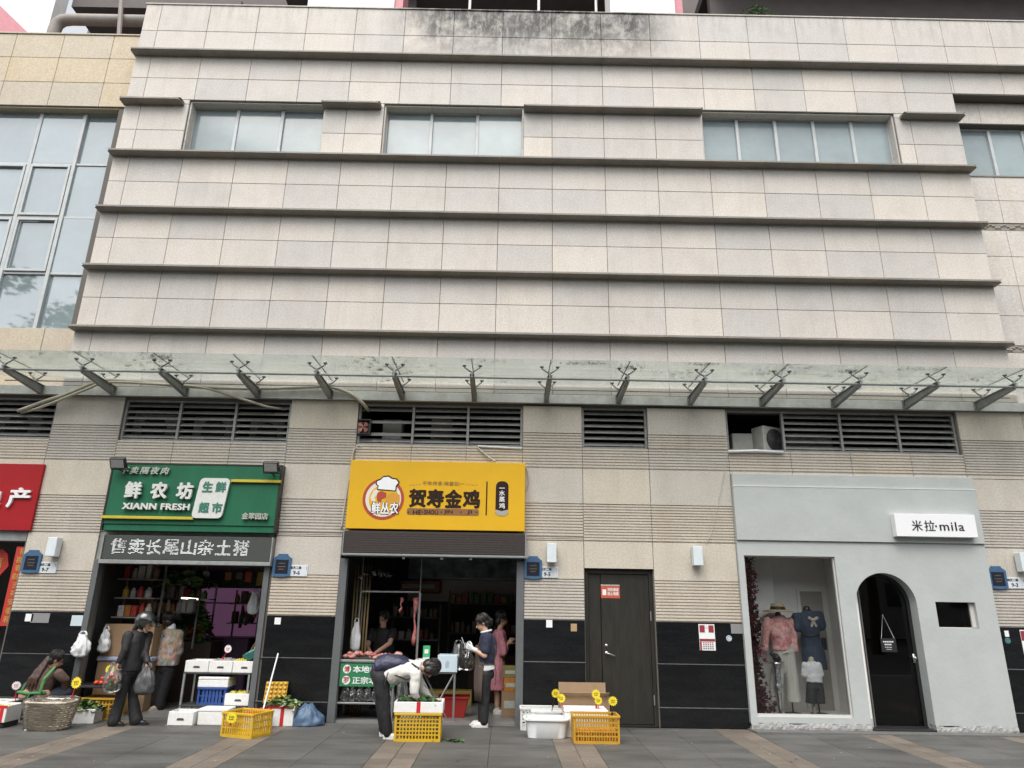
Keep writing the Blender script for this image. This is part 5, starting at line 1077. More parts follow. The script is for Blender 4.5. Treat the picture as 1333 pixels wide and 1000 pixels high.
# ---- crates and boxes on the pavement in front of the green shop
p = G(309, 962); crate((p.x+0.02, p.y+0.24, 0), 0.50, 0.40, 0.30, CR_Y, 'yellow plastic crate with a starburst tag on the pavement before the green shop', R(-20), nx=12, nz=3)
price_tag((p.x-0.10, p.y-0.04, 0.16), 0.075, 'yellow starburst price tag hanging on the front of the yellow crate', mat('bright_yellow_card', (0.8, 0.68, 0.04), 0.5), 0.02)
foam_box((-3.42, -0.62, 0.0), 0.34, 0.26, 0.23, 'small red topped foam box behind the yellow crate', 0.0, slot=False, tape=(0.1, 1), fillm=mat('red_produce', (0.42, 0.05, 0.04), 0.5), fz=0.95)
p = G(358, 946); foam_box((p.x+0.02, p.y+0.17, 0), 0.40, 0.30, 0.27, 'white foam box with a red tape T full of leafy vegetables', R(6), slot=False, tape=(0.04, 1))
leaf_heap((p.x+0.02, p.y+0.17, 0.24), 0.42, 0.32, 0.13, 150, 'pale leafy vegetables in the red taped foam box before the granite', [GL3, GL1, GL4], 0.06, seed=8)
p = G(348, 935); t = thing('egg_tray', 'orange plastic egg tray leaning behind the leafy vegetables', 'tray', (-3.36, -0.16, 0.27)); t.rotation_euler = (R(-14), 0, R(4))
et = MB(); et.box(-0.16, 0.16, -0.006, 0.006, 0, 0.30, 0.003); et.build('sheet', CR_O, t)
cup = MB()
for i in range(5):
    for j in range(5): cup.lathe([(0.027, 0.0), (0.019, 0.022), (0.001, 0.024)], 8, Matrix.Translation((-0.128+i*0.064, -0.006, 0.03+j*0.06)) @ Matrix.Rotation(R(90), 4, 'X'))
cup.build('cups', CR_Y, t, smooth=True)['kind'] = 'stuff'
t = thing('broom', 'white handled broom leaning on the black granite beside the green shop', 'broom'); a, b_ = at(342, 926, -0.62), at(362, 851, -0.05)
MB().tube([a, b_], 0.011, 8).build('handle', WHITEP, t); MB().box(a.x-0.13, a.x+0.13, -0.66, -0.58, 0.0, 0.10, 0.01).build('brush_head', mat('brush_dark', (0.05, 0.045, 0.04), 0.9, var=0.3, vscale=80), t)
p = G(394, 947); tb = MB(); rg = random.Random(11); rings = []
for k in range(13):
    u = k/12; f_ = 1.0-0.12*u if u < 0.35 else 0.958-0.70*((u-0.35)/0.65)**1.1; z = 0.27*u; ring = []
    for i in range(44):
        a = 2*math.pi*i/44; nn = noise.noise((math.cos(a)*2.5, math.sin(a)*2.5, u*3+7)); rid = abs(noise.noise((math.cos(a)*3.5, math.sin(a)*3.5, u*1.5+2)))
        q = 1+0.16*nn-0.30*rid*(0.3+u); ring.append((0.25*f_*math.cos(a)*q, 0.17*f_*math.sin(a)*q, max(0, z+0.03*nn*(k > 0)+0.02*math.sin(3*a)*u)))
    rings.append(ring)
tb.loft(rings); o = tb.build('blue_bundle', mat('blue_tarp', (0.065, 0.115, 0.19), 0.5, var=0.2, vscale=9, bump=0.8, bscale=14), loc=(p.x, p.y+0.2, 0), smooth=True); tag(o, 'blue tarpaulin bundle on the pavement against the black granite', 'bundle')
# ---- group between the yellow shop and the service door
WB = G(708, 948); crate((0.58, 0.16-0.42, 0.0), 0.66, 0.26, 0.30, CR_W, 'white lattice basket standing against the shutter frame of the yellow shop', 0.0, nx=12, nz=5)
p = G(712, 963); t = thing('plastic_tub', 'white oval plastic tub on the pavement in front of the white basket', 'tub', (p.x, p.y+0.21, 0)); tb = MB()
def srect(a, b, z, e=5): return [(a*abs(math.cos(u))**(2/e)*math.copysign(1, math.cos(u)), b*abs(math.sin(u))**(2/e)*math.copysign(1, math.sin(u)), z) for u in [2*math.pi*i/36+0.01 for i in range(36)]]
tb.loft([srect(0.25, 0.17, 0), srect(0.26, 0.18, 0.01), srect(0.285, 0.2, 0.22), srect(0.315, 0.225, 0.225), srect(0.315, 0.225, 0.243), srect(0.275, 0.19, 0.245), srect(0.25, 0.17, 0.03)]); smooth_angle(tb.build('body', WHITEP, t), 40)
crate((p.x+0.04, p.y+0.46, 0.0), 0.46, 0.06, 0.30, CR_W, 'upright white lattice tray behind the white tub', 0.0, nx=14, nz=3)
foam_box((1.14, -0.66, 0.0), 0.60, 0.46, 0.30, 'large white foam box behind the ochre crate', 0.0, slot=False, lid=True)
p0, p1 = G(747, 969), G(807, 969); crate(((p0.x+p1.x)/2, p0.y+0.2, 0), p1.x-p0.x, 0.36, 0.34, CR_O, 'ochre plastic crate of oranges before the service door', 0.0, nx=16, nz=5, solid=0.18)
ORG = mat('orange_fruit', (0.55, 0.20, 0.02), 0.45, rnd=0.15); of = MB(); rg = random.Random(2)
for i in range(8):
    for j in range(4):
        for k in range(2): of.ball((-0.25+i*0.071, -0.12+j*0.08, 0.05+k*0.075), (0.034, 0.036, 0.034), 8, 6)
o = of.build('oranges', ORG, loc=((p0.x+p1.x)/2, p0.y+0.2, 0), smooth=True); tag(o, 'orange fruit filling the lower half of the ochre crate', 'fruit', kind='stuff')
t = thing('cardboard_box', 'open brown cardboard box standing behind the ochre crate by the service door', 'box', (1.17, -0.24, 0))
cb = MB(); cb.box(-0.36, 0.36, -0.16, -0.154, 0, 0.46); cb.box(-0.36, 0.36, 0.154, 0.16, 0, 0.46); cb.box(-0.36, -0.354, -0.153, 0.153, 0, 0.46); cb.box(0.354, 0.36, -0.153, 0.153, 0, 0.46); cb.box(-0.35, 0.35, -0.15, 0.15, 0.0, 0.006); cb.build('walls', CARD, t)
Mx = Matrix.Translation((0, 0.157, 0.462)) @ Matrix.Rotation(R(-8), 4, 'X'); MB().box(-0.35, 0.35, -0.003, 0.003, 0, 0.155, M=Mx).build('back_flap', CARD, t); Mx = Matrix.Translation((0, -0.157, 0.462)) @ Matrix.Rotation(R(60), 4, 'X'); MB().box(-0.35, 0.35, -0.003, 0.003, 0, 0.12, M=Mx).build('front_flap', CARD, t)
lettering('扶绥山', 0.32, 0.09, 0.05, -0.1615, 0.30, BRN, t, 0.0006, 0.01)
for (a, b, lb, sm, ln) in ((720, 902, 'yellow starburst price tag on a dark stick farthest left above the white tub', BRN, 0.1), (732, 909, 'yellow starburst price tag with red clip leaning before the cardboard box', TAGR, -0.2), (778, 904, 'upper yellow starburst price tag above the large foam box', TAGR, 0.1), (776, 912, 'lower yellow starburst price tag with red clip above the large foam box', TAGR, -0.25), (796, 913, 'yellow starburst price tag on a dark stick over the ochre crate', BLACK, 0.0)):
    yy = -0.72 if a < 740 else (-0.78 if a < 790 else -1.1); q = at(a, b, yy); st = 0.17; price_tag((q.x-ln*st, yy, q.z-st-0.062), 0.062, lb, TAGY, st, ln, sm)
# ---- crate with foam box of greens where the bending person works
p0, p1 = G(513, 966), G(571, 965); cx = (p0.x+p1.x)/2; cy = p0.y+0.22
crate((cx, cy, 0), 0.60, 0.40, 0.34, CR_Y, 'yellow plastic crate on the pavement under the bending person', R(2), nx=13, nz=6, solid=0.2)
foam_box((cx, cy, 0.342), 0.64, 0.42, 0.13, 'white foam box with red tape on the yellow crate under the bending person', R(2), slot=False, tape=(0.0,))
leaf_heap((cx-0.03, cy, 0.42), 0.52, 0.34, 0.11, 260, 'dark leafy greens in the foam box the bending person reaches into', [GL2, GL1, GL2], 0.05, seed=21)
p = G(580, 966); leaf_heap((p.x+0.02, p.y+0.05, 0.004), 0.42, 0.14, 0.012, 34, 'loose green leaves fallen on the paving beside the yellow crate', [GL1, GL2], 0.035, seed=31)
# ---- yellow shop: meat table with green banner
t = thing('meat_table', 'steel meat table with green banner at the yellow shop', 'table', (-2.0, 0.28, 0.03)); TS = mat('stainless_sheet', (0.42, 0.43, 0.43), 0.35, 0.8, var=0.1)
MB().box(-0.52, 0.36, -0.24, 0.36, 0.80, 0.84, 0.006).build('tabletop', TS, t); MB().box(-0.50, 0.34, -0.22, 0.34, 0.22, 0.245, 0.004).build('lower_shelf', TS, t)
for sx in (-0.50, 0.335):
    for sy in (-0.22, 0.33): MB().box(sx-0.015, sx+0.015, sy-0.015, sy+0.015, -0.027 if sy < 0 else 0, 0.80).build('leg', TS, t)
bn = MB(); bn.box(-0.47, 0.36, -0.262, -0.256, 0.47, 0.79); ban = bn.build('banner', mat('green_banner', (0.02, 0.17, 0.065), 0.5, var=0.08), t)
for ch, dz in (('博', 0.71), ('罗', 0.555)):
    MB().prism([(-0.37+0.06*math.cos(a*math.pi/8), dz+0.062*math.sin(a*math.pi/8)) for a in range(16)], -0.266, -0.2625, 'y').build('banner_disc', LETW, ban); lettering(ch, 0.085, 0.09, -0.37, -0.2675, dz, EMR, ban, 0.001, 0.02)
lettering('本地老母鸡', 0.62, 0.10, 0.03, -0.2635, 0.71, LETW, ban, 0.001, 0.022); lettering('正宗本地鸡', 0.62, 0.10, 0.03, -0.2635, 0.555, LETW, ban, 0.001, 0.022)
MEAT = mat('raw_meat', (0.42, 0.10, 0.085), 0.3, var=0.5, vscale=22, dirt=0.6, dscale=14, dcol=(0.62, 0.45, 0.40)); rg = random.Random(4)
MEAT2 = mat('raw_fat', (0.55, 0.36, 0.31), 0.35, var=0.35, vscale=25, dirt=0.8, dscale=11, dcol=(0.38, 0.07, 0.06))
for k in range(16):
    b = MB(); w_ = rg.uniform(0.035, 0.07); b.ball((0, 0, 0), (w_*1.15, w_*0.85, w_*0.62), 14, 9); sd_ = rg.uniform(0, 50)
    for i_, v_ in enumerate(b.v): q_ = Vector(v_); b.v[i_] = tuple(q_*(1+0.55*noise.noise(q_*22+Vector((sd_, 0, 0)))))
    o = b.build('meat_cut', MEAT if k % 3 else MEAT2, None, loc=(-2.44+0.052*k, 0.10+rg.uniform(-0.03, 0.22), 0.905+rg.uniform(0, 0.05)), rot=(0, 0, rg.uniform(0, 3)), smooth=True); tag(o, 'raw pork cut in the row laid out on the steel meat table', 'meat', 'pork cuts on the meat table')
for k in range(7): bag((-2.40+k*0.115, 0.16, 0.277), 0.13, 0.16, 0.24, 'clear plastic bag in the row under the meat table', BAGM, 40+k, handles=True)
for t_ in [o for o in COL.objects if o.get('label') == 'clear plastic bag in the row under the meat table']: t_['group'] = 'bags under the meat table'
# stall frame of steel tube with hanging pork
t = thing('stall_frame', 'steel tube stall frame above the meat table', 'frame'); A, B = at(470, 770, 0.55), at(547, 771, 0.55); C_ = at(546, 858, 0.55)
MB().tube([A, (B.x, 0.55, B.z)], 0.016, 8).build('top_rail', TS, t); MB().box(B.x-0.016, B.x+0.016, 0.535, 0.565, 0.03, B.z).build('upright', TS, t); MB().tube([(A.x, 0.55, 0.87), (A.x, 0.55, A.z)], 0.014, 8).build('upright', TS, t); MB().tube([(A.x, 0.55, A.z), (A.x, 0.55, 2.85)], 0.006, 6).build('hanger', TS, t); MB().tube([(B.x, 0.55, B.z), (B.x, 0.55, 2.85)], 0.006, 6).build('hanger', TS, t)
def strip(px, py0, py1, w_, label, Y=0.55):
    p0_, p1_ = at(px, py0, Y), at(px-2, py1, Y); b = MB(); rg = random.Random(px); n = 9
    b.tube([(p0_.x+(p1_.x-p0_.x)*k/n+0.012*math.sin(k*1.3), Y+0.01*math.cos(k*2.0), p0_.z+(p1_.z-p0_.z)*k/n) for k in range(n+1)], [w_*(0.7+0.35*math.sin(1+k*0.9))*(1.25 if k < 3 else 1) for k in range(n+1)], 8)
    o = b.build('hanging_meat', MEAT, smooth=True); tag(o, label, 'meat'); MB()
strip(541, 779, 840, 0.035, 'long strip of pork hanging from the stall frame beside the upright'); strip(523, 779, 797, 0.022, 'short piece of pork hanging from the middle of the stall rail')
# folding table with boxes
t = thing('folding_table', 'folding table with white boxes beside the bending person', 'table', (-1.02, 0.30, 0.03)); MB().box(-0.40, 0.30, -0.24, 0.24, 0.66, 0.685, 0.004).build('tabletop', TS, t)
for s in (-1, 1):
    for y in (-0.2, 0.2): MB().tube([(s*0.26, y, 0.66), (-s*0.12+0.02, y+0.012*s, 0.0)], 0.013, 8).build('crossed_leg', TS, t)
MB().box(0.26, 0.29, -0.23, -0.20, -0.025, 0.66).build('leg', TS, t)
foam_box((-1.22, 0.26, 0.717), 0.30, 0.34, 0.16, 'white foam box on the folding table behind the bending head', slot=False)
t = thing('paper_sign_box', 'pale blue box with a grey mark on the folding table', 'box', (-0.86, 0.18, 0.717)); MB().box(-0.15, 0.15, -0.15, 0.2, 0, 0.24, 0.004).build('box', mat('pale_blue_box', (0.52, 0.62, 0.68), 0.5, var=0.05), t); MB().prism([(-0.03, 0.06), (0.02, 0.07), (0.03, 0.14), (0.0, 0.17), (-0.03, 0.13)], -0.153, -0.1505, 'y').build('grey_mark', mat('grey_blue_print', (0.35, 0.42, 0.48), 0.5), t)
p = at(555, 853, 0.3); t = thing('payment_stand', 'green payment stand on the folding table', 'sign', (p.x, 0.3, 0.875)); MB().box(-0.055, 0.055, -0.006, 0.0, 0.03, 0.20, 0.003).build('card', mat('bright_green_card', (0.06, 0.38, 0.16), 0.45), t); MB().box(-0.03, 0.03, -0.0085, -0.0065, 0.085, 0.145).build('white_square', LETW, t); MB().box(-0.05, 0.05, -0.03, 0.03, 0.0, 0.029).build('base', LETW, t)
bag((-0.72, 0.36, 0.717), 0.26, 0.2, 0.44, 'tall clear plastic bag on the folding table', BAGM, 61); bag((-0.56, 0.32, 0.717), 0.2, 0.18, 0.34, 'clear plastic bag of roots at the end of the folding table', BAGM, 62, fill=mat('brown_roots', (0.16, 0.12, 0.07), 0.7))
bag((-1.50, -0.05, 0.18), 0.17, 0.12, 0.55, 'clear bag of greens hanging beside the green banner', BAGM, 63, fill=GL2)
t = thing('red_basket', 'red plastic basket under the folding table', 'basket', (-0.78, 0.62, 0.03)); b = MB(); hollow(b, 0.46, 0.36, 0.30, 0.02, 0.02, 0.05); b.build('body', mat('red_plastic', (0.40, 0.03, 0.025), 0.4), t); MB().box(-0.245, 0.245, -0.195, 0.195, 0.27, 0.299, 0.004).build('rim', mat('red_plastic', (0, 0, 0)), t)
crate((-1.42, 0.55, 0.03), 0.4, 0.3, 0.28, CR_W, 'white plastic basket on the floor between the two tables', 0, nx=9, nz=4)
# things deeper in the yellow shop
def product_shelf(x0, x1, y, zs, label, prods, m=None, dep=0.3, seed=0, grp='', plab=''):
    t = thing('wall_shelf', label, 'shelf'); m = m or mat('shelf_board', (0.22, 0.22, 0.21), 0.5); rg = random.Random(seed)
    for z in zs: MB().box(x0, x1, y-dep, y, z-0.02, z, 0.003).build('board', m, t)
    for x in (x0+0.015, x1-0.015): MB().box(x-0.014, x+0.014, y-0.02, y+0.01, max(0.03, zs[0]-0.6), zs[-1]+0.25).build('upright', m, t)
    for z, on in zip(zs, prods):
        x = x0+0.05
        while on and x < x1-0.1:
            w_ = rg.uniform(0.07, 0.12); h_ = rg.uniform(0.14, 0.24); c = rg.choice(on); b = MB()
            if rg.random() < 0.5: b.box(-w_/2, w_/2, -0.06, 0.06, 0, h_, 0.006)
            else: b.lathe([(0.001, 0), (w_*0.45, 0.0), (w_*0.48, 0.01), (w_*0.48, h_*0.65), (w_*0.25, h_*0.82), (w_*0.25, h_*0.98), (0.001, h_)], 10)
            o = b.build('packet', c, None, loc=(x+w_/2, y-dep*0.55, z+0.001)); cn = c.name.split('_')[1]; tag(o, cn+' '+plab, 'packet', grp+', '+cn); x += w_+rg.uniform(0.005, 0.03)
PK = [mat('packet_%s' % n, c, 0.45, var=0.3, vscale=25) for n, c in (('red', (0.35, 0.04, 0.03)), ('yellow', (0.42, 0.28, 0.04)), ('green', (0.06, 0.17, 0.05)), ('white', (0.45, 0.43, 0.4)), ('orange', (0.4, 0.15, 0.03)), ('brown', (0.14, 0.08, 0.05)))]
product_shelf(-1.15, 0.25, 3.6, [1.16, 1.72], 'wall shelves on the back wall of the yellow shop', [[PK[0], PK[5], PK[3]], [PK[1], PK[4], PK[0], PK[2], PK[1]]], seed=6, grp='packets on the yellow shop shelves', plab='small packet on the back wall shelf of the yellow shop')
MB_ = MB().box(-2.4, 0.5, 3.95, 4.0, 2.08, 2.10); 
t = thing('mural_panel', 'dim blue grey picture panel high on the back wall of the yellow shop', 'panel'); MB().box(-2.0, 0.45, 3.50, 3.54, 2.22, 2.62).build('panel', mat('mural', (0.32, 0.40, 0.44), 0.6, var=0.6, vscale=3.5, dirt=0.9, dscale=4.5, dcol=(0.05, 0.06, 0.04)), t); MB().box(-2.0, 0.45, 3.49, 3.50, 2.19, 2.218).build('ledge_strip', ALU, t)
MB().box(-2.0, 0.45, 3.60, 3.66, 1.75, 2.18).build('shop_wall_panel', mat('dim_white_panel', (0.6, 0.58, 0.53), 0.6, var=0.06), BLD)
t = thing('split_air_conditioner', 'white wall unit with red label above the stall frame', 'air conditioner', (-1.72, 3.35, 2.02)); MB().box(-0.42, 0.42, -0.1, 0.15, -0.12, 0.14, 0.03).build('casing', mat('dim_red_case', (0.22, 0.06, 0.06), 0.4, var=0.1), t); MB().box(-0.36, 0.3, -0.103, -0.1005, -0.03, 0.05).build('label', LETD, t)
for (x, y, z0, w_, h_, m, lb) in ((0.10, 0.75, 0.03, 0.26, 0.36, CARD, 'lower carton by the shutter guide of the yellow shop'), (0.11, 0.75, 0.392, 0.22, 0.20, mat('orange_carton', (0.42, 0.16, 0.03), 0.5, var=0.4, vscale=20), 'orange carton stacked beside the pink dress'), (0.10, 0.78, 0.594, 0.23, 0.17, mat('olive_carton', (0.20, 0.18, 0.06), 0.6, var=0.2), 'olive carton on top of the orange one by the shutter guide'), (-0.95, 1.9, 0.03, 0.8, 0.24, mat('dim_yellow_carton', (0.30, 0.22, 0.05), 0.6), 'dim yellow carton on the shop floor behind the apron'), (-0.2, 2.3, 0.03, 0.9, 0.8, BRN, 'dark counter deep in the yellow shop')):
    t = thing('carton', lb, 'carton', (x, y, z0)); MB().box(-w_/2, w_/2, -0.13, 0.13, 0, h_, 0.004).build('box', m, t); MB().box(-w_*0.35, w_*0.35, -0.1325, -0.1305, h_*0.35, h_*0.65).build('print_band', LETD if m is not BRN else BRN, t)
t = thing('bamboo_screen', 'bundle of bamboo poles leaning inside the yellow shop frame', 'poles'); BAM = mat('bamboo', (0.20, 0.15, 0.07), 0.6, var=0.2)
for k in range(6): MB().tube([(-2.46+k*0.045, 0.62, 0.03), (-2.50+k*0.05, 0.70, 2.3)], 0.016, 7).build('pole', BAM, t, smooth=True)
p = at(462, 825, 0.5); bag((p.x+0.02, 0.48, at(462, 848, 0.48).z), 0.15, 0.1, 0.5, 'pale plastic bag hanging on the bamboo poles', BAGW, 71)
o = leaf_heap((-2.12, 0.5, 2.08), 0.5, 0.2, 0.16, 60, 'bundle of pale hooks and tags hanging under the shutter box', [LETG, LETD, BLACK], 0.035, name='hanging_tags', cat='tags', seed=77)
# ---- green shop interior
product_shelf(-6.35, -5.35, 2.2, [1.05, 1.38, 1.72], 'wall shelves packed with jars at the back of the green shop', [[PK[5], PK[0], PK[3]], [PK[4], PK[0], PK[1], PK[3]], [PK[0], PK[5], PK[3], PK[2]]], seed=9, grp='packets on the green shop shelves', plab='small packet on the back shelf of the green shop')
product_shelf(-6.35, -5.35, 1.5, [1.50], 'short shelf of jars high in the green shop', [[PK[0], PK[3], PK[4]]], seed=19, grp='jars on the short shelf', plab='small jar on the short shelf in the green shop')
PUR = mat('purple_lit_panel', (0.22, 0.12, 0.20), 0.5, var=0.3, vscale=4, emit=(0.30, 0.14, 0.27), estr=0.12); cx_ = at(303, 810, 3.0).x; t = thing('cold_cabinet', 'purple lit meat cabinet deep in the green shop', 'cabinet', (cx_, 3.0, 0.03))
MB().box(-0.75, 0.6, 0.0, 0.1, 0.55, 2.0).build('back_panel', PUR, t); MB().box(-0.75, 0.6, -0.7, 0.0, 0.0, 1.02, 0.02).build('base', mat('dark_purple_case', (0.08, 0.035, 0.08), 0.4), t); MB().tube([(-0.75, -0.1, 1.62), (0.6, -0.1, 1.62)], 0.014, 8).build('hook_rail', TS, t)
for sx in (-0.72, 0.57): MB().box(sx-0.02, sx+0.02, -0.12, -0.08, 1.02, 2.0).build('post', TS, t)
for k, x in enumerate((cx_+0.20, cx_+0.30, cx_+0.42)):
    b = MB().tube([(x, 2.88, 1.62), (x+0.02, 2.88, 1.45), (x-0.01, 2.88, 1.2+0.05*k)], [0.02, 0.05, 0.03], 8); o = b.build('hanging_meat', MEAT, smooth=True); tag(o, 'dark cut of meat hanging in the purple lit cabinet', 'meat', 'cuts in the cold cabinet')
t = thing('arched_shop_board', 'dark green arched board with faint characters inside the green shop', 'sign'); c2_ = at(308, 768, 2.86).x; a_ = [(c2_+x_, z_) for x_, z_ in ((-0.6, 1.93), (0.6, 1.93), (0.6, 2.05), (0.4, 2.18), (0, 2.26), (-0.35, 2.18), (-0.6, 2.05))]; MB().prism(a_, 2.85, 2.88, 'y').build('board', mat('dark_green_board', (0.015, 0.04, 0.015), 0.5), t); lettering('农家山杂土猪', 1.0, 0.14, c2_, 2.845, 2.03, mat('muted_green_print', (0.06, 0.16, 0.05), 0.5), t, 0.002, 0.015)  # board characters in one plain muted green
LITW = mat('lit_downlight', (1, 1, 1), 0.5, emit=(1, 0.95, 0.85), estr=110.0)
for k, (a, b) in enumerate(((255, 739), (277, 743.5), (318, 739), (336, 744.5))):
    p = gz(a, b, 2.293); t = thing('ceiling_downlight', 'lit round downlight in the green shop ceiling', 'lamp', (p.x, p.y, 2.293), group='downlights in the green shop'); MB().lathe([(0.001, 0), (0.055, 0), (0.055, 0.004), (0.001, 0.004)], 16).build('lens', LITW, t); MB().lathe([(0.056, -0.004), (0.07, -0.004), (0.07, 0.006), (0.056, 0.006)], 16).build('ring', TS, t)
p = at(248, 779, 1.6); t = thing('tube_lamp', 'lit fluorescent tube hanging inside the green shop', 'lamp', (p.x, 1.6, p.z)); MB().tube([(-0.16, 0, 0.005), (0.16, 0, -0.015)], 0.013, 8).build('tube', mat('lit_tube', (1, 1, 1), 0.5, emit=(1, 1, 0.8), estr=2.0), t); MB().box(-0.18, 0.18, -0.02, 0.02, 0.014, 0.035).build('holder', BLACK, t); MB().tube([(0, 0, 0.03), (0, 0, 2.298-p.z)], 0.004, 5).build('cord', BLACK, t)
leaf_heap((at(240, 755, 1.2).x, 1.2, 1.90), 0.9, 0.4, 0.30, 240, 'artificial green leaves hanging below the ceiling of the green shop', [GL1, GL2, GL3], 0.10, name='hanging_leaves', cat='leaves', seed=51)
leaf_heap((at(250, 820, 2.0).x, 2.0, 1.0), 0.62, 0.5, 0.72, 260, 'dim heap of vegetables on the back shelf behind the patterned jacket', [GL2, GL1, mat('dim_yellow_veg', (0.2, 0.16, 0.04), 0.6)], 0.09, name='vegetable_heap', cat='vegetables', seed=53)
vx_ = at(250, 850, 2.0).x; tag(MB().box(vx_-0.42, vx_+0.42, 1.75, 2.35, 0.03, 1.0, 0.01).build('vegetable_counter', mat('dark_wood_counter', (0.06, 0.04, 0.03), 0.6, var=0.2)), 'dark wooden vegetable counter inside the green shop', 'counter')
# plant growing on the parapet
t = thing('parapet_shrub', 'small leafy shrub growing behind the parapet coping', 'plant', (5.2, 0.46, 13.0)); b = MB(); rg = random.Random(8); st_ = MB()
for k in range(7):
    a = rg.uniform(0, 6.28); tip = (0.35*math.cos(a)*rg.uniform(0.4, 1), 0.2*math.sin(a), rg.uniform(0.7, 1.05)); st_.tube([(0, 0, 0), (tip[0]*0.4, tip[1]*0.4, 0.5), tip], [0.02, 0.012, 0.006], 5)
st_.build('stem', mat('twig', (0.08, 0.055, 0.035), 0.8), t); b = MB()
for k in range(420):
    b.mat(k % 2); a = rg.uniform(0, 6.28); r_ = rg.uniform(0, 0.42); x, y, z = r_*math.cos(a), r_*math.sin(a)*0.6, 0.5+rg.uniform(0.0, 0.55)*(1.1-r_); s = rg.uniform(0.03, 0.06)
    Mx = Matrix.Translation((x, y, z)) @ Matrix.Rotation(rg.uniform(0, 6.28), 4, 'Z') @ Matrix.Rotation(rg.uniform(-1.2, 1.2), 4, 'X'); b.add([Mx @ Vector(q) for q in ((-s, 0, 0), (0, -s*0.4, 0.01), (s, 0, 0), (0, s*0.4, 0.01))], [(0, 1, 2, 3)])
b.build('crown', [GL1, GL2], t)

# more stock crowding the two shops
product_shelf(-6.40, -5.75, 0.95, [1.42, 1.72, 2.02], 'shelves of jars right behind the cartons in the green shop', [[PK[4], PK[0], PK[3]], [PK[0], PK[1], PK[3], PK[4]], [PK[5], PK[0], PK[3]]], seed=29, grp='jars behind the cartons', plab='jar on the shelves right behind the cartons')
product_shelf(-5.25, -4.75, 2.9, [1.3, 1.65], 'small shelf beside the purple cabinet', [[PK[1], PK[5], PK[2]], [PK[2], PK[1], PK[5]]], seed=33, grp='packets beside the purple cabinet', plab='packet on the small shelf beside the purple cabinet')
product_shelf(-2.2, -1.25, 3.0, [1.05, 1.45], 'dim shelf behind the butcher', [[PK[5], PK[3], PK[0]], [PK[3], PK[5]]], seed=37, grp='packets behind the butcher', plab='packet on the dim shelf behind the butcher')
rg = random.Random(91)
for k in range(9):
    x = -5.9+k*0.24+rg.uniform(-0.05, 0.05); y = rg.uniform(0.7, 1.6); hgt = rg.uniform(0.14, 0.26); b = MB(); b.box(-0.06, 0.06, -0.015, 0.015, -hgt, -0.03, 0.01); b.tube([(0, 0, -0.03), (0, 0, 0.08)], 0.004, 4); o = b.build('hanging_packet', PK[k % 6], None, loc=(x, y, 2.21)); tag(o, 'snack packet hanging in the row below the green shop ceiling', 'packet', 'hanging snack packets')
bag((at(330, 790, 0.9).x, 0.9, at(330, 800, 0.9).z), 0.2, 0.12, 0.4, 'pale bag hanging by the purple cabinet', BAGW, 95)

# ================================================================== people and mannequins
def frame(z, y=None):
    """3x3 with local z along z and local y near y"""
    z = Vector(z).normalized(); y = Vector(y) if y is not None else Vector((0, 1, 0))
    if abs(z.dot(y.normalized())) > 0.98: y = Vector((1, 0, 0))
    x = y.cross(z).normalized(); y = z.cross(x); return Matrix((x, y, z)).transposed()
class Body(MB):
    def cap(s, a, b, ra, rb, n=10, flat=1.0, side=None):
        """tapered capsule from a to b; flat squeezes it along the local y (front-back) axis"""
        a, b = Vector(a), Vector(b); F = frame(b-a if (b-a).length > 1e-5 else (0, 0, 1), side); rings = []
        for c, r, sg in ((a, ra, -1), (b, rb, 1)):
            for k in ((-1, -0.85, -0.5, 0) if sg < 0 else (0, 0.5, 0.85, 1)):
                rr = r*math.sqrt(max(0.003, 1-k*k)); rings.append([c + F @ Vector((rr*math.cos(2*math.pi*i/n), rr*flat*math.sin(2*math.pi*i/n), r*k*(0.9))) for i in range(n)])
        return s.loft(rings)
    def ell(s, c, r, F=None, n=14, m=9):
        c = Vector(c); F = F or Matrix.Identity(3); rings = []
        for j in range(m+1):
            th = min(max(math.pi*j/m, 0.03), math.pi-0.03); rings.append([c + F @ Vector((r[0]*math.sin(th)*math.cos(2*math.pi*i/n), r[1]*math.sin(th)*math.sin(2*math.pi*i/n), -r[2]*math.cos(th))) for i in range(n)])
        return s.loft(rings)
    def stack(s, secs, side, n=20):
        """lofted torso: secs = [(centre, half width, half depth)], side = the body's left-right direction"""
        rings = []; side = Vector(side).normalized(); m = len(secs)
        for k, (c, a, b) in enumerate(secs):
            c = Vector(c); ax = (Vector(secs[min(k+1, m-1)][0])-Vector(secs[max(k-1, 0)][0])).normalized(); sd = (side-ax*side.dot(ax)).normalized(); fw = ax.cross(sd)
            rings.append([c + sd*a*math.cos(2*math.pi*i/n) + fw*b*math.sin(2*math.pi*i/n) for i in range(n)])
        return s.loft(rings)
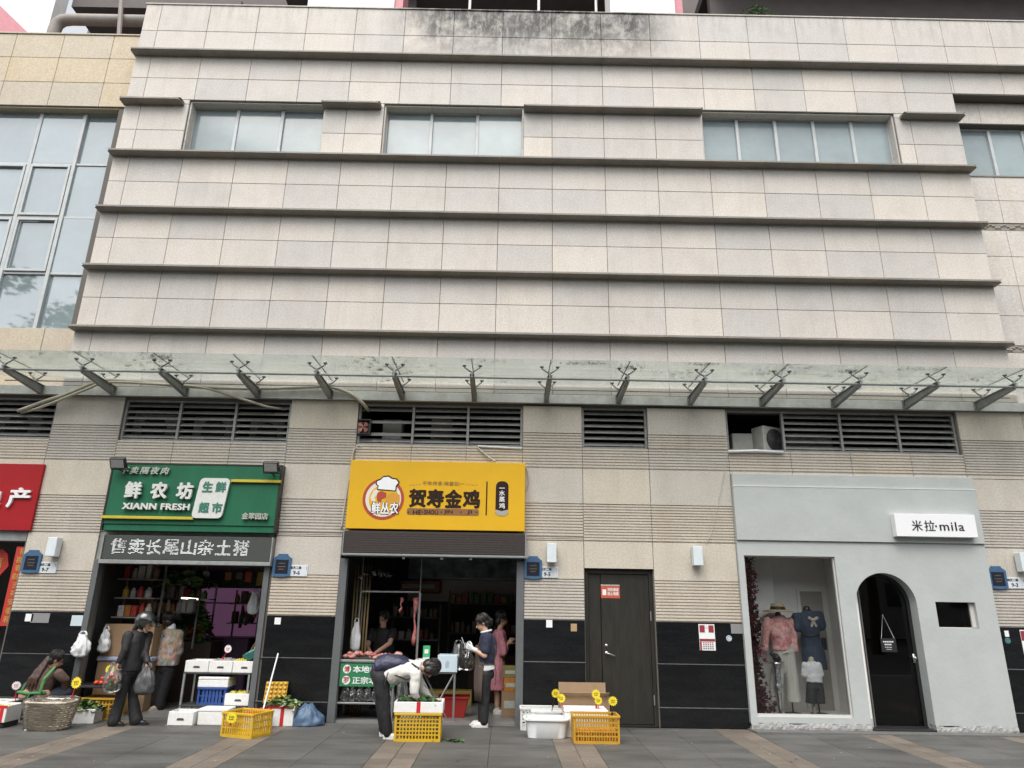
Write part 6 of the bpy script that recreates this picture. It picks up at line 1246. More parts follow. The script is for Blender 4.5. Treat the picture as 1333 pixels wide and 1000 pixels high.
def skin_mesh(b, name, material, parent, voxel=0.010, smooth=4, fold=0.0, ff=9.0, seed=0.0, stretch=(1, 1, 1), fac=0.5):
    """fuse the overlapping volumes into one continuous surface"""
    me = b.mesh(name, material); o = bpy.data.objects.new(name, me); COL.objects.link(o)
    r = o.modifiers.new('fuse', 'REMESH'); r.mode = 'VOXEL'; r.voxel_size = voxel; r.use_smooth_shade = True
    if smooth: sm = o.modifiers.new('soften', 'SMOOTH'); sm.factor = fac; sm.iterations = smooth
    bpy.context.view_layer.update()
    m2 = bpy.data.meshes.new_from_object(o.evaluated_get(bpy.context.evaluated_depsgraph_get()))
    bpy.data.objects.remove(o); bpy.data.meshes.remove(me)
    if fold:
        nn = [v.normal.copy() for v in m2.vertices]
        for v, n in zip(m2.vertices, nn):
            q = Vector((v.co.x*stretch[0], v.co.y*stretch[1], v.co.z*stretch[2]))*ff + Vector((seed, seed*2, 0))
            v.co += n*(fold*(noise.noise(q) + 0.5*noise.noise(q*2.1)))
    m2.polygons.foreach_set('use_smooth', [True]*len(m2.polygons)); m2.name = name
    if not m2.materials: m2.materials.append(material)
    return link(name, m2, parent)
SKIN = mat('skin', (0.50, 0.30, 0.21), 0.5, var=0.06, vscale=14); HAIRB = mat('black_hair', (0.014, 0.011, 0.010), 0.45, var=0.3, vscale=60, stretch=(6, 6, 1)); HAIRN = mat('brown_hair', (0.055, 0.028, 0.020), 0.45, var=0.4, vscale=50, stretch=(5, 5, 1))
EYE = mat('eye_dark', (0.01, 0.008, 0.008), 0.3); LIP = mat('lip', (0.35, 0.11, 0.09), 0.5)
def head(b, c, up, fw, k=1.0):
    """skull, jaw, nose, ears into body b"""
    F = frame(up, fw); c = Vector(c); q = lambda x, y, z: c + F @ Vector((x*k, y*k, z*k))
    b.ell(q(0, -0.008, 0.018), (0.074*k, 0.090*k, 0.098*k), F); b.ell(q(0, 0.030, -0.045), (0.052*k, 0.055*k, 0.062*k), F); b.ell(q(0, 0.060, -0.085), (0.026*k, 0.020*k, 0.018*k), F, 8, 6)
    b.cap(q(0, 0.082, 0.005), q(0, 0.104, -0.028), 0.009*k, 0.015*k, 7); b.ell(q(0, 0.082, -0.058), (0.022*k, 0.012*k, 0.010*k), F, 8, 6); b.ell(q(0, 0.076, 0.022), (0.045*k, 0.014*k, 0.010*k), F, 8, 6)
    for s in (-1, 1): b.ell(q(s*0.075, -0.008, -0.005), (0.009*k, 0.020*k, 0.030*k), F, 8, 6)
    return F, q
def face(parent, F, q, k=1.0):
    for s in (-1, 1):
        MB().ball(q(s*0.032, 0.080, 0.004), 0.009*k, 8, 6).build('eye', EYE, parent, smooth=True); bb = MB(); bb.tube([q(s*0.016, 0.087, 0.030), q(s*0.034, 0.086, 0.034), q(s*0.052, 0.074, 0.028)], 0.004*k, 5); bb.build('eyebrow', HAIRB, parent)
    MB().tube([q(-0.020, 0.088, -0.056), q(0, 0.094, -0.058), q(0.020, 0.088, -0.056)], 0.005*k, 6).build('mouth', LIP, parent)
def strands(parent, F, q, m, n=90, seed=0, th1=1.9, front=0.75, k=1.0):
    """loose locks lying over the hair cap"""
    rg = random.Random(seed); b = MB()
    for i in range(n):
        a = rg.uniform(0, 6.283); fr = math.sin(a)                    # +1 = towards the face
        end = th1*rg.uniform(0.8, 1.15)*(0.55 if fr > front else 1.0); lift = rg.uniform(1.0, 1.09); wv = rg.uniform(-0.12, 0.12); pts = []
        for j in range(7):
            th = 0.08+(end-0.08)*j/6; aa = a+wv*j/6
            pts.append(q(0.090*lift*math.sin(th)*math.cos(aa), -0.020+0.100*lift*math.sin(th)*math.sin(aa), 0.035+0.101*lift*math.cos(th)))
        b.tube(pts, [0.0025, 0.0045, 0.005, 0.005, 0.0045, 0.0035, 0.001], 4)
    b.build('hair_strands', m, parent, smooth=True)['kind'] = 'stuff'
def hand(b, w, d, nrm, thumb, curl=0.5, k=1.0):
    """palm plus four bent fingers of unequal length and a thumb leaving the palm's side; w wrist, d pointing direction, nrm out of the back of the hand"""
    d = Vector(d).normalized(); nrm = Vector(nrm); nrm = (nrm-d*nrm.dot(d)).normalized(); sd = d.cross(nrm)*thumb; w = Vector(w)
    b.cap(w, w+d*0.03*k, 0.026*k, 0.028*k, 8, 0.7, nrm)
    for s in (-0.6, 0, 0.6): b.cap(w+d*0.02*k+sd*s*0.028*k, w+d*0.078*k+sd*s*0.036*k, 0.018*k, 0.014*k, 7)
    for i, (o_, L_) in enumerate(((0.033, 0.066), (0.011, 0.076), (-0.011, 0.070), (-0.031, 0.055))):
        p0 = w+d*0.078*k+sd*o_*k; p1 = p0+(d*math.cos(curl)-nrm*math.sin(curl))*L_*0.5*k; p2 = p1+(d*math.cos(2.1*curl)-nrm*math.sin(2.1*curl))*L_*0.45*k
        b.cap(p0, p1, 0.0098*k, 0.0088*k, 6); b.cap(p1, p2, 0.0088*k, 0.0075*k, 6)
    t0 = w+d*0.028*k+sd*0.026*k; t1 = t0+(sd*0.8+d*0.7-nrm*0.35).normalized()*0.042*k; t2 = t1+(sd*0.25+d-nrm*0.5).normalized()*0.034*k
    b.cap(t0, t1, 0.0135*k, 0.011*k, 6); b.cap(t1, t2, 0.011*k, 0.009*k, 6)
def limb(b, pts, rad, n=10):
    for i in range(len(pts)-1): b.cap(pts[i], pts[i+1], rad[i], rad[i+1], n)
def shoe(parent, an, toe, m, sole=None, k=1.0):
    an, toe = Vector(an), Vector(toe); d = (toe-an); d.z = 0; d.normalize(); gz_ = toe.z
    b = Body(); heel = Vector((an.x, an.y, gz_+0.035))-d*0.035*k; ball = Vector((toe.x, toe.y, gz_+0.030))-d*0.05*k
    b.cap(heel, ball, 0.036*k, 0.040*k, 10); b.cap(ball, Vector((toe.x, toe.y, gz_+0.026))-d*0.02, 0.038*k, 0.028*k, 10); b.cap(heel+Vector((0, 0, 0.02))+d*0.02, an+d*0.005+Vector((0, 0, -0.01)), 0.038*k, 0.040*k, 10)
    o = skin_mesh(b, 'shoe', m, parent, 0.008, 3)
    sb = MB(); sd = Vector((-d.y, d.x, 0)); c = (heel+ball)/2; L_ = (toe-heel).length*0.5+0.028
    cc = (Vector((toe.x, toe.y, 0))+Vector((heel.x, heel.y, 0)))/2
    pts = []
    for i in range(20):
        a = 2*math.pi*i/20; pts.append(Vector((cc.x, cc.y, 0))+d*L_*math.copysign(abs(math.cos(a))**0.7, math.cos(a))+sd*0.041*k*math.copysign(abs(math.sin(a))**0.7, math.sin(a)))
    sb.prism([(p_.x, p_.y) for p_ in pts], gz_, gz_+0.022, 'z'); sb.build('sole', sole or m, o); return o
def J(px, py, Y): p = at(px, py, Y); return Vector((p.x, p.y, p.z))
def pants(parent, m, pel, hipL, knL, anL, hipR, knR, anR, side, rad=(0.095, 0.075, 0.065), hipw=(0.165, 0.125), fold=0.008, seed=1.0, waist=None, voxel=0.011):
    b = Body(); wst = Vector(waist) if waist is not None else Vector(pel)+Vector((0, 0, 0.12))
    b.stack([(Vector(pel)-(wst-Vector(pel))*0.9, hipw[0]*0.72, hipw[1]*0.8), (Vector(pel)-(wst-Vector(pel))*0.35, hipw[0], hipw[1]), (Vector(pel)+(wst-Vector(pel))*0.2, hipw[0]*0.98, hipw[1]), (wst, hipw[0]*0.84, hipw[1]*0.86)], side)
    for h_, k_, a_ in ((hipL, knL, anL), (hipR, knR, anR)):
        h_, k_, a_ = Vector(h_), Vector(k_), Vector(a_); mid = (k_+a_)/2; limb(b, [h_, (h_+k_)/2, k_, mid, a_], [rad[0], rad[0]*0.9, rad[1], (rad[1]+rad[2])/2*0.98, rad[2]])
    return skin_mesh(b, 'trousers', m, parent, voxel, 4, fold, 11, seed, (1, 1, 0.6))
def person(label, loc):
    t = thing('person', label, 'person', loc); return t
def rel(t, *ps): return [Vector(p)-t.location for p in ps]

CLB = mat('black_cloth', (0.013, 0.013, 0.015), 0.75, var=0.25, vscale=10, bump=0.3, bscale=30); CLK = mat('black_jacket', (0.020, 0.019, 0.020), 0.6, var=0.12, vscale=8, spec=0.35, bump=0.25, bscale=18); CLN = mat('navy_knit', (0.022, 0.024, 0.050), 0.85, var=0.2, vscale=14, bump=0.3, bscale=90); CLW = mat('cream_hoodie', (0.60, 0.585, 0.54), 0.85, var=0.07, vscale=12, bump=0.4, bscale=22); CLWH = mat('white_shirt', (0.66, 0.67, 0.68), 0.8, var=0.06); SHW = mat('white_sneaker', (0.62, 0.61, 0.58), 0.6, var=0.08, vscale=30); APR = mat('brown_apron', (0.085, 0.062, 0.050), 0.8, var=0.15); PINK = mat('pink_print_dress', (0.40, 0.15, 0.19), 0.8, var=0.25, vscale=45, dirt=0.4, dscale=35, dcol=(0.55, 0.32, 0.34)); GLV = mat('white_glove', (0.62, 0.64, 0.63), 0.55)
def patterned(name):
    m = bpy.data.materials.new(name); m.use_nodes = True; t = m.node_tree; N = t.nodes; L = t.links; b = N['Principled BSDF']; b.inputs['Roughness'].default_value = 0.75
    geo = N.new('ShaderNodeNewGeometry'); vm = N.new('ShaderNodeVectorMath'); vm.operation = 'MULTIPLY'; vm.inputs[1].default_value = (1, 1, 0.35); L.new(geo.outputs['Position'], vm.inputs[0])
    n = N.new('ShaderNodeTexNoise'); n.inputs['Scale'].default_value = 14; n.inputs['Detail'].default_value = 4; L.new(vm.outputs[0], n.inputs['Vector'])
    cr = N.new('ShaderNodeValToRGB'); e = cr.color_ramp.elements; e[0].position = 0.30; e[0].color = (0.06, 0.08, 0.16, 1); e[1].position = 0.70; e[1].color = (0.45, 0.42, 0.36, 1)
    for p_, c_ in ((0.40, (0.30, 0.29, 0.26, 1)), (0.47, (0.16, 0.17, 0.12, 1)), (0.53, (0.36, 0.30, 0.18, 1)), (0.58, (0.40, 0.12, 0.12, 1)), (0.63, (0.30, 0.34, 0.36, 1))): x = e.new(p_); x.color = c_
    L.new(n.outputs['Fac'], cr.inputs[0]); L.new(cr.outputs[0], b.inputs['Base Color']); return m
PAT = patterned('patterned_jacket_cloth')

# ---------- helmeted person, black jacket and flared trousers, facing into the shop
Yp = -0.50; root = G(163, 947); t = person('person in black with a grey helmet carrying shopping bags before the green shop', (root.x, Yp, 0)); o0 = t.location.copy()
r = lambda px, py, y=Yp: J(px, py, y)-o0
pel = r(171, 871); chest = r(174, 838); neck = r(182, 821); hd = r(189, 812)
up = Vector((0.30, 0.0, 1)); fw = Vector((0.85, 0.30, -0.30)); side = Vector((-0.35, 0.93, 0))
hipL, hipR = pel+Vector((-0.03, -0.08, -0.04)), pel+Vector((0.03, 0.08, -0.04)); knL, anL = r(157, 908, Yp-0.06), r(148, 938, Yp-0.06); knR, anR = r(173, 908, Yp+0.08), r(177, 938, Yp+0.06)
anL.z = anR.z = 0.09
shL, shR = neck+Vector((-0.07, -0.17, -0.06)), neck+Vector((0.06, 0.15, -0.07))
elL, wrL = r(163, 846, Yp-0.22), r(155, 862, Yp-0.24); elR, wrR = r(188, 848, Yp+0.05), r(192, 862, Yp-0.08)
b = Body(); F, q = head(b, hd, up, fw); b.cap(neck-Vector((0.02, 0, 0.04)), hd-Vector((0.02, 0, 0.05)), 0.055, 0.05); b.stack([(pel-Vector((0, 0, 0.1)), 0.12, 0.09), (pel, 0.15, 0.11), (chest, 0.14, 0.10), (neck-Vector((0.02, 0, 0.05)), 0.12, 0.07)], side)
limb(b, [shL, elL, wrL], [0.045, 0.038, 0.026]); limb(b, [shR, elR, wrR], [0.045, 0.038, 0.026]); limb(b, [hipL, knL, anL], [0.08, 0.055, 0.04]); limb(b, [hipR, knR, anR], [0.08, 0.055, 0.04])
hand(b, wrL, (-0.2, 0, -1), (-1, -0.3, 0), 1, 0.9); hand(b, wrR, (0.1, 0, -1), (1, -0.3, 0), -1, 0.9); skin_mesh(b, 'body', SKIN, t, 0.008); face(t, F, q)
b = Body(); b.stack([(pel+Vector((0, 0, -0.02)), 0.185, 0.145), (pel+Vector((0, 0, 0.06)), 0.19, 0.145), (pel.lerp(chest, 0.55), 0.195, 0.145), (chest+Vector((0, 0, 0.05)), 0.20, 0.14), (neck-Vector((0.02, 0, 0.05)), 0.15, 0.10), (neck, 0.075, 0.07)], side)
limb(b, [shL, (shL+elL)/2, elL, wrL], [0.066, 0.064, 0.058, 0.042]); limb(b, [shR, (shR+elR)/2, elR, wrR], [0.066, 0.064, 0.058, 0.042]); skin_mesh(b, 'jacket', CLK, t, 0.009, 4, 0.010, 9, 3, (1, 1, 0.6))
pants(t, CLB, pel, hipL, knL, anL-Vector((0, 0, 0.03)), hipR, knR, anR-Vector((0, 0, 0.03)), side, (0.095, 0.072, 0.088))
for a_, tx in ((anL, 0.13), (anR, 0.15)): shoe(t, a_, (a_.x+tx, a_.y+0.02, 0.0), BLACK)
hb = Body(); hb.ell(q(0, -0.018, 0.040), (0.122, 0.142, 0.136), F, 20, 12); hb2 = MB()
hm = skin_mesh(hb, 'helmet', mat('grey_helmet', (0.022, 0.024, 0.023), 0.15, 0.0, spec=0.6, coat=0.8), t, 0.010, 2)
for v in hm.data.vertices:                                      # cut the face opening by pulling the lower front up
    l = F.transposed() @ (v.co - hd)
    if l.y > 0.02 and l.z < 0.035: v.co = hd + F @ Vector((l.x, min(l.y, 0.055+0.03*(l.z > 0)), 0.035))
vz = MB(); rings = []
for k, (yy, zz) in enumerate(((0.118, 0.085), (0.185, 0.060), (0.205, 0.005))): rings.append([q(0.115*math.sin(a), yy*math.cos(a)*1.0-0.0, zz) for a in [R(-62+124*i/12) for i in range(13)]])
vv = [p_ for rg_ in rings for p_ in rg_]; vz.add(vv, [(k*13+i, k*13+i+1, (k+1)*13+i+1, (k+1)*13+i) for k in range(2) for i in range(12)]); vz.build('visor', clear_glass('smoked_visor', (0.42, 0.42, 0.40), 1.4), t, smooth=True)
MB().tube([q(0.085, 0.0, -0.02), q(0.075, 0.04, -0.085), q(0.02, 0.075, -0.105)], 0.007, 5).build('chin_strap', LETD, t)
hr = Body(); hr.cap(q(0, -0.075, -0.02), q(0, -0.095, -0.11), 0.055, 0.04); skin_mesh(hr, 'hair', HAIRB, t, 0.01, 2)
wl, wr = o0+wrL, o0+wrR
bag((wl.x-0.05, wl.y, wl.z-0.40), 0.24, 0.17, 0.40, 'thin plastic bag of green vegetables held by the helmeted person', BAGM, 81, fill=GL1); bag((wr.x+0.02, wr.y-0.02, wr.z-0.43), 0.27, 0.18, 0.42, 'dark grey crinkled bag held by the helmeted person', mat('grey_mesh_bag', (0.075, 0.075, 0.078), 0.5, var=0.6, vscale=40, stretch=(1, 1, 2.5)), 82)

# ---------- patterned jacket, back to the street, just inside the green shop
Yp = 0.80; root = G(205, 926); t = person('person in a patterned jacket and black trousers standing inside the green shop', (root.x+0.05, Yp, 0.03)); o0 = t.location.copy()
r = lambda px, py, y=Yp: J(px, py, y)-o0
pel, chest, neck, hd = r(217, 866), r(222, 836), r(223, 818), r(219, 808); side = Vector((0.92, -0.35, 0)); fwd = Vector((-0.55, 0.75, -0.15))
shL, shR = neck+Vector((-0.16, 0.06, -0.07)), neck+Vector((0.15, -0.05, -0.08)); elL, wrL = r(204, 842, Yp+0.05), r(200, 856, Yp-0.02); elR, wrR = r(233, 848, Yp-0.02), r(224, 858, Yp+0.28)
hipL, hipR = pel+Vector((-0.07, 0.02, -0.04)), pel+Vector((0.07, -0.02, -0.04)); knL, knR = r(200, 898, Yp+0.02), r(213, 897, Yp); anL, anR = r(196, 920, Yp+0.05), r(207, 919, Yp); anL.z = anR.z = 0.09
b = Body(); F, q = head(b, hd, (-0.08, 0.05, 1), fwd); b.cap(neck-Vector((0, 0, 0.05)), hd-Vector((0, 0, 0.05)), 0.055, 0.05); b.stack([(pel-Vector((0, 0, 0.1)), 0.12, 0.09), (pel, 0.15, 0.11), (chest, 0.14, 0.10), (neck-Vector((0, 0, 0.05)), 0.12, 0.07)], side)
limb(b, [shL, elL, wrL], [0.045, 0.038, 0.026]); limb(b, [shR, elR, wrR], [0.045, 0.038, 0.026]); limb(b, [hipL, knL, anL], [0.08, 0.055, 0.04]); limb(b, [hipR, knR, anR], [0.08, 0.055, 0.04]); hand(b, wrL, (-0.3, -0.1, -0.9), (-1, -0.3, 0), 1, 0.4); hand(b, wrR, (-0.6, 0.6, -0.3), (0, 0, 1), -1, 0.5); skin_mesh(b, 'body', SKIN, t, 0.009); face(t, F, q)
b = Body(); b.stack([(pel+Vector((0, 0, 0.0)), 0.20, 0.15), (pel+Vector((0, 0, 0.08)), 0.205, 0.155), (chest, 0.205, 0.15), (neck-Vector((0, 0, 0.06)), 0.16, 0.10), (neck, 0.075, 0.07)], side); limb(b, [shL, (shL+elL)/2, elL, wrL], [0.08, 0.08, 0.07, 0.048]); limb(b, [shR, (shR+elR)/2, elR, wrR], [0.08, 0.08, 0.07, 0.048]); skin_mesh(b, 'jacket', PAT, t, 0.011, 4, 0.015, 9, 5)
b = Body(); b.cap(neck-Vector((0.0, 0, 0.012)), neck+Vector((0, 0, 0.03)), 0.075, 0.065); skin_mesh(b, 'collar', CLWH, t, 0.01, 2)
pants(t, CLB, pel, hipL, knL, anL-Vector((0, 0, 0.02)), hipR, knR, anR-Vector((0, 0, 0.02)), side, (0.10, 0.085, 0.085), seed=4)
for a_ in (anL, anR): shoe(t, a_, (a_.x-0.08, a_.y-0.12, 0.0), mat('beige_shoe', (0.42, 0.36, 0.29), 0.7))
b = Body(); b.ell(q(0, -0.022, 0.035), (0.088, 0.098, 0.10), F); b.ell(q(0, -0.045, -0.03), (0.08, 0.07, 0.075), F); skin_mesh(b, 'hair', HAIRB, t, 0.009, 2, 0.006, 30); strands(t, F, q, HAIRB, 90, 45)

# ---------- squatting woman, back to the street
Yp = -0.25; root = gz(60, 945); t = person('person in brown top and green apron straps squatting beside the wicker basket', (at(52, 900, Yp).x, Yp, 0)); o0 = t.location.copy()
r = lambda px, py, y=Yp: J(px, py, y)-o0
pel, chest, neck, hd = r(47, 907), r(58, 882), r(66, 868), r(73, 859); side = Vector((0.95, -0.3, 0)); fwd = Vector((0.75, 0.55, -0.45))
shL, shR = neck+Vector((-0.17, 0.05, -0.07)), neck+Vector((0.15, -0.03, -0.09)); elL, wrL = r(38, 896, Yp+0.2), r(50, 905, Yp+0.35); elR, wrR = r(85, 885, Yp+0.03), r(85, 900, Yp+0.12)
hipL, hipR = pel+Vector((-0.10, 0.02, -0.03)), pel+Vector((0.10, -0.02, -0.03)); knL, knR = pel+Vector((-0.26, 0.20, 0.10)), pel+Vector((0.36, 0.16, 0.06)); anL, anR = Vector((pel.x-0.16, 0.10, 0.09)), Vector((pel.x+0.20, 0.05, 0.09))
b = Body(); F, q = head(b, hd, (0.35, 0.25, 1), fwd); b.cap(neck-Vector((0.03, 0, 0.04)), hd-Vector((0.02, 0, 0.05)), 0.055, 0.05); b.stack([(pel-Vector((0.0, 0, 0.06)), 0.13, 0.10), (pel, 0.16, 0.12), (chest, 0.14, 0.10), (neck-Vector((0.02, 0, 0.05)), 0.12, 0.07)], side)
limb(b, [shL, elL, wrL], [0.045, 0.038, 0.026]); limb(b, [shR, elR, wrR], [0.045, 0.038, 0.026]); limb(b, [hipL, knL, anL], [0.085, 0.06, 0.04]); limb(b, [hipR, knR, anR], [0.085, 0.06, 0.04]); hand(b, wrR, (0.3, 0.5, -0.8), (1, 0, 0), -1, 0.5); hand(b, wrL, (0.5, 0.8, -0.3), (0, 0, 1), 1, 0.5); skin_mesh(b, 'body', SKIN, t, 0.009); face(t, F, q)
BRT = mat('brown_top', (0.10, 0.06, 0.048), 0.85, var=0.15, bump=0.3, bscale=40); NVP = mat('navy_trousers', (0.022, 0.030, 0.042), 0.8, var=0.2)
b = Body(); b.stack([(pel+Vector((0.0, 0, 0.04)), 0.175, 0.13), (pel.lerp(chest, 0.5), 0.18, 0.135), (chest, 0.185, 0.135), (neck-Vector((0.03, 0, 0.06)), 0.15, 0.10), (neck, 0.07, 0.065)], side); limb(b, [shL, (shL+elL)/2, elL, wrL], [0.076, 0.07, 0.062, 0.045]); limb(b, [shR, (shR+elR)/2, elR, wrR], [0.076, 0.07, 0.062, 0.045]); skin_mesh(b, 'top', BRT, t, 0.011, 4, 0.010, 10, 7)
b = Body(); b.cap(pel+Vector((-0.14, -0.05, 0.025)), pel+Vector((0.16, -0.07, 0.03)), 0.085, 0.085, 10); skin_mesh(b, 'lower_back', SKIN, t, 0.012, 2)
pants(t, NVP, pel-Vector((0, 0, 0.03)), hipL, knL, anL, hipR, knR, anR, side, (0.115, 0.095, 0.07), (0.22, 0.16), seed=6, waist=pel+Vector((0.01, 0, 0.045)))
GST = mat('green_strap', (0.045, 0.19, 0.055), 0.7, var=0.2, vscale=20)
for sx, off in ((-1, -0.115), (1, 0.105)):
    a_ = neck+side*off*1.1+Vector((0, -0.05, 0.0)); m_ = chest+side*off*1.15+Vector((0, -0.150, 0.0)); e_ = pel+side*off*1.6+Vector((-0.0, -0.145, 0.07)); w_ = Body(); w_.cap(a_, m_, 0.026, 0.026, 8, 0.4, (0, 1, 0)); w_.cap(m_, e_, 0.026, 0.030, 8, 0.4, (0, 1, 0)); skin_mesh(w_, 'apron_strap', GST, t, 0.010, 1)
w_ = Body(); w_.cap(pel+Vector((-0.20, -0.11, 0.07)), pel+Vector((-0.02, -0.165, 0.06)), 0.024, 0.02, 8); w_.cap(pel+Vector((-0.02, -0.165, 0.06)), pel+Vector((0.2, -0.14, 0.07)), 0.02, 0.026, 8); w_.cap(pel+Vector((0.0, -0.17, 0.05)), pel+Vector((-0.01, -0.18, -0.03)), 0.014, 0.01, 6); skin_mesh(w_, 'apron_tie', GST, t, 0.008, 1)
b = Body(); b.ell(q(0, -0.02, 0.035), (0.088, 0.098, 0.10), F); b.ell(q(0, -0.05, -0.02), (0.078, 0.06, 0.07), F); skin_mesh(b, 'hair', HAIRB, t, 0.009, 2, 0.005, 30); strands(t, F, q, HAIRB, 90, 44)
b = Body(); p0 = q(0, -0.10, 0.0)
for k in range(4):
    u = (k-1.5)*0.022; p1 = chest+Vector((-0.06+u*1.6, -0.150, 0.0)); p2 = pel+Vector((-0.03+u*2.4, -0.150, 0.10+0.02*(k % 2))); b.cap(p0+Vector((u*0.4, 0, 0)), p1, 0.026, 0.024, 8); b.cap(p1, p2, 0.024, 0.010, 8)
skin_mesh(b, 'ponytail', HAIRN, t, 0.009, 2, 0.006, 25, 3, (3, 3, 0.6))
for a_ in (anL, anR): shoe(t, a_, (a_.x+0.06, a_.y+0.13, 0.0), BLACK)

# ---------- butcher in the dark behind the meat table
Yp = 1.25; root = at(497, 880, Yp); t = person('person in dark clothes working behind the meat table in the dim yellow shop', (root.x, Yp, 0.03)); o0 = t.location.copy()
r = lambda px, py, y=Yp: J(px, py, y)-o0
hd = r(499, 806); neck = hd+Vector((0.0, 0.02, -0.14)); chest = neck+Vector((0.0, 0.04, -0.20)); pel = chest+Vector((0.02, 0.06, -0.32)); side = Vector((1, 0, 0)); fwd = Vector((-0.35, -0.85, -0.35))
shL, shR = neck+Vector((-0.18, 0, -0.07)), neck+Vector((0.18, 0, -0.07)); elL, wrL = r(478, 842, Yp-0.15), r(482, 850, Yp-0.45); elR, wrR = r(507, 838, Yp-0.2), r(489, 850, Yp-0.48)
hipL, hipR = pel+Vector((-0.09, 0, -0.04)), pel+Vector((0.09, 0, -0.04)); knL, knR = hipL+Vector((-0.01, 0, -0.38)), hipR+Vector((0.01, 0, -0.38)); anL, anR = Vector((hipL.x-0.02, 0.1, 0.09)), Vector((hipR.x+0.02, 0.1, 0.09))
b = Body(); F, q = head(b, hd, (0, -0.3, 1), fwd); b.cap(neck-Vector((0, 0, 0.05)), hd-Vector((0, 0, 0.05)), 0.06, 0.055); b.stack([(pel-Vector((0, 0, 0.1)), 0.13, 0.10), (pel, 0.16, 0.12), (chest, 0.16, 0.11), (neck-Vector((0, 0, 0.05)), 0.13, 0.08)], side); limb(b, [shL, elL, wrL], [0.05, 0.042, 0.03]); limb(b, [shR, elR, wrR], [0.05, 0.042, 0.03]); limb(b, [hipL, knL, anL], [0.085, 0.06, 0.045]); limb(b, [hipR, knR, anR], [0.085, 0.06, 0.045]); hand(b, wrL, (0.3, -0.7, -0.4), (0, 0.3, 1), 1, 0.5); hand(b, wrR, (-0.6, -0.6, -0.4), (0, 0.3, 1), -1, 0.5); skin_mesh(b, 'body', SKIN, t, 0.009); face(t, F, q)
b = Body(); b.stack([(pel, 0.20, 0.15), (chest, 0.205, 0.145), (neck-Vector((0, 0, 0.06)), 0.17, 0.10), (neck, 0.08, 0.07)], side); limb(b, [shL, (shL+elL)/2], [0.08, 0.075]); limb(b, [shR, (shR+elR)/2], [0.08, 0.075]); skin_mesh(b, 'shirt', CLB, t, 0.012, 4, 0.01, 9, 2)
pants(t, CLB, pel, hipL, knL, anL, hipR, knR, anR, side, seed=9)
b = Body(); b.ell(q(0, -0.02, 0.035), (0.086, 0.096, 0.098), F); skin_mesh(b, 'hair', HAIRB, t, 0.009, 2, 0.005, 30); strands(t, F, q, HAIRB, 90, 43)
for a_ in (anL, anR): shoe(t, a_, (a_.x, a_.y-0.14, 0.0), BLACK)
b = MB(); b.lathe([(0.001, 0.0), (0.055, 0.0), (0.07, 0.05), (0.045, 0.075), (0.001, 0.08)], 12); 
# ---------- bending customer with backpack
Yp = -1.12; root = G(505, 964); t = person('person in cream hoodie with a navy backpack bending over the yellow crate', (root.x, Yp, 0)); o0 = t.location.copy()
r = lambda px, py, y=Yp: J(px, py, y)-o0
pel, mid, chest, neck, hd = r(497, 878), r(517, 875), r(536, 873), r(548, 870), r(561, 870); side = Vector((0, 1, 0)); fwd = Vector((0.45, -0.15, -0.95))
shN, shF = r(541, 876, Yp-0.16), r(541, 874, Yp+0.16); elN, wrN = r(539, 900, Yp-0.20), r(545, 916, Yp-0.10); elF, wrF = r(548, 897, Yp+0.20), r(562, 912, Yp+0.16)
hipL, hipR = pel+Vector((0.0, -0.085, -0.05)), pel+Vector((-0.0, 0.085, -0.05)); knL, knR = r(500, 920, Yp-0.08), r(497, 918, Yp+0.10); anL, anR = r(505, 955, Yp-0.07), r(500, 952, Yp+0.12); anL.z = 0.10; anR.z = 0.10
b = Body(); F, q = head(b, hd, (0.9, 0, 0.10), fwd); b.cap(neck-Vector((0.03, 0, 0)), hd-Vector((0.05, 0, 0.0)), 0.055, 0.05); b.stack([(pel-Vector((0.08, 0, 0.03)), 0.12, 0.09), (pel, 0.15, 0.12), (mid, 0.14, 0.10), (chest, 0.15, 0.11), (neck-Vector((0.03, 0, 0)), 0.11, 0.07)], side)
limb(b, [shN, elN, wrN], [0.045, 0.038, 0.026]); limb(b, [shF, elF, wrF], [0.045, 0.038, 0.026]); limb(b, [hipL, knL, anL], [0.085, 0.06, 0.04]); limb(b, [hipR, knR, anR], [0.085, 0.06, 0.04]); hand(b, wrN, (0.3, 0.25, -0.9), (0.2, -1, 0), 1, 0.5); hand(b, wrF, (0.35, -0.3, -0.9), (0.3, 1, 0), -1, 0.5); skin_mesh(b, 'body', SKIN, t, 0.008); face(t, F, q)
b = Body(); b.stack([(r(505, 882), 0.175, 0.13), (r(512, 878), 0.19, 0.145), (mid, 0.195, 0.145), (chest, 0.20, 0.145), (neck-Vector((0.05, 0, 0.0)), 0.14, 0.10), (neck, 0.08, 0.075)], side)
limb(b, [shN, (shN+elN)/2, elN, wrN+(elN-wrN)*0.1], [0.078, 0.068, 0.060, 0.042]); limb(b, [shF, (shF+elF)/2, elF, wrF+(elF-wrF)*0.1], [0.078, 0.068, 0.060, 0.042]); b.cap(neck+Vector((-0.04, -0.09, 0.01)), neck+Vector((-0.04, 0.09, 0.01)), 0.055, 0.055); skin_mesh(b, 'hoodie', CLW, t, 0.009, 4, 0.012, 9, 12)
pants(t, CLB, pel-Vector((0.01, 0, 0.02)), hipL, knL, anL-Vector((0, 0, 0.035)), hipR, knR, anR-Vector((0, 0, 0.035)), side, (0.112, 0.088, 0.062), (0.17, 0.15), seed=13, waist=pel+Vector((0.10, 0, 0.04)))
for a_ in (anL, anR): shoe(t, a_, (a_.x+0.16, a_.y-0.02, 0.0), SHW)
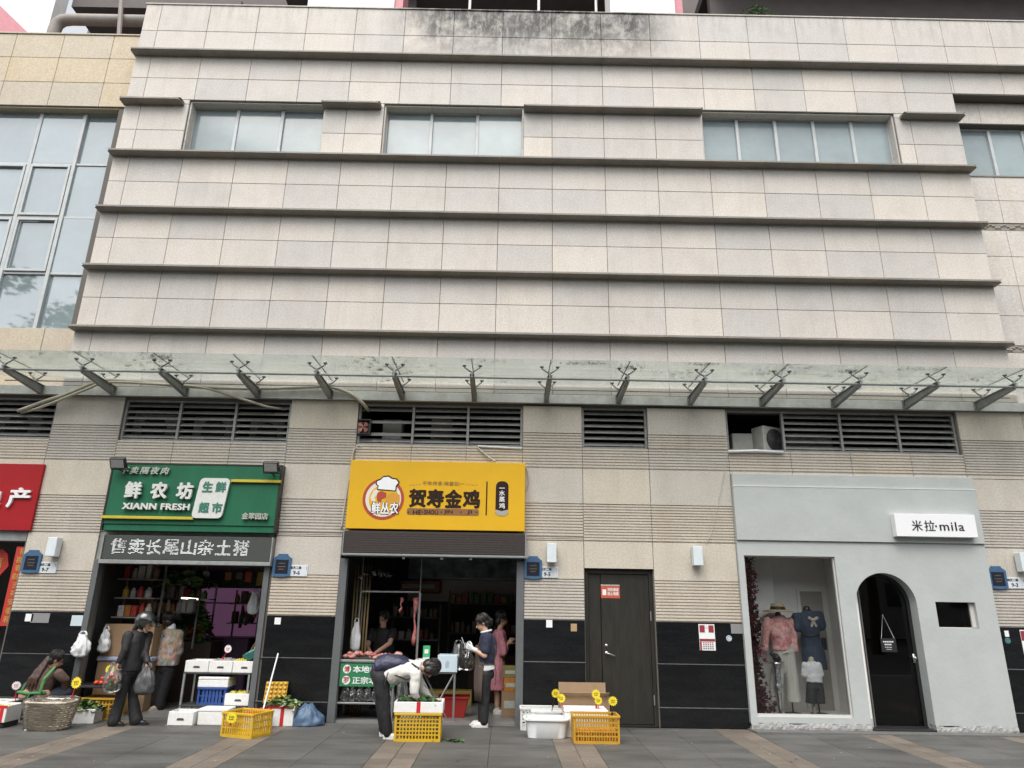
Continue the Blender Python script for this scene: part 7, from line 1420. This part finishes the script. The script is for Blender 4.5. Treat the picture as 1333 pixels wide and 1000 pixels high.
b = Body(); b.ell(q(0, -0.015, 0.03), (0.095, 0.105, 0.105), F); b.ell(q(0, -0.05, -0.03), (0.092, 0.075, 0.085), F); b.ell(q(0.055, 0.02, -0.01), (0.045, 0.06, 0.085), F); b.ell(q(-0.055, 0.02, -0.01), (0.045, 0.06, 0.085), F); b.ell(q(0, 0.055, 0.055), (0.07, 0.045, 0.045), F); skin_mesh(b, 'hair', HAIRB, t, 0.009, 2, 0.006, 28); strands(t, F, q, HAIRB, 90, 42)
bp = thing('backpack', 'navy backpack on the back of the bending person', 'backpack', t.location.copy()); NVB = mat('navy_nylon', (0.026, 0.028, 0.060), 0.5, var=0.2, bump=0.4, bscale=20)
b = Body(); b.stack([(r(488, 866), 0.08, 0.04), (r(491, 867), 0.165, 0.12), (r(505, 864), 0.175, 0.135), (r(522, 863), 0.165, 0.10), (r(535, 865), 0.13, 0.06)], side); skin_mesh(b, 'bag_body', NVB, bp, 0.011, 4, 0.012, 10, 5)
b = Body(); b.stack([(r(485, 872), 0.06, 0.03), (r(487, 871), 0.12, 0.07), (r(496, 868), 0.13, 0.085), (r(502, 866), 0.10, 0.05)], side); skin_mesh(b, 'front_pocket', NVB, bp, 0.011, 3, 0.01, 12, 2)
for s in (-1, 1): MB().tube([r(536, 864, Yp+s*0.12), r(545, 870, Yp+s*0.18), r(543, 880, Yp+s*0.20), r(530, 884, Yp+s*0.19), r(505, 876, Yp+s*0.17)], 0.014, 6).build('shoulder_strap', BLACK, bp, smooth=True)
MB().tube([r(505, 876, Yp-0.17), r(502, 886, Yp-0.19), r(500, 894, Yp-0.19)], 0.009, 6).build('strap_end', BLACK, bp)

# ---------- shop woman with apron
Yp = -0.10; root = G(627, 947); t = person('person in navy top and brown apron looking down at the phone by the yellow shop', (root.x, Yp, 0)); o0 = t.location.copy()
r = lambda px, py, y=Yp: J(px, py, y)-o0
pel, chest, neck, hd = r(632, 872), r(635, 842), r(633, 822), r(628, 811); side = Vector((0.1, 1, 0)); fwd = Vector((-0.80, -0.10, -0.50))
shN, shF = neck+Vector((0.02, -0.16, -0.075)), neck+Vector((0.0, 0.16, -0.075)); elN, wrN = r(631, 854, Yp-0.20), r(616, 845, Yp-0.14); elF, wrF = r(627, 852, Yp+0.18), r(614, 845, Yp+0.06)
hipL, hipR = pel+Vector((0, -0.08, -0.04)), pel+Vector((0, 0.08, -0.04)); knL, knR = r(631, 906, Yp-0.06), r(630, 906, Yp+0.08); anL, anR = r(630, 936, Yp-0.06), r(627, 936, Yp+0.10); anL.z = anR.z = 0.10
b = Body(); F, q = head(b, hd, (-0.45, 0, 1), fwd); b.cap(neck-Vector((-0.01, 0, 0.05)), hd-Vector((-0.02, 0, 0.05)), 0.052, 0.05); b.stack([(pel-Vector((0, 0, 0.1)), 0.12, 0.09), (pel, 0.15, 0.11), (chest, 0.14, 0.10), (neck-Vector((0, 0, 0.05)), 0.12, 0.07)], side)
limb(b, [shN, elN, wrN], [0.045, 0.040, 0.027]); limb(b, [shF, elF, wrF], [0.045, 0.040, 0.027]); limb(b, [hipL, knL, anL], [0.08, 0.055, 0.04]); limb(b, [hipR, knR, anR], [0.08, 0.055, 0.04]); hand(b, wrN, (-0.9, 0.2, 0.35), (0.2, -0.8, -0.3), 1, 0.6, 0.9); hand(b, wrF, (-0.9, -0.2, 0.35), (0.2, 0.8, -0.3), -1, 0.6, 0.9); skin_mesh(b, 'body', SKIN, t, 0.008); face(t, F, q)
for w_, dd, nn_, th in ((wrN, (-0.9, 0.2, 0.35), (0.2, -0.8, -0.3), 1), (wrF, (-0.9, -0.2, 0.35), (0.2, 0.8, -0.3), -1)):
    b = Body(); hand(b, w_, dd, nn_, th, 0.6, 1.12); b.cap(Vector(w_)-Vector(dd).normalized()*0.05, w_, 0.036, 0.031); skin_mesh(b, 'glove', GLV, t, 0.006, 1)
b = Body(); b.stack([(pel+Vector((0, 0, 0.075)), 0.16, 0.13), (chest-Vector((0, 0, 0.06)), 0.175, 0.14), (chest+Vector((0, 0, 0.05)), 0.18, 0.135), (neck-Vector((0, 0, 0.05)), 0.15, 0.095), (neck-Vector((0, 0, 0.01)), 0.075, 0.07)], side); limb(b, [shN, (shN*0.3+elN*0.7)], [0.078, 0.075]); limb(b, [shF, (shF*0.3+elF*0.7)], [0.078, 0.075]); skin_mesh(b, 'top', CLN, t, 0.011, 4, 0.008, 10, 15)
b = Body(); b.stack([(pel+Vector((0.02, 0, -0.01)), 0.165, 0.135), (pel+Vector((0, 0, 0.09)), 0.162, 0.132)], side); skin_mesh(b, 'shirt_hem', CLWH, t, 0.011, 3, 0.006, 14, 3)
MB().tube([neck+Vector((0.075*math.cos(a), 0.08*math.sin(a), 0.018*math.cos(a))) for a in [2*math.pi*i/16 for i in range(17)]], 0.016, 6, cap=False).build('collar', CLWH, t, smooth=True)
pants(t, CLB, pel-Vector((0, 0, 0.05)), hipL, knL, anL-Vector((0, 0, 0.03)), hipR, knR, anR-Vector((0, 0, 0.03)), side, (0.098, 0.075, 0.066), (0.16, 0.13), seed=17, waist=pel+Vector((0, 0, 0.03)))
ap = MB(); rings = []
for k, (z, fx, hw) in enumerate(((chest.z+0.02, -0.150, 0.10), (pel.z+0.10, -0.150, 0.16), (pel.z-0.05, -0.165, 0.17), (pel.z-0.25, -0.165, 0.17), (pel.z-0.42, -0.15, 0.165))):
    front = []; 
    for i in range(13): a = -1+2*i/12; front.append(Vector((pel.x+fx+0.11*abs(a)**1.7+0.012*math.sin(i*1.8+k), a*hw, z)))
    rings.append(front+[p_+Vector((0.012, 0, 0)) for p_ in reversed(front)])
ap.loft(rings); ap.build('apron', APR, t, smooth=True); MB().tube([pel+Vector((0.135*math.cos(a), 0.165*math.sin(a), 0.085)) for a in [R(-120+240*i/16) for i in range(17)]], 0.010, 5).build('apron_string', APR, t); MB().tube([pel+Vector((0.14, -0.06, 0.08)), pel+Vector((0.16, -0.08, -0.02)), pel+Vector((0.15, -0.07, -0.20))], 0.008, 5).build('apron_bow', APR, t)
MB().tube([chest+Vector((-0.145, -0.08, 0.02)), neck+Vector((-0.03, -0.10, -0.04)), neck+Vector((0.07, -0.05, -0.03)), chest+Vector((0.12, -0.11, -0.02)), pel+Vector((0.13, -0.09, 0.09))], 0.009, 5).build('apron_strap', APR, t)
for a_ in (anL, anR): shoe(t, a_, (a_.x-0.15, a_.y-0.01, 0.0), SHW)
b = Body(); b.ell(q(0, -0.018, 0.035), (0.088, 0.100, 0.10), F); b.ell(q(0, -0.05, -0.02), (0.083, 0.06, 0.07), F); b.ell(q(0, 0.05, 0.07), (0.07, 0.04, 0.04), F); b.cap(q(0, -0.10, 0.03), q(0, -0.135, -0.02), 0.04, 0.035); b.cap(q(0, -0.135, -0.02), q(0, -0.12, -0.09), 0.03, 0.012); skin_mesh(b, 'hair', HAIRB, t, 0.009, 2, 0.006, 28); strands(t, F, q, HAIRB, 90, 41)
ph = thing('phone', 'pale phone held in white gloves by the person in the brown apron', 'phone', o0+wrN+Vector((-0.15, 0.08, 0.09)), 0); ph.rotation_euler = (0, R(-25), 0); MB().box(-0.004, 0.004, -0.038, 0.038, -0.075, 0.075, 0.003).build('case', WHITEP, ph); MB().box(0.0042, 0.0052, -0.034, 0.034, -0.07, 0.07).build('screen', BLACK, ph)

# ---------- pink dress, inside the yellow shop
Yp = 0.95; root = at(650, 930, Yp); t = person('person in a long pink dress facing away inside the yellow shop', (root.x, Yp, 0.03)); o0 = t.location.copy()
r = lambda px, py, y=Yp: J(px, py, y)-o0
pel, chest, neck, hd = r(648, 866), r(649, 840), r(650, 819), r(653, 806); side = Vector((0.25, 1, 0)); fwd = Vector((0.85, 0.25, -0.25))
shN, shF = neck+Vector((0.0, -0.15, -0.07)), neck+Vector((0.02, 0.15, -0.07)); elN, wrN = r(655, 850, Yp-0.15), r(661, 838, Yp+0.0); elF, wrF = r(657, 848, Yp+0.15), r(663, 838, Yp+0.12)
anL, anR = r(647, 922, Yp-0.05), r(652, 920, Yp+0.10); anL.z = anR.z = 0.10; hipL, hipR = pel+Vector((0, -0.08, -0.04)), pel+Vector((0, 0.08, -0.04)); knL, knR = (hipL+anL)/2, (hipR+anR)/2
b = Body(); F, q = head(b, hd, (0.15, 0, 1), fwd); b.cap(neck-Vector((0, 0, 0.05)), hd-Vector((0, 0, 0.05)), 0.05, 0.048); b.stack([(pel-Vector((0, 0, 0.1)), 0.12, 0.09), (pel, 0.14, 0.11), (chest, 0.13, 0.10), (neck-Vector((0, 0, 0.05)), 0.11, 0.07)], side); limb(b, [shN, elN, wrN], [0.042, 0.036, 0.025]); limb(b, [shF, elF, wrF], [0.042, 0.036, 0.025]); limb(b, [hipL, knL, anL], [0.08, 0.055, 0.04]); limb(b, [hipR, knR, anR], [0.08, 0.055, 0.04]); hand(b, wrN, (0.6, 0.2, 0.7), (-0.3, -0.8, 0), 1, 0.5); hand(b, wrF, (0.6, -0.1, 0.7), (-0.3, 0.8, 0), -1, 0.5); skin_mesh(b, 'body', SKIN, t, 0.009); face(t, F, q)
hem = Vector((pel.x-0.02, 0, 0.36)); b = Body(); b.stack([(hem, 0.20, 0.19), (hem.lerp(pel, 0.5), 0.19, 0.165), (pel, 0.165, 0.135), (pel+Vector((0, 0, 0.13)), 0.14, 0.115), (chest+Vector((0, 0, 0.03)), 0.165, 0.13), (neck-Vector((0, 0, 0.05)), 0.14, 0.095), (neck, 0.07, 0.065)], side); limb(b, [shN, (shN+elN)/2, elN, elN.lerp(wrN, 0.45)], [0.075, 0.07, 0.062, 0.052]); limb(b, [shF, (shF+elF)/2, elF, elF.lerp(wrF, 0.45)], [0.075, 0.07, 0.062, 0.052]); skin_mesh(b, 'dress', PINK, t, 0.011, 4, 0.018, 8, 19, (1.6, 1.6, 0.35))
for a_ in (anL, anR): shoe(t, a_, (a_.x+0.13, a_.y-0.03, 0.0), SHW)
b = Body(); b.ell(q(0, -0.02, 0.035), (0.086, 0.096, 0.098), F); b.ell(q(0, -0.06, -0.03), (0.08, 0.055, 0.08), F); skin_mesh(b, 'hair', HAIRB, t, 0.009, 2, 0.005, 28); strands(t, F, q, HAIRB, 90, 40)

# ---------- mannequins in the boutique window
Yp = 0.52; FZ = 0.16
def mann(px, label): p = at(px, 900, Yp); return thing('mannequin', label, 'mannequin', (p.x, Yp, FZ))
FLOR = mat('pink_floral_blouse', (0.74, 0.46, 0.42), 0.75, var=0.15, vscale=20, dirt=1.0, dscale=13, dcol=(0.50, 0.0, 0.05)); CREAM = mat('cream_trousers', (0.58, 0.56, 0.51), 0.8, var=0.05); DENIM = mat('dark_denim', (0.035, 0.050, 0.085), 0.8, var=0.25, vscale=30, bump=0.3, bscale=80); MAN = mat('mannequin_black', (0.02, 0.02, 0.02), 0.4); STRAW = mat('straw', (0.42, 0.33, 0.20), 0.8, var=0.2, vscale=60); SIL = mat('silver_torso', (0.62, 0.63, 0.63), 0.16, 0.95, var=0.15, vscale=30)
side = Vector((1, 0, 0))
t = mann(1014, 'mannequin in pink floral blouse, cream trousers and straw hat in the display window'); o0 = t.location.copy(); r = lambda px, py, y=Yp: J(px, py, y)-o0
b = Body(); nk = r(1013, 802); b.cap(nk-Vector((0, 0, 0.12)), nk+Vector((0, 0, 0.03)), 0.06, 0.05); skin_mesh(b, 'neck', MAN, t, 0.012, 2)
b = Body(); wst = r(1018, 838); b.stack([(wst-Vector((0, 0, 0.10)), 0.165, 0.13), (wst, 0.155, 0.125), (r(1015, 820), 0.165, 0.13), (r(1014, 807), 0.17, 0.09), (r(1013, 802), 0.08, 0.07)], side)
for s, px_ in ((-1, 997), (1, 1033)): limb(b, [r(1014+s*14, 808), r(px_, 826), r(px_+s*1.5, 846)], [0.066, 0.058, 0.055])
skin_mesh(b, 'blouse', FLOR, t, 0.012, 4, 0.016, 9, 31)
b = Body(); b.stack([(wst-Vector((0, 0, 0.02)), 0.15, 0.11), (r(1021, 850), 0.17, 0.13)], side); b.stack([(r(1010, 914), 0.105, 0.10), (r(1011, 885), 0.10, 0.10), (r(1015, 848), 0.10, 0.11)], side); b.stack([(r(1034, 914), 0.105, 0.10), (r(1031, 885), 0.095, 0.10), (r(1025, 848), 0.10, 0.11)], side); skin_mesh(b, 'trousers', CREAM, t, 0.012, 4, 0.010, 8, 33, (2, 2, 0.3))
hh = r(1012.5, 795); MB().lathe([(0.001, 0.0), (0.235, -0.02), (0.24, -0.008), (0.12, 0.016), (0.105, 0.10), (0.085, 0.115), (0.001, 0.118)], 28, Matrix.Translation(hh)).build('hat', STRAW, t, smooth=True); MB().lathe([(0.119, 0.015), (0.124, 0.02), (0.112, 0.065), (0.106, 0.062)], 28, Matrix.Translation(hh)).build('hat_band', MAN, t, smooth=True)
for px_ in (1031,): pb_ = r(px_, 912); MB().tube([(pb_.x, 0, 0.0), (pb_.x, 0, pb_.z+0.1)], 0.012, 8).build('stand_pole', MAN, t)
MB().lathe([(0.001, 0), (0.13, 0), (0.13, 0.008), (0.001, 0.012)], 20, Matrix.Translation((pb_.x, 0, 0))).build('stand_base', MAN, t)
t = mann(1056, 'mannequin in belted dark denim dress in the display window'); o0 = t.location.copy(); r = lambda px, py, y=Yp: J(px, py, y)-o0
b = Body(); nk = r(1050, 793); b.cap(r(1050, 802), nk, 0.065, 0.062); skin_mesh(b, 'neck', MAN, t, 0.012, 2)
b = Body(); wst = r(1055, 827); b.stack([(r(1061, 871), 0.19, 0.15), (r(1059, 850), 0.185, 0.14), (wst, 0.135, 0.11), (r(1053, 813), 0.175, 0.13), (r(1051, 801), 0.16, 0.09), (r(1050, 796), 0.085, 0.08)], side); limb(b, [r(1038, 803), r(1036, 817)], [0.085, 0.085]); limb(b, [r(1065, 801), r(1068, 815)], [0.085, 0.085]); skin_mesh(b, 'dress', DENIM, t, 0.012, 4, 0.016, 8, 35, (1.8, 1.8, 0.5))
MB().lathe([(0.142, -0.018), (0.146, 0), (0.142, 0.018)], 20, Matrix.Translation(wst) @ Matrix.Diagonal((1, 0.85, 1, 1))).build('belt', MAN, t); MB().box(-0.035, 0.035, -0.02, 0.02, -0.09, 0.09, 0.01, M=Matrix.Translation(r(1071, 838)+Vector((0.0, -0.05, 0)))).build('pouch', MAN, t)
b = Body(); k0 = r(1054, 807)+Vector((0, -0.13, 0)); b.ell(k0, (0.03, 0.02, 0.03)); b.cap(k0, k0+Vector((-0.06, -0.01, 0.03)), 0.02, 0.03, 8, 0.4); b.cap(k0, k0+Vector((0.06, -0.01, 0.03)), 0.02, 0.03, 8, 0.4); b.cap(k0, k0+Vector((-0.03, 0, -0.09)), 0.018, 0.024, 8, 0.4); b.cap(k0, k0+Vector((0.04, 0, -0.09)), 0.018, 0.024, 8, 0.4); skin_mesh(b, 'neck_scarf', mat('beige_scarf', (0.5, 0.42, 0.36), 0.7, var=0.4, vscale=40), t, 0.008, 1)
pb_ = r(1066, 920); MB().tube([(pb_.x, 0, 0.0), (pb_.x, 0, 0.75)], 0.012, 8).build('stand_pole', MAN, t); MB().lathe([(0.001, 0), (0.13, 0), (0.13, 0.008), (0.001, 0.012)], 20, Matrix.Translation((pb_.x, 0, 0))).build('stand_base', MAN, t)
Yp = 0.38
t = mann(1012, 'small silver torso form on a tapering silver stand in the display window'); o0 = t.location.copy(); r = lambda px, py, y=Yp: J(px, py, y)-o0
b = MB(); c_ = r(1013, 892); prof_ = []
for z_, r_ in ((0.0, 0.035), (0.02, 0.03), (0.28, 0.045), (0.36, 0.052), (0.38, 0.07), (0.42, 0.072), (0.46, 0.05), (0.52, 0.06), (0.56, 0.055), (0.60, 0.045), (0.66, 0.065), (0.72, 0.085), (0.745, 0.10), (0.76, 0.02)): prof_.append((r_, z_))
b.lathe([(0.001, 0)]+prof_+[(0.001, 0.77)], 18, Matrix.Translation((c_.x, 0, 0))); b.build('torso', SIL, t, smooth=True); MB().box(c_.x-0.17, c_.x+0.13, -0.012, 0.012, 0.735, 0.755, 0.005).build('arm_bar', SIL, t)
b = Body(); b.ell((c_.x, 0, 0.83), (0.06, 0.05, 0.05)); b.cap((c_.x-0.06, 0, 0.87), (c_.x+0.05, 0, 0.80), 0.035, 0.04); skin_mesh(b, 'black_cap', MAN, t, 0.01, 2, 0.012, 20)
t = mann(1058, 'child mannequin in white T-shirt and dark shorts in the display window'); o0 = t.location.copy(); r = lambda px, py, y=Yp: J(px, py, y)-o0
b = Body(); b.cap(r(1056, 863), r(1056, 858), 0.045, 0.042); skin_mesh(b, 'neck', mat('cream_form', (0.55, 0.47, 0.38), 0.6), t, 0.01, 2)
b = Body(); b.stack([(r(1060, 888), 0.125, 0.09), (r(1059, 875), 0.115, 0.085), (r(1057, 866), 0.115, 0.07), (r(1056, 861), 0.055, 0.05)], side); limb(b, [r(1048, 866), r(1047, 878)], [0.055, 0.052]); limb(b, [r(1065, 866), r(1068, 878)], [0.055, 0.052]); skin_mesh(b, 'shirt', mat('white_tee', (0.74, 0.75, 0.75), 0.8), t, 0.009, 3, 0.008, 14, 41)
b = Body(); b.stack([(r(1061, 888), 0.12, 0.09), (r(1061, 897), 0.135, 0.10)], side); b.stack([(r(1055, 916), 0.075, 0.08), (r(1056, 895), 0.07, 0.09)], side); b.stack([(r(1068, 916), 0.075, 0.08), (r(1066, 895), 0.07, 0.09)], side); skin_mesh(b, 'shorts', mat('charcoal_shorts', (0.025, 0.026, 0.030), 0.8), t, 0.010, 3, 0.006, 12, 43)
c_ = r(1060, 920); MB().tube([(c_.x, 0, 0), (c_.x, 0, 0.45)], 0.010, 8).build('stand_pole', MAN, t); MB().box(c_.x-0.025, c_.x+0.025, -0.02, 0.02, 0.02, 0.12, 0.006).build('stand_socket', STEEL, t); MB().lathe([(0.001, 0), (0.1, 0), (0.1, 0.008), (0.001, 0.012)], 20, Matrix.Translation((c_.x, 0, 0))).build('stand_base', MAN, t)
# dark red flower curtain down the side of the window
fl_ = MB(); rg = random.Random(14)
DR_ = [mat('dark_red_petal', (0.10, 0.006, 0.012), 0.7, var=0.3, vscale=30), mat('deep_red_petal', (0.05, 0.004, 0.008), 0.7)]
for k in range(2200):
    fl_.mat(k % 2); z = rg.uniform(0.18, 2.60); wd = 0.24 if z > 0.5 else 0.40; x = wx0+0.03+abs(rg.gauss(0, 0.5))*wd*0.7; x = min(x, wx0+0.03+wd); y = rg.uniform(0.12, 0.34); s = rg.uniform(0.03, 0.055)
    Mx = Matrix.Translation((x, y, z)) @ Matrix.Rotation(rg.uniform(0, 6.28), 4, 'Z') @ Matrix.Rotation(rg.uniform(-1.4, 1.4), 4, 'X'); fl_.add([Mx @ Vector((s*math.cos(a)*(1 if i % 2 else 0.6), s*math.sin(a)*(1 if i % 2 else 0.6), 0.015*(i % 2))) for i, a in enumerate([2*math.pi*j/8 for j in range(8)])], [tuple(range(8))])
o = fl_.build('flower_curtain', DR_); tag(o, 'dark red flower curtain hanging down the side of the display window', 'flowers', kind='stuff')

# ================================================================== across the street, behind the viewer: what the glass and polished granite mirror
OPW = mat('opposite_render', (0.30, 0.29, 0.27), 0.8, var=0.1, vscale=1)
OB = thing('opposite_building', 'grey apartment block across the street mirrored dimly in the shop glass', 'building', (0, -36, 0))
MB().box(-45, 45, -8, 0, 0, 15).build('wall', OPW, OB)
pw = MB().box(-0.9, 0.9, 0.0, 0.05, 0, 1.5).mesh('window', mat('opposite_glass', (0.03, 0.035, 0.04), 0.15))
for i in range(22):
    for k in range(4): link('window', pw, OB, (-42+i*4, 0.02, 2.0+k*3.4))
BARK = mat('bark', (0.08, 0.06, 0.045), 0.9, var=0.2)
def street_tree(x, y, h, label, seed):
    rg = random.Random(seed); t = thing('street_tree', label, 'tree', (x, y, 0)); tr = MB(); tr.tube([(0, 0, -0.1), (0.1, 0, h*0.25), (0.0, 0.1, h*0.5), (0.2, 0, h*0.75)], [0.28, 0.22, 0.16, 0.08], 10)
    for k in range(7): a = k*0.9+seed; tr.tube([(0, 0, h*(0.35+0.04*k)), (1.2*math.cos(a), 1.2*math.sin(a), h*(0.5+0.04*k)), (2.3*math.cos(a), 2.3*math.sin(a), h*(0.58+0.05*k))], [0.1, 0.06, 0.02], 6)
    tr.build('trunk', BARK, t); b = MB(); cl = [(rg.gauss(0, 1.6), rg.gauss(0, 1.6), h*rg.uniform(0.5, 0.95), rg.uniform(0.7, 1.4)) for _ in range(22)]
    for k in range(2600):
        b.mat(k % 2); c = rg.choice(cl); p = Vector((rg.gauss(0, 1), rg.gauss(0, 1), rg.gauss(0, 0.8))).normalized()*c[3]*rg.uniform(0.5, 1.1)+Vector(c[:3]); s = rg.uniform(0.12, 0.24)
        Mx = Matrix.Translation(p) @ Matrix.Rotation(rg.uniform(0, 6.28), 4, 'Z') @ Matrix.Rotation(rg.uniform(-1.3, 1.3), 4, 'X'); b.add([Mx @ Vector(q) for q in ((-s, 0, 0), (0, -s*0.45, 0.03), (s, 0, 0), (0, s*0.45, 0.03))], [(0, 1, 2, 3)])
    b.build('crown', [GL1, GL2], t)
street_tree(-21.2, -18, 15.8, 'tall leafy street tree mirrored in the lowest panes of the tall window', 1)
street_tree(-6, -22, 9.5, 'round street tree across the road facing the green shop', 2); street_tree(5, -21, 9, 'round street tree across the road facing the service door', 3); street_tree(16, -20, 10, 'round street tree across the road mirrored in the arched door', 4)
